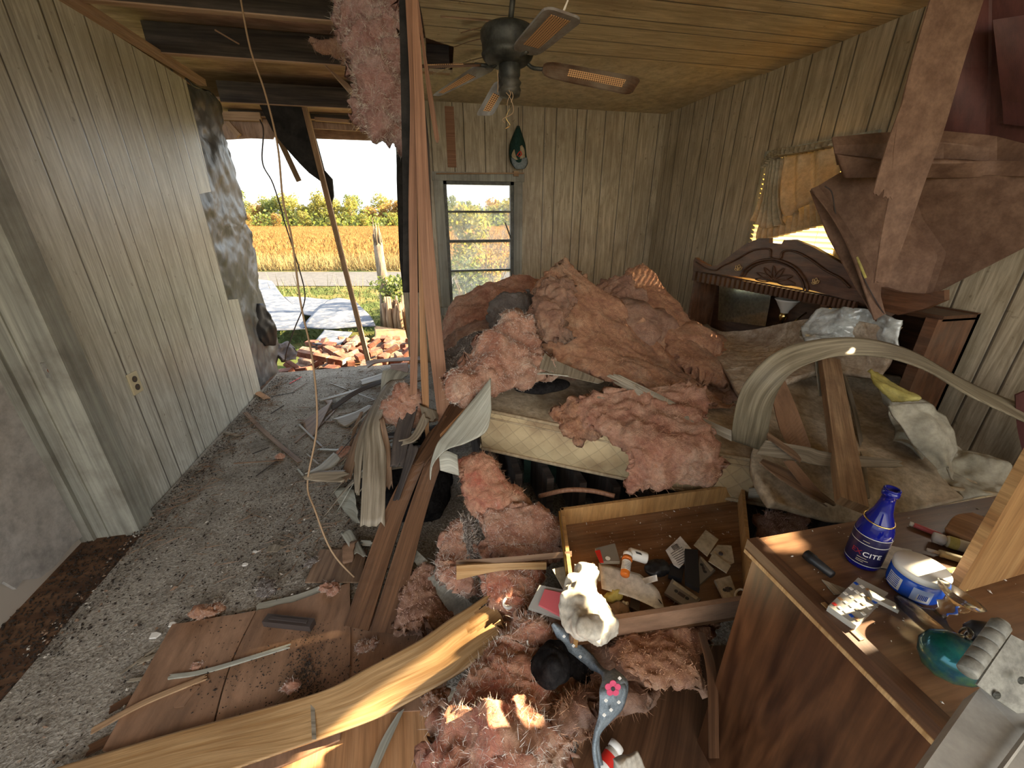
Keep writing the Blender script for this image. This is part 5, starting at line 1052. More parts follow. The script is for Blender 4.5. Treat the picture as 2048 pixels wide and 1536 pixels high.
pstrip('split_strip', 'c6', [(520, 1370, 1.12), (700, 1450, 1.05), (960, 1640, .95)], [(500, 1390, 1.10), (640, 1500, 1.02), (900, 1650, .93)], MT['panelback'], 'splintered brown strip pointing at the dresser corner', group=GS, nu=8, jag1=.06, seed=45)
pstrip('split_strip', 'c6', [(640, 890, 1.45), (720, 1080, 1.3), (800, 1300, 1.15)], [(560, 950, 1.42), (620, 1200, 1.25), (700, 1330, 1.12)], MT['hardboard'], 'dark tan board seen through the arch left of the tall timber', group=GS, seed=46)
pstrip('split_strip', 'c6', [(440, 1540, 1.2), (960, 1480, 1.05)], [(430, 1600, 1.2), (950, 1520, 1.04)], MT['panelface'], 'narrow strip lying just behind the open drawer', group=GS, seed=47)
pstrip('split_strip', 'c6', [(700, 1380, 1.05), (870, 1580, .98)], [(640, 1380, 1.05), (800, 1600, .98)], MT['hardboard'], 'brown board end behind the right corner of the drawer', group=GS, seed=48)
m = M(); a = Q('c6', 905, 790, y=1.62); b_ = Q('c6', 1040, 1640, y=.86)
m.bar(a, b_, .085, .038, (0, -.3, 1)); tag(m.build('timber_beam', MT['lumber']), 'long rough timber leaning through the arch towards the dresser', 'timber')
pstrip('grey_lath', 'c6', [(950, 780, 1.66), (1060, 1160, 1.3), (1120, 1600, .92)], [(980, 780, 1.66), (1085, 1160, 1.3), (1145, 1600, .92)], MT['panelface'], 'thin grey lath alongside the long rough timber', 'lath', None, seed=49)
pstrip('grey_lath', 'c6', [(825, 790, 1.66), (850, 1000, 1.45)], [(840, 790, 1.66), (875, 1000, 1.45)], MT['panelpale'], 'short whitish lath left of the top of the timber', 'lath', None, seed=50)
# the sheet of quilted ticking hanging over the near edge, with cloths
o = pquad('quilted_pad', [[(1560, 745, 1.75), (1690, 735, 1.75), (1800, 755, 1.6)], [(1535, 830, 1.45), (1690, 830, 1.42), (1830, 830, 1.3)], [(1500, 930, 1.18), (1690, 940, 1.08), (1860, 930, 1.02)], [(1540, 1010, 1.0), (1700, 1045, .93), (1925, 1000, .86)]], MT['quilt'], 'dirty quilted mattress pad inside the arch under the timber', 'mattress pad', th=.03, nu=50, nv=50, amp=.012, sc=6, seed=51)
o = pquad('bed_sheet', [[(1770, 775, 1.35), (1830, 800, 1.32), (1850, 815, 1.3)], [(1790, 850, 1.22), (1850, 850, 1.18), (1910, 870, 1.12)], [(1800, 880, 1.12), (1890, 900, 1.05), (1990, 900, .98)], [(1880, 960, .98), (1960, 960, .92), (2060, 960, .86)], [(1920, 1000, .9), (2000, 990, .86), (2090, 985, .82)]], MT['sheetcloth'], 'crumpled cream bed sheet at the right end of the mattress', 'bed sheet', th=.014, nu=50, nv=60, amp=.035, sc=6, ridge=.035, seed=52)
o = pquad('bed_sheet', [[(1775, 812, 1.12), (1840, 805, 1.10), (1895, 830, 1.05)], [(1820, 880, 1.03), (1865, 870, 1.0), (1905, 900, .97)], [(1875, 940, .94), (1900, 935, .92), (1912, 960, .90)]], MT['sheetcloth'], 'folded triangular corner of cream sheet draped over the pad', 'bed sheet', th=.008, nu=30, nv=30, amp=.01, sc=7, ridge=.012, seed=53)
o = pquad('yellow_cloth', [[(1738, 740, 1.40), (1765, 752, 1.38)], [(1750, 770, 1.30), (1800, 775, 1.28)], [(1785, 803, 1.2), (1840, 800, 1.2)]], MT['yellowcloth'], 'yellow fabric showing from under the cream sheet', 'cloth', th=.014, nu=20, nv=20, amp=.015, sc=9, seed=54)
o = pquad('film_sheet', [[(1640, 612, 1.98), (1720, 618, 1.85), (1805, 640, 1.72)], [(1605, 650, 1.86), (1710, 648, 1.76), (1800, 672, 1.64)], [(1612, 682, 1.72), (1710, 680, 1.64), (1800, 706, 1.56)]], MT['plasticfilm'], 'shiny crinkled clear plastic film below the tip of the triangular panel', 'plastic film', th=.004, nu=40, nv=40, amp=.014, sc=7, ridge=.018, xmax=2.2, seed=55, fine=.006)
o = pquad('white_scrap', [[(1610, 640, 2.0), (1660, 648, 1.98)], [(1600, 672, 1.85), (1640, 665, 1.9)], [(1632, 680, 1.75), (1640, 672, 1.8)]], MT['cloth_white'], 'small white cloth scrap at the left end of the plastic film', 'cloth', th=.006, nu=16, nv=16, amp=.02, sc=8, seed=56)
o = pquad('bedspread', [[(1385, 668, 2.75), (1480, 664, 2.75), (1640, 636, 2.65), (1800, 655, 2.4)], [(1400, 695, 2.35), (1500, 680, 2.3), (1620, 650, 2.2), (1780, 680, 1.95)], [(1440, 730, 2.0), (1540, 715, 1.95), (1640, 690, 1.85), (1780, 720, 1.7)], [(1480, 800, 1.6), (1560, 770, 1.6), (1650, 745, 1.6), (1760, 760, 1.5)]], gm('bedspread_tan', (.46, .35, .24), (.72, .62, .49), (16, 16, 16), 'Object', .9, dirt=(.24, .15, .1), damt=.6, bump=.8, bd=.015), 'quilted tan bedspread between the orange insulation and the headboard', 'bedspread', th=.03, nu=80, nv=70, amp=.005, sc=8, ridge=.003, xmax=2.22, seed=57)

# ============================================================ INSULATION HEAP
def batt(c, rows, mat, label, th=.09, nu=60, nv=60, amp=.035, sc=7, fray=.035, fib=1500, fl=.04, fm='fib_pink', seed=1, name='insulation_batt', ridge=.02, fine=.006, group=None, cat='insulation', z=False, **k):
    ridge *= .45; amp *= .75
    if c is None: pts = [[(P(a, b, z=d) if z else P(a, b, y=d)) for a, b, d in r] for r in rows]
    else: pts = [[(Q(c, a, b, z=d) if z else Q(c, a, b, y=d)) for a, b, d in r] for r in rows]
    o = sheet(name, pts, MT[mat], th=th, nu=nu, nv=nv, amp=amp, sc=sc, fray=fray, round_=True, ridge=ridge, fine=fine, seed=seed, **k)
    tag(o, label, cat, group)
    if fib: fibres(o, fib, fl, MT[fm], seed)
    return o
# back roll by the window
batt('c5', [[(90, 420, 2.9), (250, 260, 3.0), (450, 180, 3.1), (640, 160, 3.1)], [(75, 520, 2.7), (230, 400, 2.75), (450, 330, 2.85), (650, 300, 2.9)], [(80, 600, 2.5), (230, 530, 2.55), (430, 470, 2.6), (640, 420, 2.7)]], 'pink', 'pink insulation roll arched below the back window', th=.16, fib=2200, seed=61, fm='fib_pink')
batt('c5', [[(345, 290, 2.45), (480, 265, 2.45), (620, 250, 2.5)], [(345, 380, 2.35), (480, 370, 2.35), (620, 350, 2.4)], [(355, 480, 2.3), (480, 470, 2.3), (600, 440, 2.3)]], 'greyins', 'dark grey dusty batt end between the pink roll and the tall batt', th=.10, nu=40, nv=40, fib=600, fm='fib_grey', seed=62)
batt('c5', [[(90, 600, 2.2), (260, 510, 2.3), (330, 450, 2.35)], [(90, 670, 2.1), (200, 620, 2.15), (320, 520, 2.2)], [(110, 720, 2.0), (180, 680, 2.05), (260, 620, 2.1)]], 'greyins', 'grey-white matted batt edge left of the heap', th=.07, nu=36, nv=36, fib=900, fm='fib_pale', seed=63)
# tall main batt
batt('c5', [[(715, 115, 2.42), (745, 85, 2.42), (790, 55, 2.42)], [(620, 205, 2.36), (770, 170, 2.38), (925, 180, 2.40)], [(610, 300, 2.26), (840, 280, 2.28), (1080, 310, 2.32)], [(600, 400, 2.14), (880, 400, 2.16), (1250, 470, 2.2)],
            [(650, 540, 2.02), (980, 540, 2.02), (1400, 610, 2.06)], [(760, 640, 1.90), (1120, 660, 1.88), (1540, 760, 1.9)], [(940, 700, 1.78), (1280, 760, 1.74), (1640, 850, 1.76)], [(1110, 800, 1.68), (1400, 850, 1.62), (1760, 930, 1.62)]],
     'orange', 'tall tan-orange insulation batt folded into a peak on the bed', th=.10, nu=80, nv=90, amp=.024, sc=4, fib=2600, seed=64, fm='fib_or', ridge=.03)
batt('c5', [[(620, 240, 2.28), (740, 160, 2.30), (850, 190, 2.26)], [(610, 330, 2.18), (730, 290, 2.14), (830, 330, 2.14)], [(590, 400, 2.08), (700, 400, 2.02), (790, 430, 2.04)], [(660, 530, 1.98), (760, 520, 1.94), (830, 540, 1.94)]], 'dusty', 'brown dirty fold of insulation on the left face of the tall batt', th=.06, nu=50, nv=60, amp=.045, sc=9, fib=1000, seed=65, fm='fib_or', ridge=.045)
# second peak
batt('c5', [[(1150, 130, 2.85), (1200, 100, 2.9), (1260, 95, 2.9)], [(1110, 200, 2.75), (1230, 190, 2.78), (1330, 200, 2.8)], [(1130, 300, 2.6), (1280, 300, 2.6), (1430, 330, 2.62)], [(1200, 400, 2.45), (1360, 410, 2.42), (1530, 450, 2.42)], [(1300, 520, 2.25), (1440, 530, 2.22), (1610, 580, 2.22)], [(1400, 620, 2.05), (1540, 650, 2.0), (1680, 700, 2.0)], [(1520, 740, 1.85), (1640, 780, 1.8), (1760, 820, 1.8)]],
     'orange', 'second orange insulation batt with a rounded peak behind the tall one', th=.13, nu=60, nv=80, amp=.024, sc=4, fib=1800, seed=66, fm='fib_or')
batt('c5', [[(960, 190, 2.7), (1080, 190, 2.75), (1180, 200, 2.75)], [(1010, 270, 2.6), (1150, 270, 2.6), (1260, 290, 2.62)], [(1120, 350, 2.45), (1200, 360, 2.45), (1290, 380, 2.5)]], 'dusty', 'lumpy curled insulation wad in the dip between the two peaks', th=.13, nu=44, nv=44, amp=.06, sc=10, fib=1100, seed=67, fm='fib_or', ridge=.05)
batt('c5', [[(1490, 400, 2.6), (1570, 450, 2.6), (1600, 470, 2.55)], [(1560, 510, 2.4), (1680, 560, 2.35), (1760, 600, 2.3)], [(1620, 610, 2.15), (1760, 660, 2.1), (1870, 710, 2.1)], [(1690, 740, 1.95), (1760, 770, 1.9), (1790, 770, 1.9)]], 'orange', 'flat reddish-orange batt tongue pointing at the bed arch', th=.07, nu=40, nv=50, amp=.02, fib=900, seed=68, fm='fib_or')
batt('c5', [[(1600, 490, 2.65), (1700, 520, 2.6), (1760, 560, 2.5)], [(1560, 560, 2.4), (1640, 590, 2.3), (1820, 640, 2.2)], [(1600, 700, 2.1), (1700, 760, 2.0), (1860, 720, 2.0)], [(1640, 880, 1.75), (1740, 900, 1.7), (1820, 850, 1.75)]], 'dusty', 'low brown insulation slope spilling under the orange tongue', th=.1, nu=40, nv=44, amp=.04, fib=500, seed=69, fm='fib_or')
# left front fluffy piece
batt('c5', [[(430, 400, 2.02), (510, 375, 2.04), (600, 420, 2.04)], [(330, 500, 1.95), (460, 480, 1.95), (620, 500, 1.97)], [(240, 620, 1.86), (420, 610, 1.82), (660, 600, 1.88)], [(160, 720, 1.78), (380, 720, 1.72), (690, 680, 1.80)], [(115, 800, 1.70), (250, 800, 1.66), (680, 750, 1.74)], [(200, 860, 1.66), (240, 850, 1.64), (300, 800, 1.68)]], 'pink', 'fluffy pink insulation tuft in front of the tall batt, left side', th=.10, nu=60, nv=60, amp=.05, sc=8, fray=.05, fib=4200, fl=.05, seed=70, fm='fib_pale', ridge=.04)
# piece over the front of the mattress
batt('c5', [[(1350, 790, 1.58), (1480, 785, 1.56), (1605, 790, 1.52)], [(900, 870, 1.62), (1250, 860, 1.56), (1610, 920, 1.44)], [(860, 990, 1.56), (1200, 980, 1.46), (1620, 1000, 1.36)], [(980, 1070, 1.46), (1230, 1080, 1.36), (1660, 1080, 1.28)], [(1160, 1180, 1.34), (1400, 1180, 1.26), (1700, 1180, 1.2)], [(1170, 1300, 1.28), (1420, 1300, 1.22), (1710, 1290, 1.16)], [(1150, 1400, 1.26), (1420, 1380, 1.2), (1700, 1360, 1.14)]], 'pink', 'salmon insulation blanket draped over the near edge of the mattress', th=.07, nu=70, nv=80, amp=.035, sc=8, fib=2800, seed=71, fm='fib_or', ridge=.03)
batt('c5', [[(730, 950, 1.66), (860, 880, 1.64), (950, 850, 1.63)], [(760, 1020, 1.60), (850, 1010, 1.57), (950, 990, 1.55)], [(830, 1100, 1.54), (900, 1110, 1.5), (1000, 1090, 1.47)]], 'orange', 'loose orange wisps on the mattress side', th=.04, nu=36, nv=36, amp=.04, sc=12, fray=.05, fib=900, seed=72, fm='fib_or')
# heap core so that nothing is hollow
def blob(name, c, r, mat, label, cat, amp=.12, sc=3, sub=5, fib=0, seed=1, kind=None, fm='fib_pink', fl=.04, sq=1.0):
    bm = bmesh.new(); bmesh.ops.create_icosphere(bm, subdivisions=sub, radius=1)
    off = V((seed * 3.3, seed, seed * 1.9))
    for v in bm.verts:
        p = v.co.copy(); q = V((p.x * r[0], p.y * r[1], p.z * r[2])); n = p.normalized()
        q += n * amp * fbm(q * sc + off) + n * amp * .35 * (1 - 2.5 * abs(noise.noise(q * sc * 3 + off))); v.co = V(c) + q
    me = bpy.data.meshes.new(name); bm.to_mesh(me); bm.free(); o = link(name, me, MT[mat], smooth=True); tag(o, label, cat, kind=kind)
    if fib: fibres(o, fib, fl, MT[fm], seed)
    return o
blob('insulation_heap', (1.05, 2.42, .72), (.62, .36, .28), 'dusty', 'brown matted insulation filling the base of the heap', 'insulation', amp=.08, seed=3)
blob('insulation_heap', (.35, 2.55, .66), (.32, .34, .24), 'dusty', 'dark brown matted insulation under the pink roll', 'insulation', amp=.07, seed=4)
blob('insulation_heap', (1.55, 2.35, .64), (.42, .30, .2), 'orange', 'orange matted insulation under the second peak', 'insulation', amp=.06, seed=6)
o = sheet('torn_wallboard', rows_px('c5', [[(670, 605, 1.80), (740, 650, 1.8), (1020, 770, 1.72)], [(640, 690, 1.72), (740, 725, 1.72), (985, 782, 1.70)]]), MT['panelface'], th=.005, nu=14, nv=8, seed=73); tag(o, 'tan torn panel piece under the front of the tall batt', 'panel')
o = sheet('torn_wallboard', rows_px('c5', [[(350, 770, 1.74), (500, 735, 1.72), (640, 715, 1.72), (800, 735, 1.72)], [(352, 790, 1.70), (500, 750, 1.70), (640, 725, 1.70), (810, 738, 1.70)]]), MT['panelpale'], th=.005, nu=24, nv=6, seed=74); tag(o, 'thin curved pale panel edge above the mattress corner', 'panel')
# black opening in the ticking
blob('mattress_hole', P(1085, 772, y=1.78), (.14, .07, .022), 'felt', 'black charred patch on the mattress below the fluffy tuft', 'debris', amp=.02, sub=4, seed=8)

# lower left and foreground insulation
batt('c5', [[(165, 1240, 1.55), (260, 1205, 1.57), (370, 1230, 1.56)], [(200, 1320, 1.50), (300, 1300, 1.49), (400, 1320, 1.5)], [(210, 1450, 1.44), (340, 1440, 1.42), (560, 1450, 1.42)], [(250, 1560, 1.38), (400, 1560, 1.36), (650, 1540, 1.38)]], 'hotpink', 'tongue of pink-orange insulation rising from the dark gap under the bed', th=.09, nu=44, nv=60, amp=.03, fib=1400, seed=75, fm='fib_or')
batt('d2', [[(1040, 30, 1.38), (1250, 0, 1.36), (1500, 60, 1.34)], [(1060, 120, 1.32), (1300, 110, 1.28), (1520, 160, 1.28)], [(1080, 230, 1.26), (1300, 240, 1.22), (1540, 250, 1.22)], [(1100, 320, 1.2), (1320, 320, 1.16), (1500, 300, 1.18)]], 'pink', 'thick pink insulation piece left of the open drawer', th=.09, nu=50, nv=44, amp=.04, fib=1800, seed=76, fm='fib_pale')
batt('d2', [[(860, 140, 1.36), (930, 120, 1.38), (1010, 160, 1.36)], [(830, 260, 1.30), (920, 250, 1.28), (1020, 280, 1.28)], [(810, 380, 1.22), (900, 400, 1.18), (1000, 420, 1.2)], [(880, 470, 1.14), (960, 500, 1.1), (1060, 520, 1.12)]], 'pink', 'pale pink insulation lump behind the drawer front plank', th=.08, nu=40, nv=50, amp=.04, fib=1500, seed=77, fm='fib_pale')
batt('d2', [[(930, 90, 1.40), (960, 80, 1.40), (1000, 120, 1.40)], [(950, 200, 1.30), (990, 190, 1.30), (1040, 220, 1.30)], [(980, 300, 1.24), (1010, 300, 1.24), (1050, 320, 1.24)]], 'greyins', 'small whitish insulation wisp standing on end', th=.03, nu=20, nv=30, amp=.02, fib=900, fl=.05, seed=78, fm='fib_pale', fray=.03)
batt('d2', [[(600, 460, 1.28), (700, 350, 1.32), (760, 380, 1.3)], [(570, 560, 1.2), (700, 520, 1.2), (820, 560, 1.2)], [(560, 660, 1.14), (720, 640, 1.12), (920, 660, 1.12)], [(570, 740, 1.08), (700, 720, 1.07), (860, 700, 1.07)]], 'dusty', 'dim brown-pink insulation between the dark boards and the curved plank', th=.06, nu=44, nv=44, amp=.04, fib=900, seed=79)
batt('d2', [[(1180, 370, 1.14), (1300, 370, 1.12), (1420, 370, 1.12)], [(1060, 430, 1.10), (1280, 450, 1.06), (1400, 460, 1.06)], [(1100, 560, 1.03), (1260, 560, 1.0), (1380, 600, 1.0)], [(1240, 700, .95), (1320, 680, .94), (1420, 720, .94)]], 'hotpink', 'bright pink insulation below the drawer front plank', th=.07, nu=44, nv=50, amp=.035, fib=1300, seed=80, fm='fib_pale')
FG = [[(1250, 600, .93), (1400, 640, .92), (1530, 660, .92)], [(1220, 740, .89), (1400, 740, .86), (1560, 760, .86)], [(1120, 860, .86), (1330, 860, .82), (1560, 900, .82)], [(1000, 980, .80), (1260, 980, .76), (1600, 1040, .76)], [(940, 1110, .74), (1240, 1120, .70), (1640, 1160, .70)], [(860, 1230, .70), (1220, 1240, .64), (1640, 1260, .64)], [(780, 1360, .66), (1180, 1380, .58), (1600, 1380, .6)], [(700, 1500, .62), (1140, 1520, .54), (1540, 1500, .55)], [(680, 1650, .58), (1140, 1660, .5), (1560, 1640, .5)]]
batt('d2', FG, 'hotpink', 'long heap of red-pink insulation spilling to the bottom edge', th=.10, nu=90, nv=120, amp=.045, sc=9, fray=.045, fib=5200, fl=.035, seed=81, fm='fib_pale', ridge=.04, fine=.008)
batt('d2', [[(1560, 860, .80), (1800, 800, .80), (2040, 820, .8)], [(1600, 980, .76), (1850, 960, .74), (2100, 960, .74)], [(1600, 1120, .70), (1800, 1120, .68), (2080, 1080, .68)], [(1500, 1250, .64), (1640, 1240, .62), (1760, 1180, .62)], [(1300, 1360, .6), (1500, 1340, .58), (1700, 1240, .6)]], 'dusty', 'brown-orange insulation roll below the front of the drawer', th=.08, nu=60, nv=60, amp=.03, fib=1500, seed=82, fm='fib_or')
batt('d3', [[(600, 1180, .78), (1000, 1130, .78), (1500, 1100, .78)], [(560, 1330, .72), (950, 1300, .72), (1400, 1300, .72)], [(700, 1500, .66), (1000, 1460, .66), (1350, 1480, .66)], [(900, 1700, .6), (1200, 1650, .6), (1450, 1700, .6)]], 'orange', 'shaded orange batt between the drawer and the dresser side', th=.05, nu=50, nv=50, amp=.03, fib=900, seed=83, fm='fib_or')
batt('d4', [[(60, 320, 1.12), (200, 290, 1.12), (400, 300, 1.12)], [(60, 400, 1.08), (220, 390, 1.06), (420, 400, 1.06)], [(80, 470, 1.04), (200, 470, 1.02), (330, 470, 1.02)]], 'dusty', 'dull red insulation wad behind the dresser top', th=.05, nu=36, nv=30, amp=.03, fib=500, seed=84)
for i, (u, v, s, l) in enumerate([(415, 1222, .045, 'orange-white insulation tuft at the corner of the brown board'), (530, 1178, .04, 'dark fuzzy insulation tuft on the carpet by the board'), (660, 1178, .04, 'pink tuft beside the end of the cable'), (625, 1125, .03, 'small pale tuft on the carpet left of the cable'), (560, 912, .03, 'pink scrap on the middle of the carpet'), (690, 905, .045, 'pink tuft at the foot of the debris pile'), (735, 1290, .035, 'pale tuft at the foot of the dark boards'), (870, 1400, .04, 'curled orange insulation curl at the tip of the pale lath'), (580, 1375, .03, 'pink crumb on the brown floor board'), (395, 1330, .02, 'pink crumb next to the thin lath')]):
    c = P(u, v, z=.03 if i != 7 else .12); o = blob('insulation_tuft', c, (s, s * .7, s * .5), ['orange', 'greyins', 'pink', 'greyins', 'pink', 'pink', 'dusty', 'orange', 'pink', 'pink'][i], l, 'insulation', amp=s * .6, sc=22, sub=4, fib=300, seed=20 + i, fm='fib_pale', fl=s * .6)
    o['group'] = 'insulation tufts on the floor'

# ============================================================ PILE OF BROKEN PANELLING LEFT OF THE BED
GP = 'bent panelling strips in the debris pile'
PS = [
 ([(1300, 120, 2.3), (1180, 200, 2.2), (1050, 480, 1.95), (1030, 700, 1.78), (1020, 950, 1.62), (1005, 1255, 1.47)], [(1480, 150, 2.28), (1330, 200, 2.15), (1160, 440, 1.92), (1200, 700, 1.76), (1195, 950, 1.60), (1190, 1250, 1.46)], 'panelface', 'widest grey strip curving down the front of the pile'),
 ([(1150, 440, 1.92), (1170, 600, 1.83), (1190, 780, 1.72), (1195, 980, 1.62)], [(1180, 430, 1.9), (1230, 640, 1.82), (1240, 800, 1.70), (1250, 960, 1.62)], 'panelback', 'narrow brown strip along the right edge of the widest one'),
 ([(1200, 60, 2.35), (1170, 100, 2.3), (1160, 240, 2.2)], [(1380, 100, 2.3), (1300, 160, 2.25), (1200, 330, 2.1)], 'panelpale', 'white curled sheet at the top of the pile'),
 ([(1120, 300, 2.15), (1000, 560, 1.92), (960, 800, 1.76), (970, 1000, 1.64)], [(1180, 280, 2.12), (1060, 540, 1.9), (1020, 760, 1.75), (1000, 1010, 1.62)], 'panelface', 'pale strip bowed along the left side of the pile'),
 ([(1090, 340, 2.15), (960, 600, 1.95), (880, 820, 1.75), (870, 920, 1.68)], [(1130, 330, 2.12), (1010, 590, 1.92), (960, 800, 1.75), (930, 900, 1.66)], 'panelback', 'brown strip fanning out to the left of the pile'),
 ([(820, 680, 1.92), (700, 790, 1.78), (590, 850, 1.70)], [(860, 740, 1.86), (800, 800, 1.78), (640, 880, 1.68)], 'panelpale', 'pale strip sticking out to the carpet at the left'),
 ([(590, 860, 1.70), (700, 830, 1.72), (940, 820, 1.72)], [(580, 885, 1.68), (700, 905, 1.66), (900, 910, 1.64)], 'panelface', 'splintered strip lying flat with dark grooves'),
 ([(560, 470, .02, 1), (800, 300, .05, 1), (700, 300, .02, 1)], [(640, 590, .02, 1), (700, 500, .03, 1), (810, 300, .03, 1)], 'panelback', 'brown triangular offcut on the carpet behind the pile'),
 ([(800, 440, .03, 1), (960, 390, .06, 1), (1080, 330, .10, 1)], [(900, 510, .02, 1), (990, 440, .05, 1), (1100, 350, .10, 1)], 'panelface', 'grey broken strip end pointing right behind the pile'),
 ([(690, 300, .02, 1), (900, 240, .08, 1), (1290, 120, .16, 1)], [(700, 312, .02, 1), (900, 256, .08, 1), (1300, 135, .16, 1)], 'panelface', 'long thin strip pointing left across the carpet'),
 ([(780, 350, .03, 1), (1000, 210, .12, 1), (1300, 100, .2, 1)], [(800, 380, .02, 1), (1010, 240, .10, 1), (1310, 125, .2, 1)], 'joist', 'dark splintered strip above the brown offcut'),
 ([(1050, 20, .05, 1), (1100, 0, .1, 1), (1480, -30, .2, 1)], [(1060, 60, .04, 1), (1160, 20, .1, 1), (1480, 0, .2, 1)], 'panelback', 'splintered brown strip at the rear end of the pile'),
 ([(1230, 30, .2, 1), (1370, 20, .24, 1)], [(1220, 95, .15, 1), (1370, 110, .18, 1)], 'hardboard', 'broken board end stacked beside the hanging strips'),
 ([(1000, 150, .04, 1), (1200, 90, .12, 1)], [(1020, 190, .03, 1), (1200, 140, .10, 1)], 'panelface', 'flat tan board lying by the dark brick'),
 ([(800, 960, .04, 1), (900, 950, .1, 1), (960, 970, .14, 1)], [(850, 1080, .02, 1), (960, 1200, .03, 1), (1005, 1215, .06, 1)], 'panelpale', 'bluish white sheet corner at the left foot of the pile'),
 ([(1480, 380, 1.85), (1390, 560, 1.74), (1290, 600, 1.72)], [(1530, 440, 1.82), (1430, 590, 1.7), (1310, 640, 1.7)], 'panelface', 'short pale broken piece behind the dark boards'),
 ([(1450, 330, 1.9), (1480, 480, 1.8)], [(1580, 380, 1.88), (1590, 450, 1.82)], 'panelface', 'grey broken piece behind the hanging strips'),
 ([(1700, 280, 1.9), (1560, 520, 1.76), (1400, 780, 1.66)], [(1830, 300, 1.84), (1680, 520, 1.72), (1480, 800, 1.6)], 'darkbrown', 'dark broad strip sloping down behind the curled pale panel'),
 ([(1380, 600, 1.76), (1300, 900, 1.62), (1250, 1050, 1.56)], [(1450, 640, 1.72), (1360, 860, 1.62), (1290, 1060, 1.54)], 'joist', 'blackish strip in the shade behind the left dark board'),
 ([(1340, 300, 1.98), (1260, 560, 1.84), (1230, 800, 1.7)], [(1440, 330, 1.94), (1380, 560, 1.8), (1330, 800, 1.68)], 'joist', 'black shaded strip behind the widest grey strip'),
 ([(860, 1290, .05, 1), (960, 1450, .05, 1)], [(935, 1255, .06, 1), (1070, 1480, .05, 1)], 'panelpale', 'short bright striped board at the foot of the dark boards'),
 ([(1010, 1340, .05, 1), (1115, 1345, .05, 1)], [(1000, 1385, .04, 1), (1110, 1385, .04, 1)], 'panelpale', 'pale block end touching the left dark board'),
 ([(880, 1370, .03, 1), (1000, 1340, .08, 1)], [(830, 1530, .02, 1), (960, 1500, .05, 1)], 'hardboard', 'brown board piece lying beneath the bright striped one'),
]
for i, (L, Rr, mt, lb) in enumerate(PS):
    pstrip('broken_strip', 'd7', L, Rr, MT[mt], lb, 'panel strip', GP, nu=7, nv=26, jag0=.02 if i > 4 else 0, jag1=.03, seed=100 + i, smooth=True)
o = pstrip('curled_wallboard', 'c5', [(355, 750, 1.60), (240, 890, 1.58), (100, 1060, 1.52), (40, 1140, 1.48), (5, 1260, 1.44), (0, 1345, 1.42)], [(358, 940, 1.52), (330, 1060, 1.46), (210, 1130, 1.44), (100, 1168, 1.44), (20, 1250, 1.43), (4, 1345, 1.42)], MT['panelpale'], 'pale grey-green panel curled like a leaf beside the mattress corner', 'panel', None, nu=12, nv=40, smooth=True)
pstrip('curled_wallboard', 'c5', [(50, 1180, 1.5), (100, 1175, 1.5), (160, 1200, 1.5)], [(60, 1290, 1.46), (130, 1310, 1.46), (170, 1320, 1.46)], MT['panelpale'], 'small shiny white curl below the leaf-shaped panel', 'panel', None, nu=10, nv=16, smooth=True)
pstrip('rust_splinter', 'c4', [(2030, 760, 1.72), (1900, 980, 1.64), (1780, 1110, 1.6), (1640, 1260, 1.55)], [(2060, 790, 1.72), (1905, 1010, 1.63), (1790, 1130, 1.6), (1640, 1275, 1.55)], MT['orangewood'], 'orange-brown splinter along the top of the leaf-shaped panel', 'splinter', None, seed=130)
rp_s = random.Random(8)
for k in range(16):
    f = k / 15; tp = V((-.05 + rp_s.uniform(-.08, .08), 2.35 - .55 * f, .40 + rp_s.uniform(-.06, .1))); bt_ = V((-.62 + .06 * f + rp_s.uniform(-.1, .1), 2.60 - .72 * f + rp_s.uniform(-.1, .1), .02))
    mid_ = tp.lerp(bt_, .5) + V((-.02, 0, .10 + rp_s.uniform(-.03, .05))); w_ = rp_s.uniform(.008, .035); sd = V((.3, 1, .1)).normalized() * w_
    o = strip('broken_strip', [tp + sd, mid_ + sd, bt_ + sd * .6], [tp - sd, mid_ - sd, bt_ - sd * .6], MT[['panelface', 'panelback', 'joist', 'panelface', 'panelpale'][k % 5]], th=.004, nu=5, nv=20, jag0=.05, jag1=.05, seed=300 + k, smooth=True)
    tag(o, 'thin curved strip, %s from the rear in the fan at the left of the pile' % ordn[k], 'panel strip', 'thin strips fanned over the debris pile')
# black filler added inside the pile, painting its dark gaps
blob('pile_dark_filler', (-.20, 2.08, .10), (.24, .36, .24), 'felt', 'black filler painting the dark gaps inside the pile of broken panelling', 'debris', amp=.08, seed=9, kind='stuff')
blob('pile_insulation', P(808, 812, y=2.0), (.10, .10, .12), 'pink', 'pink insulation caught in the pile behind the hanging strips', 'insulation', amp=.04, sc=9, fib=900, seed=12, fm='fib_pale')
pstrip('wood_splinter', 'd7', [(1010, 385, .20, 1), (960, 500, .10, 1), (925, 640, .03, 1)], [(1030, 385, .20, 1), (985, 500, .10, 1), (945, 640, .03, 1)], MT['panelback'], 'upright dark splinter at the left edge of the pile', 'splinter', None)

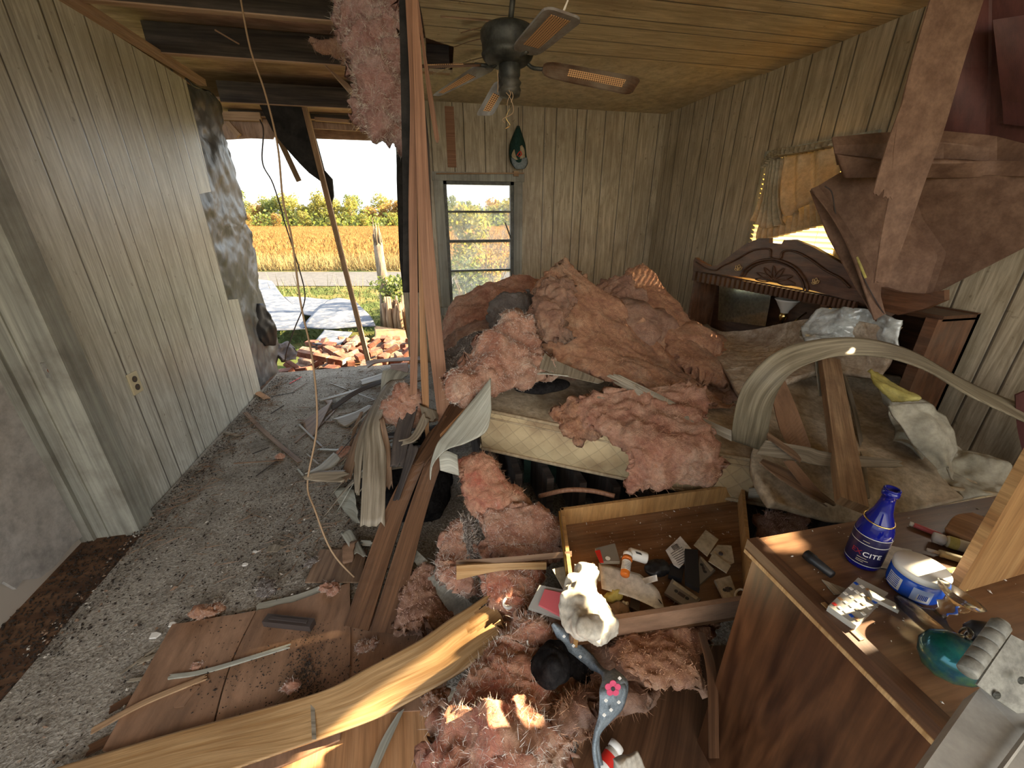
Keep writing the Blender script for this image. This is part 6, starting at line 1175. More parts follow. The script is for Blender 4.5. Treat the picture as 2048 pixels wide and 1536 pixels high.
# ---- loose laths and splinters on the carpet
GL = 'loose splinters on the carpet'
LS = [('d7', (150, 390), (300, 540), (560, 760), 30, 'panelback', 'long brown lath lying diagonally on the carpet'), ('d7', (0, 540), (110, 565), None, 26, 'panelface', 'short tan chip against the foot of the left wall'), ('d7', (235, 240), (320, 290), None, 44, 'orangewood', 'orange-brown block at the far foot of the left wall'),
 ('d7', (60, 770), (440, 745), None, 12, 'panelback', 'thin level splinter pointing left from the long lath'), ('d7', (230, 865), (400, 740), None, 7, 'joist', 'dark thin splinter under the end of the long lath'), ('d7', (540, 445), (820, 460), None, 10, 'panelback', 'brown stick crossing behind the cable'),
 ('d7', (550, 480), (740, 660), None, 14, 'panelface', 'grey lath right of the cable'), ('d7', (690, 665), (860, 670), None, 20, 'panelpale', 'bluish short lath left of the pink tuft'), ('d7', (340, 400), (440, 335), None, 6, 'joist', 'tiny dark twig in the middle of the carpet'),
 ('d7', (520, 620), (830, 340), None, 10, 'panelback', 'brown splinter running up to the brown offcut'), ('d7', (510, 235), (610, 170), None, 8, 'panelback', 'small twig by the bricks'), ('d7', (780, 170), (1120, 300), None, 8, 'panelface', 'thin stick left of the white curl'),
 ('d7', (480, 175), (570, 125), None, 7, 'red', 'small red stick on the carpet edge near the bricks'), ('d7', (340, 275), (520, 240), None, 6, 'joist', 'thin dark line of wood near the far wall'), ('d7', (700, 500), (840, 350), None, 14, 'panelback', 'splinter parallel to the offcut behind the pile'),
 ('d7', (610, 700), (700, 780), None, 12, 'panelface', 'short twisted splinter beside the flat striped strip'), ('d7', (540, 810), (590, 870), None, 12, 'panelpale', 'pale chip just left of the flat striped strip'), ('d7', (200, 700), (330, 650), None, 6, 'joist', 'fine dark splinter left of the long lath'),
 ('d1', (985, 1005), (1220, 965), (1700, 820), 26, 'panelpale', 'thin whitish lath lying on the brown floor board'), ('d1', (535, 1320), (850, 1150), (1215, 1000), 38, 'lumber', 'tan square lath across the left edge of the brown floor board'), ('d1', (1035, 1190), (1100, 1100), (1150, 1050), 70, 'hardboard', 'short brown chip under the tan lath'),
 ('d1', (1620, 1170), (1740, 1040), (1820, 920), 60, 'panelback', 'dark brown chip in the middle of the floor board'), ('d1', (1500, 600), (1750, 540), (2020, 430), 60, 'panelpale', 'fan of pale splintered strip on the carpet edge'), ('d1', (1850, 690), (1960, 560), None, 24, 'panelpale', 'thin pale splinter beside the black block'),
 ('d1', (805, 920), (960, 860), None, 30, 'panelface', 'pale board corner left of the floor board'), ('d1', (745, 1025), (860, 1010), None, 16, 'panelface', 'narrow pale chip left of the floor board'), ('d1', (640, 1200), (790, 1110), None, 44, 'darkbrown', 'dark red chip sticking out from under the floor board'), ('d1', (505, 1440), (700, 1340), None, 60, 'darkbrown', 'wide dark red chip by the lower left board corner'),
 ('d1', (700, 990), (960, 800), None, 8, 'panelface', 'fine stick beside the board corner'), ('d2', (100, 700), (230, 540), None, 22, 'panelpale', 'white striped splinter left of the dark boards')]
for i, (c, a, mid, b_, w, mt, lb) in enumerate(LS):
    onb = c == 'd1' and i in (18, 19, 20, 21); z = .035 if onb else .022
    if i == 20 or i == 21: z = .03
    pts = [a, mid] if b_ is None else [a, mid, b_]
    A3 = [Q(c, p[0], p[1], z=z) for p in pts]; d = (A3[-1] - A3[0]).normalized(); s_ = V((-d.y, d.x, 0)); ww = w * .0013 if c == 'd7' else w * .00045
    ww = max(.003, w * CR[c][2] / F_PX * (A3[0] - C0).dot(_fw) * .5)
    o = strip('wood_splinter', [p + s_ * ww * (.9 if k else 1) for k, p in enumerate(A3)], [p - s_ * ww for p in A3], MT[mt], th=.006 if w > 8 else .004, nu=5, nv=14, jag0=.012, jag1=.02, seed=200 + i); tag(o, lb, 'splinter', GL)
# piece of drywall/paper chips
for i, (u, v, s, l) in enumerate([(548, 1098, .035, 'pale square chip on the carpet near the cable'), (490, 1130, .012, 'tiny white chip left of the square chip'), (345, 1250, .014, 'white chip behind the brown floor board'), (310, 1272, .018, 'pale chip at the upper left of the floor board'), (510, 1105, .01, 'white fleck beside the square chip')]):
    c = P(u, v, z=.022); m = M(); m.poly([c + V((math.cos(a) * s * r_, math.sin(a) * s * r_ * .8, 0)) for a, r_ in ((.2, 1.1), (1.6, .9), (2.4, 1.2), (3.9, 1), (5.3, 1.05))], (0, .05, 1), .006); tag(m.build('plaster_chip', MT['panelface'] if i == 0 else MT['white']), l, 'chip', 'plaster chips on the carpet')

# ---- crumbs over the carpet
def crumbs(name, n, mat, seed, smin, smax, fn, label):
    r = random.Random(seed); m = M()
    for _ in range(n):
        p = fn(r); s = r.uniform(smin, smax) * (1 if r.random() < .9 else 1.8); a = r.uniform(0, 3.14); u = V((math.cos(a), math.sin(a), r.uniform(-.3, .3))) * s; w = V((-math.sin(a), math.cos(a), r.uniform(-.3, .3))) * s * r.uniform(.25, .8); h = V((0, 0, s * r.uniform(.3, .9)))
        m.add([p - u, p - w, p + u, p + w, p + h + u * .2], [(0, 1, 4), (1, 2, 4), (2, 3, 4), (3, 0, 4)])
    me = bpy.data.meshes.new(name); me.from_pydata([tuple(a) for a in m.v], [], m.f); o = link(name, me, mat, origin=False); return tag(o, label, 'debris', kind='stuff')
def cl(r):
    k = r.random()
    if k < .35:
        y = r.uniform(1.3, 4.2); return V((-1.56 + abs(r.gauss(0, .09)), y, .02))
    if k < .6: return V((r.gauss(-.75, .25), r.gauss(1.9, .35), .022))
    return V((r.uniform(-1.5, -.1), r.uniform(.9, 4.25), .021))
crumbs('dirt_crumbs', 9000, MT['dirtdark'], 1, .0018, .006, cl, 'dark dirt and soil crumbs scattered over the carpet')
crumbs('plaster_crumbs', 700, MT['crumbwhite'], 2, .002, .007, cl, 'small white plaster crumbs over the carpet')
crumbs('wood_crumbs', 700, MT['panelback'], 3, .003, .010, cl, 'brown wood shreds over the carpet')
rs_ = random.Random(44); m = M()
for _ in range(620):
    k = rs_.random(); c_ = V((rs_.gauss(-.55, .28), rs_.uniform(1.5, 4.2), .024)) if k < .7 else V((-1.5 + abs(rs_.gauss(0, .1)), rs_.uniform(1.8, 4.2), .024))
    a = rs_.uniform(0, 3.14); L_ = rs_.uniform(.015, .09); u_ = V((math.cos(a), math.sin(a), rs_.uniform(-.05, .05))) * L_; w_ = V((-math.sin(a), math.cos(a), 0)) * rs_.uniform(.0008, .003)
    m.add([c_ - u_, c_ - w_, c_ + u_, c_ + w_, c_ + V((0, 0, .004))], [(0, 1, 4), (1, 2, 4), (2, 3, 4), (3, 0, 4)])
me = bpy.data.meshes.new('wood_shreds'); me.from_pydata([tuple(a) for a in m.v], [], m.f); tag(link('wood_shreds', me, MT['panelback'], origin=False), 'fine needle-like wood shreds strewn over the carpet', 'debris', kind='stuff')
crumbs('threshold_dirt', 1900, MT['dirtdark'], 4, .002, .008, lambda r: V((r.uniform(-1.76, -1.5), r.uniform(.9, 1.97), .003)), 'dirt on the bare subfloor by the white wall')
crumbs('board_dirt', 1500, MT['dirtdark'], 5, .001, .004, lambda r: P(r.choice([r.gauss(630, 22), r.gauss(610, 14), r.uniform(380, 720)]), r.choice([r.gauss(1350, 25), r.uniform(1240, 1430)]), z=.034), 'dark soil patches on the brown floor board')

# ============================================================ FLOOR BOARDS IN FRONT
def flatboard(name, pts, z, mat, label, cat='board', th=.008, **k):
    o = sheet(name, [[P(u, v, z=z) for u, v in r] for r in pts], MT[mat], th=th, **k); return tag(o, label, cat)
flatboard('hardboard_sheet', [[(345, 1250), (512, 1222)], [(275, 1375), (455, 1345)], [(205, 1502), (400, 1560)]], .027, 'hardboard', 'brown hardboard sheet on the floor, left split piece', nu=8, nv=20, jag0=.004)
flatboard('hardboard_sheet', [[(514, 1222), (575, 1206), (700, 1165)], [(458, 1345), (560, 1330), (700, 1330)], [(405, 1560), (540, 1540), (680, 1480)]], .025, 'hardboard', 'brown hardboard sheet on the floor, middle split piece', nu=10, nv=20, jag0=.01, seed=3)
flatboard('hardboard_sheet', [[(640, 1210), (790, 1215), (900, 1200)], [(600, 1330), (760, 1330), (900, 1320)], [(560, 1440), (700, 1430), (880, 1420)]], .018, 'hardboard', 'dark brown hardboard under the foot of the dark boards', nu=10, nv=20, seed=4)
flatboard('hardboard_sheet', [[(330, 1500), (600, 1460), (860, 1380)], [(300, 1600), (600, 1600), (860, 1580)]], .014, 'orangewood', 'yellowish plywood under the curved plank at the bottom edge', nu=10, nv=10, seed=5)
flatboard('hardboard_sheet', [[(640, 1100), (735, 1100)], [(610, 1165), (720, 1165)]], .03, 'panelback', 'dark brown board piece under the end of the cable', nu=5, nv=8, seed=6)
up = [(1108, 515), (1000, 590), (880, 665), (700, 790), (400, 950), (150, 1080), (-250, 1200), (-800, 1350), (-1500, 1560)]
lo = [(1212, 762), (1080, 870), (985, 945), (870, 1020), (640, 1150), (420, 1260), (0, 1410), (-400, 1550), (-900, 1720)]
zz = [.26, .24, .215, .18, .12, .085, .055, .045, .04]
pk = strip('curved_plank', [Q('d2', a, b_, z=z) for (a, b_), z in zip(up, zz)], [Q('d2', a, b_, z=z) for (a, b_), z in zip(lo, zz)], MT['plank'], th=.007, nu=24, nv=70, smooth=True)
bm = bmesh.new(); bm.from_mesh(pk.data)                      # notch torn out of its raised end
n0 = Q('d2', 1140, 620, z=.25) - pk.location; n1 = Q('d2', 975, 730, z=.235) - pk.location
kill = []
for f in bm.faces:
    c = f.calc_center_median(); ax_ = (n1 - n0); t = (c - n0).dot(ax_) / ax_.length_squared; q = c - (n0 + ax_ * t)
    if -.3 < t < 1 and q.length < .045 * (1 - t) ** .5 + .004: kill.append(f)
bmesh.ops.delete(bm, geom=kill, context='FACES'); bm.to_mesh(pk.data); bm.free()
tag(pk, 'long sunlit panel plank with a torn notch curving up to the right', 'plank')
sheet('under_flap', [[Q('d2', 1120, 560, z=.235), Q('d2', 1180, 650, z=.232), Q('d2', 1215, 740, z=.228)], [Q('d2', 1010, 640, z=.21), Q('d2', 1040, 720, z=.208), Q('d2', 1090, 830, z=.205)], [Q('d2', 900, 700, z=.185), Q('d2', 940, 790, z=.18), Q('d2', 980, 900, z=.18)]], MT['plank'], th=.004, nu=8, nv=12, parent=pk)
m = M(); m.frame(Q('d2', 60, 1130, z=.075), (Q('d2', 100, 1130, z=.075) - Q('d2', 60, 1130, z=.075)) * .6, Q('d2', 70, 1370, z=.07) - Q('d2', 60, 1130, z=.075), (0, 0, .0012)); m.build('pale_mark', MT['panelface'], pk)
pstrip('pale_lath', 'd2', [(1420, 400, .24, 1), (1080, 900, .12, 1), (810, 1160, .05, 1)], [(1450, 420, .24, 1), (1115, 920, .12, 1), (850, 1180, .05, 1)], MT['panelface'], 'pale lath running under the sunlit plank end', 'lath', None, nu=5, nv=20, jag1=.02)
pstrip('pale_lath', 'd2', [(570, 1220, .03, 1), (480, 1370, .028, 1), (400, 1560, .026, 1)], [(610, 1190, .03, 1), (530, 1370, .028, 1), (440, 1570, .026, 1)], MT['panelpale'], 'pale lath at the bottom edge below the sunlit plank', 'lath', None, nu=5)
pstrip('grey_board', 'd2', [(680, 260, .16, 1), (1020, 590, .10, 1)], [(650, 300, .15, 1), (900, 660, .08, 1)], MT['greyptd'], 'grey-green board slanting behind the sunlit plank', 'board', None, nu=4)
flatboard('hardboard_sheet', [[(1215, 1330), (1330, 1300), (1480, 1290)], [(1180, 1440), (1330, 1420), (1480, 1420)], [(1100, 1620), (1300, 1620), (1500, 1620)]], .02, 'darkbrown', 'added very dark brown board painting the shade between the insulation and the dresser', nu=10, nv=20, seed=7)  # dark board added to paint the shade on the floor here
# black block lying on the floor board
m = M(); a = Q('d1', 1555, 670, z=.045); b_ = Q('d1', 1830, 700, z=.045); m.bar(a, b_, .035, .028); m.bar(a.lerp(b_, .1) + V((0, 0, .015)), a.lerp(b_, .9) + V((0, 0, .015)), .012, .006); o = m.build('black_block', MT['wiredark']); tag(o, 'short charred black wood block on the brown floor board', 'block')
# white tube standing in the insulation
c = Q('d2', 1215, 580, z=.24); m = M(); m.lathe(c, [(.021, -.06), (.021, .018), (.019, .02), (.012, .02), (.011, .0)], 24, (.1, -.35, 1), caps=False); m.lathe(c - V((0, 0, .058)), [(0, 0), (.02, 0), (.02, .002)], 20, (.1, -.35, 1))
tag(m.build('white_tube', MT['white'], smooth=True), 'white round plastic tube beside the notched plank end', 'tube')

# ============================================================ DRAWER WITH ITS CONTENTS
bl_, br_, fr_, fl_ = P(1121, 1016, z=.38), P(1488, 966, z=.38), P(1512, 1196, z=.38), P(1150, 1252, z=.38)
dr = empty('drawer', (.8, 1.0, .28), 'pulled-out wooden drawer full of small things', 'drawer')
ctr = (bl_ + br_ + fr_ + fl_) / 4; DZ = .095
def dpt(s, t, z): return V((*(fl_.lerp(fr_, s).lerp(bl_.lerp(br_, s), t)).xy, z))
def drawer_wall(name, a, b_, mat, th=.013, ext0=0, ext1=0, h=DZ):
    d = (b_ - a).normalized(); a = a - d * ext0; b_ = b_ + d * ext1; n = V((-d.y, d.x, 0))
    if (ctr - a).dot(n) < 0: n = -n
    m = M(); m.frame(a - V((0, 0, h)), b_ - a, n * th, (0, 0, h)); return m.build(name, mat, dr)
drawer_wall('drawer_back', bl_, br_, MT['drawerwood']); drawer_wall('drawer_side', br_, fr_, MT['drawerwood']); drawer_wall('drawer_side', fl_, bl_, MT['drawerwood'])
drawer_wall('drawer_front', fl_, fr_, MT['hardboard'], .016, .01, .01, DZ - .02)
m = M(); q = [V((p.x, p.y, .38 - DZ + .012)) for p in (fl_, fr_, br_, bl_)]; ex = q[1] - q[0]; m.add(q + [p - V((0, 0, .006)) for p in q], [(0, 1, 2, 3), (7, 6, 5, 4)], [[(0, 0), (0, .6), (.5, .6), (.5, 0)], [(0, 0), (0, .6), (.5, .6), (.5, 0)]]); m.build('drawer_bottom', MT['drawerbase'], dr)
m = M(); d = (bl_ - fl_).normalized(); m.bar(fl_.lerp(bl_, .12) + V((-.008, 0, .002)), fl_.lerp(bl_, .95) + V((-.008, 0, .002)), .006, .012); m.build('drawer_runner', MT['brass'], dr)
pstrip('drawer_front_plank', 'd2', [(915, 322, .345, 1), (1250, 300, .36, 1), (1590, 268, .38, 1)], [(915, 350, .335, 1), (1250, 330, .35, 1), (1590, 300, .37, 1)], MT['panelback'], 'brown plank edge pointing left from the drawer corner', 'plank', None, th=.014)
pstrip('drawer_front_plank', 'd2', [(915, 350, 1.08), (1180, 335, 1.08), (1440, 330, 1.08)], [(915, 432, 1.07), (1180, 378, 1.07), (1440, 372, 1.07)], MT['plank'], 'broken lighter plank under the brown plank edge', 'plank', None, th=.008)
ZB = .38 - DZ + .02
GD = 'things lying in the open drawer'
def D3(a, b_, z=ZB): return Q('d3', a, b_, z=z)
def slab(name, pts, mat, label, cat, th=.004, z=ZB, kids=(), tilt=0, group=GD):
    q = [D3(a, b_, z + (tilt * i if False else 0)) for i, (a, b_) in enumerate(pts)]; t = empty(name, q[0], label, cat, group); m = M(); m.poly(q, (0, 0, 1), th); m.build(kids[0] if kids else 'body', mat, t); return t, q
def card(name, pts, mat, label, cat, z=ZB, th=.001, curl=.006, **k):
    q = [[D3(*p, z + (curl if (i + j) % 2 else 0)) for i, p in enumerate(r)] for j, r in enumerate(pts)]; o = sheet(name, q, mat, th=th, nu=10, nv=10, seed=int(pts[0][0][0]), **k); return tag(o, label, cat, GD)
def cassette(pts, z, mat, label, red=False):
    t, q = slab('cassette_tape', pts, mat, label, 'cassette', .010, z, ('case',)); a, b_, c, d = q; up_ = V((0, 0, .0105))
    def ip(s, r): return a.lerp(b_, s).lerp(d.lerp(c, s), r) + up_
    for s in (.3, .7):
        m = M(); m.lathe(ip(s, .48), [(0, 0), (.0062, 0), (.0062, .001), (0, .001)], 14); m.build('reel_hole', MT['ink'], t)
    m = M(); m.poly([ip(.38, .38), ip(.62, .38), ip(.62, .58), ip(.38, .58)], (0, 0, 1), .0006); m.build('tape_window', MT['wiredark'], t)
    m = M(); m.poly([ip(.08, .75), ip(.92, .75), ip(.92, .96), ip(.08, .96)], (0, 0, 1), .0006); m.build('label_strip', MT['red'] if red else MT['cardboard'], t)
    return t
cassette([(1015, 845), (1075, 735), (1345, 905), (1250, 985)][0:1] + [(1245, 990), (1340, 900), (1085, 720)], ZB + .01, MT['greyclear'], 'smoke-clear cassette tape at the front of the drawer')
cassette([(1320, 590), (1330, 770), (1470, 640), (1330, 510)], ZB + .012, MT['greyclear'], 'smoke-clear cassette leaning behind the black pouch')
cassette([(1560, 930), (1680, 910), (1600, 690), (1460, 730)], ZB + .012, MT['cardboard'], 'ivory cassette tape at the right of the drawer')
tt, q = slab('cassette_case', [(400, 455), (575, 410), (620, 570), (450, 570)], MT['greyclear'], 'clear cassette case with a red stripe standing at the back left', 'cassette case', .014, ZB + .045, ('case',))
m = M(); m.poly([D3(400, 455, ZB + .0595), D3(445, 445, ZB + .0595), D3(478, 560, ZB + .0595), D3(445, 560, ZB + .0595)], (0, 0, 1), .001); m.build('red_stripe', MT['red'], tt)
m = M(); m.lathe(D3(515, 520, ZB + .06), [(.0, 0), (.009, 0), (.009, .001), (0, .001)], 16); m.build('reel', MT['white'], tt)
# amber pill bottle
pb = empty('pill_bottle', D3(665, 690, ZB + .05), 'amber pill bottle lying on the white papers', 'pill bottle', GD)
a = D3(665, 675, ZB + .06); b_ = D3(690, 505, ZB + .075); ax_ = (b_ - a).normalized(); L = (b_ - a).length
m = M(); m.lathe(a, [(.0, 0), (.013, 0), (.0155, .003), (.0155, L * .85), (.013, L * .9), (.013, L)], 28, ax_); m.build('bottle_body', MT['orangepl'], pb, True)
m = M(); m.lathe(a + ax_ * L * .80, [(.014, 0), (.018, 0), (.018, L * .16), (.014, L * .16)], 28, ax_); m.build('bottle_ring', MT['orangepl'], pb, True)
m = M(); m.lathe(a + ax_ * L * .96, [(0, 0), (.0165, 0), (.0165, .016), (.014, .018), (0, .018)], 28, ax_); m.build('bottle_cap', MT['white'], pb, True)
m = M(); m.lathe(a + ax_ * L * .22, [(.0159, 0), (.0159, L * .5)], 28, ax_, caps=False); lbm = m.build('paper_label', MT['paper'], pb, True)
m = M()
for k in range(5): m.lathe(a + ax_ * L * (.28 + .08 * k), [(.0162, 0), (.0162, .0012)], 18, ax_, caps=False)
m.build('printed_lines', MT['ink'], lbm)
wb_2 = empty('white_bottle', D3(770, 500, ZB + .04), 'white bottle with a barcode label behind the amber one', 'bottle', GD)
a = D3(700, 470, ZB + .055); b_ = D3(862, 520, ZB + .04); ax_ = (b_ - a).normalized(); L = (b_ - a).length
m = M(); m.lathe(a, [(0, 0), (.017, 0), (.0205, .005), (.0205, L - .004), (.018, L), (0, L)], 28, ax_); m.build('bottle_body', MT['white'], wb_2, True)
m = M()
for k in range(9): c_ = a + ax_ * (L * .3 + .0024 * k) + V((0, -.008, .0195)); m.box(c_.x, c_.y - .007, c_.z - .001, c_.x + (.0012 if k % 2 else .0006), c_.y + .007, c_.z + .0008)
m.build('barcode', MT['ink'], wb_2)
card('paper_sheet', [[(430, 560), (560, 590), (800, 660)], [(450, 700), (700, 770), (960, 800)], [(460, 790), (760, 880), (1030, 1010)]], MT['paper'], 'white printed papers in the middle of the drawer', 'paper', z=ZB + .03, amp=.001, sc=8)
m = M()
for k in range(6): c_ = D3(962 + k * 3, 885 + k * 2, ZB + .0375 + .002); m.box(c_.x, c_.y - .014, c_.z, c_.x + .0009, c_.y + .002, c_.z + .0005)
o = m.build('barcode', MT['ink']); tag(o, 'small printed barcode on the corner of the white paper', 'barcode')
card('paper_sheet', [[(820, 700), (950, 665)], [(850, 750), (960, 720)]], MT['paper'], 'torn white paper tip behind the printed papers', 'paper', z=ZB + .045, curl=.012)
tt, q = slab('plastic_card', [(1030, 450), (1160, 325), (1280, 465), (1150, 610), (1100, 580)], MT['paper'], 'white printed label sheet with barcodes at the back of the drawer', 'label', .002, ZB + .03, ('card',))
m = M()
for k in range(9):
    c_ = D3(1090 + k * 6, 430 - k * 3, ZB + .0325); m.box(c_.x, c_.y - .012, c_.z, c_.x + (.001 if k % 2 else .0016), c_.y + .01, c_.z + .0006)
for k in range(7):
    p0, p1 = D3(1075 + k * 12, 480 + k * 16, ZB + .0325), D3(1175 + k * 12, 420 + k * 18, ZB + .0325); m.bar(p0, p1, .0016, .0008)
m.build('print', MT['ink'], tt)
slab('card_square', [(1280, 405), (1385, 270), (1500, 355), (1400, 505)], MT['cardboard'], 'plain tan card square at the back of the drawer', 'card', .003, ZB + .035, ('card',))
slab('card_square', [(1425, 480), (1490, 405), (1615, 410), (1640, 560), (1600, 580)], MT['cardboard'], 'tan cardboard jewellery card with a dark stone', 'card', .003, ZB + .03, ('card',))
slab('card_square', [(1410, 550), (1450, 470), (1610, 590), (1570, 655)], MT['cardboard'], 'folded tan card in front of the jewellery card', 'card', .003, ZB + .036, ('card',))
m = M(); m.lathe(D3(1520, 480, ZB + .034), [(0, 0), (.008, 0), (.007, .005), (0, .007)], 10); tag(m.build('earring', MT['wiredark']), 'dark stone on the tan jewellery card', 'earring', GD)
m = M(); m.tube([D3(1700 + math.cos(a) * 55, 855 + math.sin(a) * 60, ZB + .02) for a in [k * .42 for k in range(16)]], .004, 8); tag(m.build('plastic_ring', MT['white'], smooth=True), 'white plastic ring at the right of the drawer', 'ring', GD)
m = M(); m.tube(resample([D3(380, 560, ZB + .05), D3(430, 620, ZB + .05), D3(440, 720, ZB + .045), D3(400, 640, ZB + .045), D3(330, 590, ZB + .05)], 20), .0035, 6); tag(m.build('tan_band', MT['cardboard'], smooth=True), 'tan elastic band beside the white bag', 'band', GD)
def dblob(name, a, b_, r, mat, label, cat, z=ZB + .02, amp=.01, seed=1, fib=0, sc=20): 
    o = blob(name, D3(a, b_, z), r, mat, label, cat, amp=amp, sc=sc, sub=4, seed=seed, fib=fib, fl=.012, fm='fib_grey'); o['group'] = GD; return o
dblob('black_pouch', 960, 600, (.05, .035, .02), 'black', 'crumpled black cloth in the middle of the drawer', 'cloth', seed=2)
dblob('brown_brush', 600, 975, (.032, .022, .014), 'panelback', 'brown bristly brush at the front left of the drawer', 'brush', seed=3, fib=400)
dblob('yellow_ribbon', 560, 850, (.03, .014, .012), 'yellowcloth', 'pale yellow crumpled ribbon under the papers', 'ribbon', seed=4)
dblob('cream_tuft', 670, 925, (.012, .014, .01), 'cloth_white', 'small cream tuft beside the brush', 'tuft', seed=5)
slab('black_wallet', [(1195, 465), (1310, 475), (1325, 830), (1200, 760)], MT['black'], 'long black pouch lying across the drawer', 'pouch', .018, ZB + .03, ('case',))
slab('black_box', [(720, 890), (800, 900), (790, 1030), (700, 990)], MT['wiredark'], 'dark small box under the papers', 'box', .02, ZB, ('case',))
slab('black_box', [(1060, 600), (1190, 620), (1170, 740), (1050, 700)], MT['black'], 'black case left of the long pouch', 'box', .02, ZB + .005, ('case',))
slab('tan_label', [(20, 620), (120, 595), (200, 770), (120, 800)], MT['cardboard'], 'tan paper tag sticking up outside the drawer corner', 'tag', .002, ZB + .06, ('card',), group=None)
crumbs('drawer_crumbs', 260, MT['crumbwhite'], 8, .001, .004, lambda r: dpt(r.uniform(.05, .95), r.uniform(.05, .95), ZB + .004), 'pale crumbs on the drawer bottom')
# pink cassette in a cloudy sleeve, left of the white bag
pc = empty('pink_case', Q('d2', 1340, 600, z=.30), 'clear case with a pink card left of the white cloth bag', 'cassette case')
m = M(); m.poly([Q('d2', 1335, 610, z=.29), Q('d2', 1400, 480, z=.32), Q('d2', 1550, 510, z=.33), Q('d2', 1545, 680, z=.30)], (0, -.2, 1), .016); m.build('case', MT['clearpl'], pc)
m = M(); m.poly([Q('d2', 1395, 590, z=.31), Q('d2', 1430, 500, z=.328), Q('d2', 1540, 525, z=.337), Q('d2', 1535, 660, z=.315)], (0, -.2, 1), .012); m.build('pink_card', MT['pinkpl'], pc)
# white cloth bag
o = sheet('cloth_bag', [[Q('d2', 1620, 365, y=.96), Q('d2', 1670, 350, y=.95), Q('d2', 1720, 400, y=.96)], [Q('d2', 1550, 490, y=.88), Q('d2', 1640, 480, y=.85), Q('d2', 1740, 480, y=.88)], [Q('d2', 1535, 620, y=.79), Q('d2', 1650, 620, y=.75), Q('d2', 1790, 600, y=.78)], [Q('d2', 1570, 725, y=.74), Q('d2', 1680, 730, y=.69), Q('d2', 1850, 690, y=.73)], [Q('d2', 1690, 805, y=.71), Q('d2', 1760, 825, y=.68), Q('d2', 1850, 765, y=.71)]], MT['cloth_white'], th=.04, nu=60, nv=70, amp=.012, sc=11, ridge=.014, round_=True, seed=90, fine=.004)
tag(o, 'crumpled white cloth bag hanging over the left corner of the drawer', 'cloth bag')
# denim head band with flowers
hbp = [(1480, 690, .82, 12), (1530, 750, .80, 34), (1590, 830, .775, 46), (1680, 905, .745, 44), (1760, 965, .70, 18), (1800, 1000, .65, 36), (1830, 1070, .60, 78), (1822, 1160, .58, 72), (1780, 1250, .56, 38), (1740, 1330, .54, 18), (1725, 1430, .525, 14), (1745, 1560, .51, 16)]
hd = empty('denim_band', Q('d2', 1800, 1100, y=.68), 'grey-blue denim head band with a pink flower patch', 'head band')
rws = []
for k_, (a, b_, d, w) in enumerate(hbp):
    p0_, p1_ = hbp[max(0, k_ - 1)], hbp[min(len(hbp) - 1, k_ + 1)]; tx, ty = p1_[0] - p0_[0], p1_[1] - p0_[1]; L_ = math.hypot(tx, ty); nx, ny = -ty / L_, tx / L_
    rws.append([Q('d2', a - nx * w, b_ - ny * w, y=d + .012), Q('d2', a, b_, y=d), Q('d2', a + nx * w, b_ + ny * w, y=d + .008)])
sheet('band', rws, MT['denim'], th=.003, nu=10, nv=80, parent=hd, smooth=True)
sheet('band_underside', [[p + V((.012, .014, -.006)) for p in r_] for r_ in rws[5:]], MT['denim'], th=.003, nu=8, nv=40, parent=hd, smooth=True)
fc = Q('d2', 1830, 1068, y=.592)
m = M()
for k in range(5):
    a = k * 1.257 + .3; m.lathe(fc + _rt * math.cos(a) * .0125 + _up * math.sin(a) * .0125, [(0, 0), (.0088, 0), (.0088, .002), (0, .002)], 14, -_fw)
m.build('flower_patch', flat('flower_pink', (.62, .08, .16), .8), hd)
m = M(); m.lathe(fc - _fw * .002, [(0, 0), (.0055, 0), (.0055, .002), (.002, .0022), (0, .0022)], 14, -_fw); m.build('flower_centre', MT['ink'], hd)
for (a, b_, d) in [(1545, 765, .78), (1600, 820, .755), (1640, 885, .74), (1790, 1140, .578), (1820, 1195, .57), (1865, 1150, .578), (1780, 1225, .56), (1870, 1010, .61)]:
    m = M(); c_ = Q('d2', a, b_, y=d - .004)
    for k in range(4): an = k * 1.57; m.lathe(c_ + _rt * math.cos(an) * .0024 + _up * math.sin(an) * .0024, [(0, 0), (.0026, 0), (.0026, .001), (0, .001)], 8, -_fw)
    m.build('small_flower', MT['white'], hd)
m = M(); m.tube(resample([Q('d2', 1490, 700, y=.86), Q('d2', 1460, 770, y=.84), Q('d2', 1400, 800, y=.83), Q('d2', 1340, 820, y=.82), Q('d2', 1330, 790, y=.82)], 20), .003, 6); tag(m.build('beaded_string', MT['white'], smooth=True), 'white beaded cord end beside the denim band', 'string')
# black shoe
o = sheet('black_hat', [[Q('d2', 1480, 800, y=0.810), Q('d2', 1540, 800, y=0.810), Q('d2', 1600, 860, y=0.800)], [Q('d2', 1390, 890, y=0.773), Q('d2', 1500, 870, y=0.736), Q('d2', 1650, 930, y=0.773)], [Q('d2', 1370, 990, y=0.736), Q('d2', 1480, 980, y=0.690), Q('d2', 1600, 1000, y=0.727)], [Q('d2', 1410, 1075, y=0.708), Q('d2', 1460, 1080, y=0.681), Q('d2', 1540, 1040, y=0.699)]], MT['felt'], th=.03, nu=36, nv=36, amp=.012, sc=10, ridge=.01, round_=True, seed=91); tag(o, 'black felt cap half buried in the pink insulation', 'cap')
o = sheet('black_cloth', [[Q('d2', 1580, 900, y=0.764), Q('d2', 1700, 930, y=0.745)], [Q('d2', 1600, 1000, y=0.727), Q('d2', 1740, 1000, y=0.727)], [Q('d2', 1660, 1050, y=0.708), Q('d2', 1770, 1020, y=0.708)]], MT['felt'], th=.02, nu=24, nv=24, amp=.012, sc=10, round_=True, seed=92); tag(o, 'black cloth behind the denim band', 'cloth')
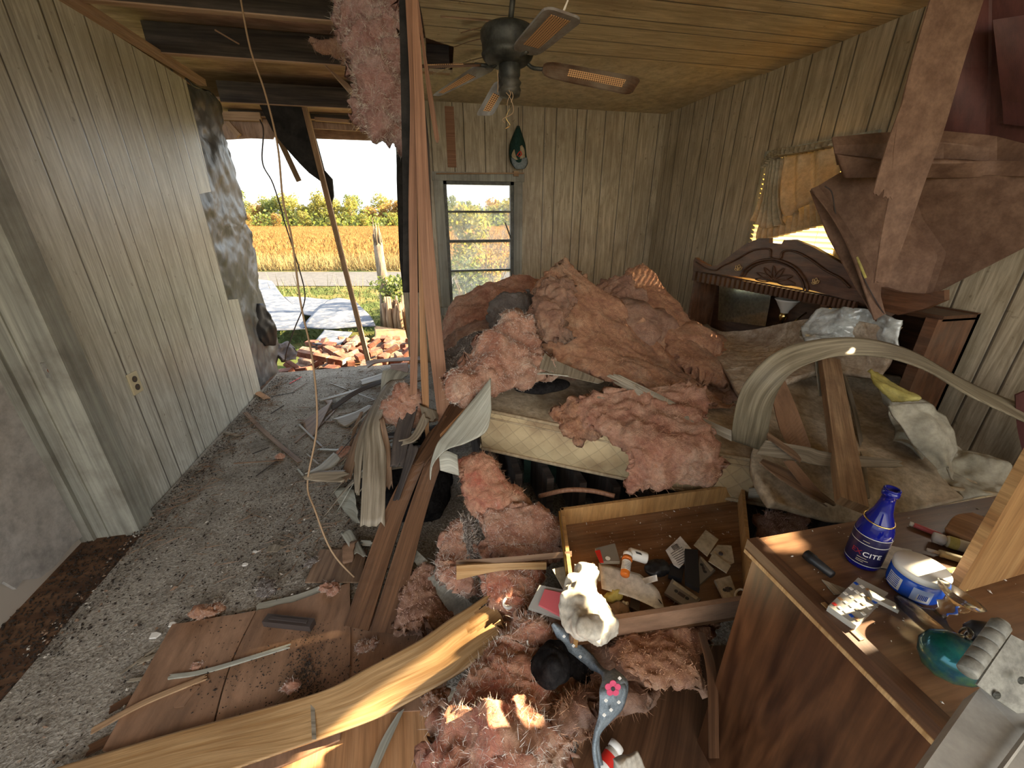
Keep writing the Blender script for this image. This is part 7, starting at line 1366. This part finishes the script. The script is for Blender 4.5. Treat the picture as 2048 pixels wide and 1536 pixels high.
# white medicine bottle at the bottom
wbx = empty('medicine_bottle', Q('d2', 1870, 1440, y=.6), 'white medicine bottle at the bottom edge right of the denim band', 'bottle')
a = Q('d2', 1800, 1500, y=.58); b_ = Q('d2', 1880, 1360, y=.62); ax_ = (b_ - a).normalized()
m = M(); m.lathe(a - ax_ * .03, [(0, 0), (.02, .0), (.022, .004), (.022, .055), (.016, .062)], 28, ax_); m.build('bottle_body', MT['white'], wbx, True)
m = M(); m.lathe(a + ax_ * .034, [(0, 0), (.021, 0), (.021, .018), (.019, .02), (0, .02)], 28, ax_); m.build('bottle_cap', MT['white'], wbx, True)
m = M(); m.lathe(a - ax_ * .012, [(.0224, 0), (.0224, .03)], 28, ax_, caps=False); m.build('red_label', MT['red'], wbx, True)
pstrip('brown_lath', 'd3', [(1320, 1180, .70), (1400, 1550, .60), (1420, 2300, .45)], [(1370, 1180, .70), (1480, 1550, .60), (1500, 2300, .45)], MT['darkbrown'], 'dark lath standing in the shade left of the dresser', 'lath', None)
pstrip('rag', 'd2', [(1840, 1500, .5), (1960, 1430, .52)], [(1850, 1620, .48), (2040, 1560, .48)], MT['cloth_white'], 'white cloth corner at the bottom edge beside the medicine bottle', 'cloth', None, nu=12, amp=.02, sc=10, th=.02)

# ============================================================ DRESSER AND WHAT STANDS ON IT
ZD = .80; dx, dy = .70, .60
dz = empty('dresser', (1.2, .3, 0), 'dark walnut laminate dresser with an open end panel', 'dresser')
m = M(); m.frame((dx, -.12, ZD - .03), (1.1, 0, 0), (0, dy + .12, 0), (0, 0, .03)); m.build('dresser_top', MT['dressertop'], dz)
m = M(); m.frame((dx - .004, -.12, ZD - .032), (.030, 0, 0), (0, dy + .122, 0), (0, 0, .034)); m.build('edge_moulding', MT['headwooddark'], dz)
m = M(); m.box(dx - .006, -.12, ZD - .036, dx - .0035, dy, ZD - .026); m.build('edge_band', MT['plank'], dz)
for a, b_ in (((1635, 1212), (1646, 1222)), ((1690, 1268), (1705, 1280))):
    p0 = P(*a, z=ZD + .003); p1 = P(*b_, z=ZD + .003); m = M(); m.box(dx + .010, p1.y - .004, ZD + .0015, dx + .019, p0.y + .004, ZD + .004); m.build('worn_spot', MT['plank'], dz)
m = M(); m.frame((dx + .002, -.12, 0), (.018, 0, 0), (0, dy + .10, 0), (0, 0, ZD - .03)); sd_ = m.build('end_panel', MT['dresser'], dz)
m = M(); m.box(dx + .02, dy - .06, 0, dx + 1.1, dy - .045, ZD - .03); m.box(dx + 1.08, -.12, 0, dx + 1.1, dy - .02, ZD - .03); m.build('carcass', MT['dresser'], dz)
m = M(); m.box(dx + .02, -.12, .06, dx + 1.08, dy - .06, .08); m.build('bottom_shelf', MT['dresser'], dz)
# upright board standing on the dresser
b0_ = P(1908, 1190, z=ZD); m = M(); m.frame((b0_.x, b0_.y, ZD), (.42, .018, 0), (-.0007, .016, 0), (0, 0, .36)); tag(m.build('upright_board', MT['honey']), 'honey-coloured upright board standing on the dresser at the right edge', 'board')
def T(u, v, z=ZD): return P(u, v, z=z + .001)
GT = 'things on the dresser top'
def htop(base, v): # height at which the photo row v is reached above a base point
    u_ = 1024 + (F_PX * _rt.dot(base - C0) / _fw.dot(base - C0)); return max(.005, P(u_, v, y=base.y).z - base.z)
# cobalt bottle with lettering
bc = T(1722, 1122); bh = htop(bc, 988); bt = empty('blue_bottle', bc, 'cobalt blue glass bottle with a dark label', 'bottle', GT)
r = bh * .165
m = M(); m.lathe(bc, [(0, .002), (r * .9, 0), (r, bh * .03), (r, bh * .42), (r * .96, bh * .5), (r * .78, bh * .6), (r * .5, bh * .72), (r * .38, bh * .84), (r * .36, bh * .92), (r * .46, bh * .925), (r * .46, bh * .965), (r * .40, bh * .97), (r * .44, bh * .985), (r * .44, bh), (r * .32, bh), (r * .30, bh * .8), (r * .7, bh * .58), (r * .9, bh * .4), (r * .9, bh * .04), (0, bh * .03)], 48, caps=False); m.build('bottle_glass', MT['cobalt'], bt, True)
m = M(); m.lathe(bc, [(r * 1.012, bh * .07), (r * 1.012, bh * .43)], 48, caps=False); lab = m.build('label', MT['labelnavy'], bt, True)
for z0_ in (.068, .33, .425): m = M(); m.lathe(bc, [(r * 1.018, bh * z0_), (r * 1.018, bh * (z0_ + .007))], 48, caps=False); m.build('label_line', MT['paper'], lab, True)
m = M(); m.tube([bc + V((math.cos(a) * r * .80, math.sin(a) * r * .80, bh * (.60 + .012 * math.sin(a)))) for a in [k * .2618 for k in range(25)]], .0018, 6); m.build('neck_ring', MT['brass'], bt, True)
def lettering(txt, size, parent, base, rad, hz_, a0, mat, name='lettering', flip=1):
    cu = bpy.data.curves.new('t', 'FONT'); cu.body = txt; cu.size = size; cu.extrude = 0.0002; cu.align_x = 'LEFT'
    to_ = bpy.data.objects.new('t', cu); COL.objects.link(to_); dg = bpy.context.evaluated_depsgraph_get(); dg.update()
    me = bpy.data.meshes.new_from_object(to_.evaluated_get(dg)); bpy.data.objects.remove(to_)
    w = max(v.co.x for v in me.vertices)
    for v in me.vertices:
        a = a0 + v.co.x / rad; v.co = base + V((math.cos(a) * (rad + v.co.z), math.sin(a) * (rad + v.co.z), hz_ + v.co.y))
    me.materials.clear(); link(name, me, mat, parent); return w
face = math.atan2(-bc.y, -bc.x)                              # side of the bottle turned to the viewer
rr = r * 1.02
w = lettering('EX', r * .50, lab, bc, rr, bh * .19, face - .72, flat('letter_red', (.28, .02, .03), .4))
lettering('CITE', r * .50, lab, bc, rr, bh * .19, face - .72 + w / rr + .04, flat('letter_white', (.85, .82, .78), .4))
m = M()
for k, (za, wd) in enumerate([(.16, .5), (.13, .62), (.11, .4), (.37, .35)]):
    m.tube([bc + V((math.cos(face - .3 + q * wd / 8) * rr, math.sin(face - .3 + q * wd / 8) * rr, bh * za)) for q in range(9)], .0007, 4)
m.build('fine_print', MT['cardboard'], lab)
# blue jar with white lid
jc = T(1822, 1178); jh = htop(jc, 1122) * 1.0; jr = (T(1868, 1178) - T(1782, 1178)).length / 2 * .98
jb_ = empty('blue_jar', jc, 'squat blue jar with a wide white screw lid', 'jar', GT); jh = .062
m = M(); m.lathe(jc, [(0, 0), (jr * .86, 0), (jr * .95, .004), (jr, .012), (jr, jh * .70), (jr * .92, jh * .76)], 48); m.build('jar_body', MT['bluepl'], jb_, True)
m = M(); m.lathe(jc, [(jr * .9, jh * .76), (jr * .99, jh * .77), (jr * 1.0, jh * .96), (jr * .96, jh), (0, jh * 1.005)], 48); m.build('lid', MT['white'], jb_, True)
fj = math.atan2(-jc.y, -jc.x)
def wrap(a0, a1, z0, z1, rad, mat, name, c=jc, par=jb_):
    m = M(); n_ = 12; vs_ = []
    for q in range(n_ + 1):
        a = a0 + (a1 - a0) * q / n_; vs_ += [c + V((math.cos(a) * rad, math.sin(a) * rad, z0)), c + V((math.cos(a) * rad, math.sin(a) * rad, z1))]
    m.add(vs_, [(2 * q, 2 * q + 2, 2 * q + 3, 2 * q + 1) for q in range(n_)]); return m.build(name, mat, par, True)
wrap(fj - 1.0, fj - .35, .010, jh * .62, jr * 1.008, MT['paper'], 'side_label'); wrap(fj + .05, fj + .75, .008, jh * .6, jr * 1.006, flat('pale_blue', (.35, .42, .62), .4), 'logo_swoosh')
wrap(fj + .25, fj + .68, .010, jh * .42, jr * 1.012, MT['paper'], 'barcode_label')
m = M()
for k in range(6):
    a = fj + .30 + k * .055; m.frame(jc + V((math.cos(a) * jr * 1.013, math.sin(a) * jr * 1.013, .014)), V((-math.sin(a), math.cos(a), 0)) * .0012, V((math.cos(a), math.sin(a), 0)) * .0005, (0, 0, .012))
for k in range(6): a = fj - .93; m.frame(jc + V((math.cos(a) * jr * 1.009, math.sin(a) * jr * 1.009, .014 + k * .0042)), V((math.cos(fj - .45) - math.cos(fj - .93), math.sin(fj - .45) - math.sin(fj - .93), 0)) * jr * 1.03, V((math.cos(a), math.sin(a), 0)) * .0015, (0, 0, .0012))
m.build('print', MT['bluepl'], jb_)
# pill organiser / bead box
q = [T(1652, 1222, ZD + .0), T(1712, 1165, ZD), T(1772, 1196, ZD), T(1708, 1262, ZD)]
px = empty('bead_box', q[0], 'clear bead box with coloured squares, glaring in the sun at the dresser edge', 'box', GT)
m = M(); m.poly(q, (0, 0, 1), .014); o = m.build('box_case', MT['clearpl'], px)
m = M()
cl_ = [MT['red'], MT['orangewood'], MT['greyclear'], MT['bluepl'], MT['brass'], MT['white']]
me_ = []
for i in range(5):
    for j in range(5):
        c_ = q[0].lerp(q[3], (i + .5) / 5).lerp(q[1].lerp(q[2], (i + .5) / 5), (j + .6) / 5.6); m.box(c_.x - .003, c_.y - .003, c_.z + .0142, c_.x + .003, c_.y + .003, c_.z + .0158, [0, 1, 1, 1, 5, 4, 5, 5, 2, 5, 5, 4, 3, 5, 5, 2, 5, 5, 5, 5, 5, 3, 5, 5, 2][(i * 7 + j * 3) % 25])
m.build('bead_square', cl_, px)
m = M(); m.frame(T(1735, 1185, ZD + .014), (T(1790, 1200, ZD) - T(1740, 1175, ZD)), (T(1750, 1215, ZD) - T(1735, 1185, ZD)) * .5, (0, 0, .008)); m.build('box_lid', MT['clearpl'], px)
# marker, card, triangle
m = M(); a = T(1612, 1108, ZD + .012); b_ = T(1665, 1150, ZD + .012); m.tube([a, a.lerp(b_, .3), a.lerp(b_, .35), b_], .011, 14, taper=[1, 1.05, .9, .75]); tag(m.build('lint_roller', MT['black'], smooth=True), 'blurry black brush lying left of the blue bottle', 'brush', GT)
def tcard(name, pts, mat, label, cat, th=.001, z=ZD):
    m = M(); m.poly([T(u, v, z) for u, v in pts], (0, 0, 1), th); return tag(m.build(name, mat), label, cat, GT)
tcard('paper_card', [(1750, 1134), (1772, 1090), (1822, 1100), (1838, 1118), (1800, 1142)], MT['paper'], 'pale paper card right of the blue bottle', 'paper')
tcard('paper_scrap', [(1643, 1160), (1690, 1178), (1686, 1190), (1668, 1190)], MT['panelface'], 'small folded paper scrap beside the bead box', 'paper', .002)
tcard('magazine', [(1862, 1150), (1905, 1136), (1950, 1142), (1935, 1182), (1885, 1178)], MT['yellowcloth'], 'yellow and white printed booklet behind the glass candle holder', 'booklet', .003)
tcard('magazine_picture', [(1885, 1160), (1912, 1140), (1938, 1150), (1912, 1176)], MT['paper'], 'white drawing on the cover of the yellow booklet', 'picture', .0035)
# tubes and bottles lying at the right
def lying(name, a, b_, rad, mat, label, cat, cap=None, lab=None, z=None, capr=.9):
    a = T(*a, ZD + rad); b_ = T(*b_, ZD + rad); t = empty(name, a, label, cat, GT); ax_ = (b_ - a).normalized(); L = (b_ - a).length
    m = M(); m.lathe(a, [(0, 0), (rad * .92, 0), (rad, .003), (rad, L - .006), (rad * .6, L), (0, L)], 22, ax_); m.build('bottle_body', mat, t, True)
    if cap is not None:
        m = M(); m.lathe(a - ax_ * cap, [(0, 0), (rad * capr, 0), (rad * capr, cap * .8), (rad * .5, cap)], 22, ax_); m.build('bottle_cap', MT['white'], t, True)
    if lab is not None: m = M(); m.lathe(a + ax_ * L * .03, [(rad * 1.02, 0), (rad * 1.02, L * .28)], 22, ax_, caps=False); m.build('paper_label', lab, t, True)
    return t
lying('lotion_bottle', (1893, 1082), (1965, 1104), .0135, MT['ivory'], 'peach lotion bottle with a white ribbed cap and yellow band', 'bottle', .022, MT['yellowcloth'])
lying('eye_drop_bottle', (1878, 1106), (1955, 1128), .008, MT['ivory'], 'slim peach dropper bottle in front of the lotion bottle', 'bottle', .02, capr=.5)
lying('lip_tube', (1828, 1050), (1885, 1072), .006, MT['pinkpl'], 'dark pink glittery tube behind the lotion bottle', 'tube', .008)
o = sheet('brown_wallet', [[T(1890, 1062, ZD + .01), T(1912, 1036, ZD + .015), T(1945, 1030, ZD + .012)], [T(1925, 1078, ZD + .02), T(1950, 1058, ZD + .028), T(1975, 1042, ZD + .02)], [T(1970, 1098, ZD + .02), T(1995, 1075, ZD + .02), T(2020, 1062, ZD + .015)]], MT['orangewood'], th=.014, nu=20, nv=20, smooth=True, seed=93); tag(o, 'worn tan leather case at the back of the dresser top', 'case', GT)
# glass candle holder
gc = T(1868, 1255); gh = .075; gr = .048; m = M(); gc = T(1858, 1248)
gk = 1.15; m.lathe(gc, [(r_ * gk, z_ * gk) for r_, z_ in [(0, .004), (gr, .0), (gr * 1.05, .004), (gr * .9, .008), (gr * .4, .014), (.008, .024), (.007, .032), (.014, .040), (.008, .048), (.010, .054), (.026, .062), (.030, .070), (.027, .070), (.010, .060), (0, .058)]], 40, (.45, -.05, 1), caps=False)
tag(m.build('candle_holder', MT['clear'], smooth=True), 'clear glass candle holder with a wide round foot', 'candle holder', GT)
m = M(); m.tube([T(1925 + math.cos(a) * 14, 1212 + math.sin(a) * 12, ZD + .02) for a in [k * .42 for k in range(16)]], .0035, 8); tag(m.build('glass_ring', MT['clear'], smooth=True), 'small clear glass ring beside the candle holder', 'ring', GT)
# green blown-glass ornament
oc_ = P(1915, 1320, z=ZD + .045); oc_.z = ZD + .048; oc_ = P(1912, 1316, z=ZD + .048)
ob = empty('glass_ornament', oc_, 'iridescent green blown-glass bird with a curled handle', 'ornament', GT)
m = M(); ax_ = V((.5, -.6, .25)).normalized(); m.lathe(oc_ - ax_ * .045, [(0, 0), (.020, .004), (.034, .018), (.039, .038), (.036, .058), (.026, .076), (.014, .09), (0, .1)], 36, ax_); m.build('ornament_body', MT['greenglass'], ob, True)
hc = P(1955, 1268, z=ZD + .08); m = M(); m.lathe(hc - V((0, 0, .02)), [(0, 0), (.014, .004), (.02, .016), (.017, .03), (.006, .04), (0, .042)], 26, (.6, .1, .6)); m.build('ornament_head', MT['black'], ob, True)
m = M(); m.tube([P(1928 + math.cos(a) * 9, 1275 + math.sin(a) * 11, z=ZD + .075) + V((0, 0, k * .0006)) for k, a in enumerate([k * .4 for k in range(22)])], .0035, 8); m.build('curled_handle', MT['clear'], ob, True)
crumbs('dresser_dust', 240, MT['crumbwhite'], 9, .0008, .003, lambda r: V((r.uniform(dx + .03, 1.6), r.uniform(.22, dy), ZD + .001)), 'dust and crumbs on the dresser top')
for i, (a, b_) in enumerate([((1700, 1030), (1760, 1012))]):
    pass

# ============================================================ WHITE DOOR EDGE WITH HINGE, BOTTOM RIGHT
def K(u, v, t): return P(u, v, t=t)
do = bpy.data.objects.new('door_2', None); COL.objects.link(do); do.location = K(2000, 1500, .42); struct(do, 'white door edge with a painted hinge, close at the bottom right', 'door')
m = M(); e0 = K(1958, 1377, .47); e1 = K(1822, 1572, .40); e2 = K(2140, 1572, .40); e3 = K(2140, 1300, .47); m.poly([e0, e1, e2, e3], -(e1 - e0).cross(e2 - e0), .030) ; m.build('door_edge', MT['whiteptd'], do)
m = M(); g0, g1 = K(1990, 1536, .40), K(2052, 1440, .44); m.bar(K(1975, 1575, .395), K(2075, 1440, .44), .004, .003, -_fw); m.build('edge_bead', MT['whiteptd'], do)
hg = bpy.data.objects.new('hinge', None); COL.objects.link(hg); hg.parent = do; hg.location = V((0, 0, 0)); hg['label'] = 'grey painted steel hinge'
a = K(1933, 1345, .43); b_ = K(2003, 1248, .45)
m = M(); d_ = (b_ - a); L = d_.length; d_.normalize()
for k in range(5): m.lathe(a + d_ * L * (k / 5 + .004), [(0, 0), (.0078, 0), (.0085, .001), (.0085, L / 5 - .0015), (.0078, L / 5 - .0008), (0, L / 5 - .0008)], 22, d_)
m.lathe(b_, [(0, 0), (.0065, 0), (.006, .003), (0, .004)], 20, d_); m.build('hinge_knuckle', MT['steel'], hg, True)
l0, l1, l2, l3 = K(1950, 1368, .44), K(2018, 1268, .46), K(2100, 1310, .46), K(2078, 1420, .44); l15 = K(2030, 1425, .44); l2b = K(1985, 1395, .44)
m = M(); m.poly([l0, l2b, l15, l3, l2, l1], -(l2 - l0).cross(l1 - l0) * -1, .002); m.build('hinge_leaf', MT['steel'], hg)
for (u, v) in ((1994, 1391), (2043, 1361)):
    c_ = K(u, v, .437); m = M(); m.lathe(c_, [(0, 0), (.0045, 0), (.003, .001), (0, .001)], 16, -_fw); m.frame(c_ - _rt * .003 - _fw * .0012, _rt * .006, _up * .001, _fw * .0004, 0); m.build('screw', MT['iron'], hg)
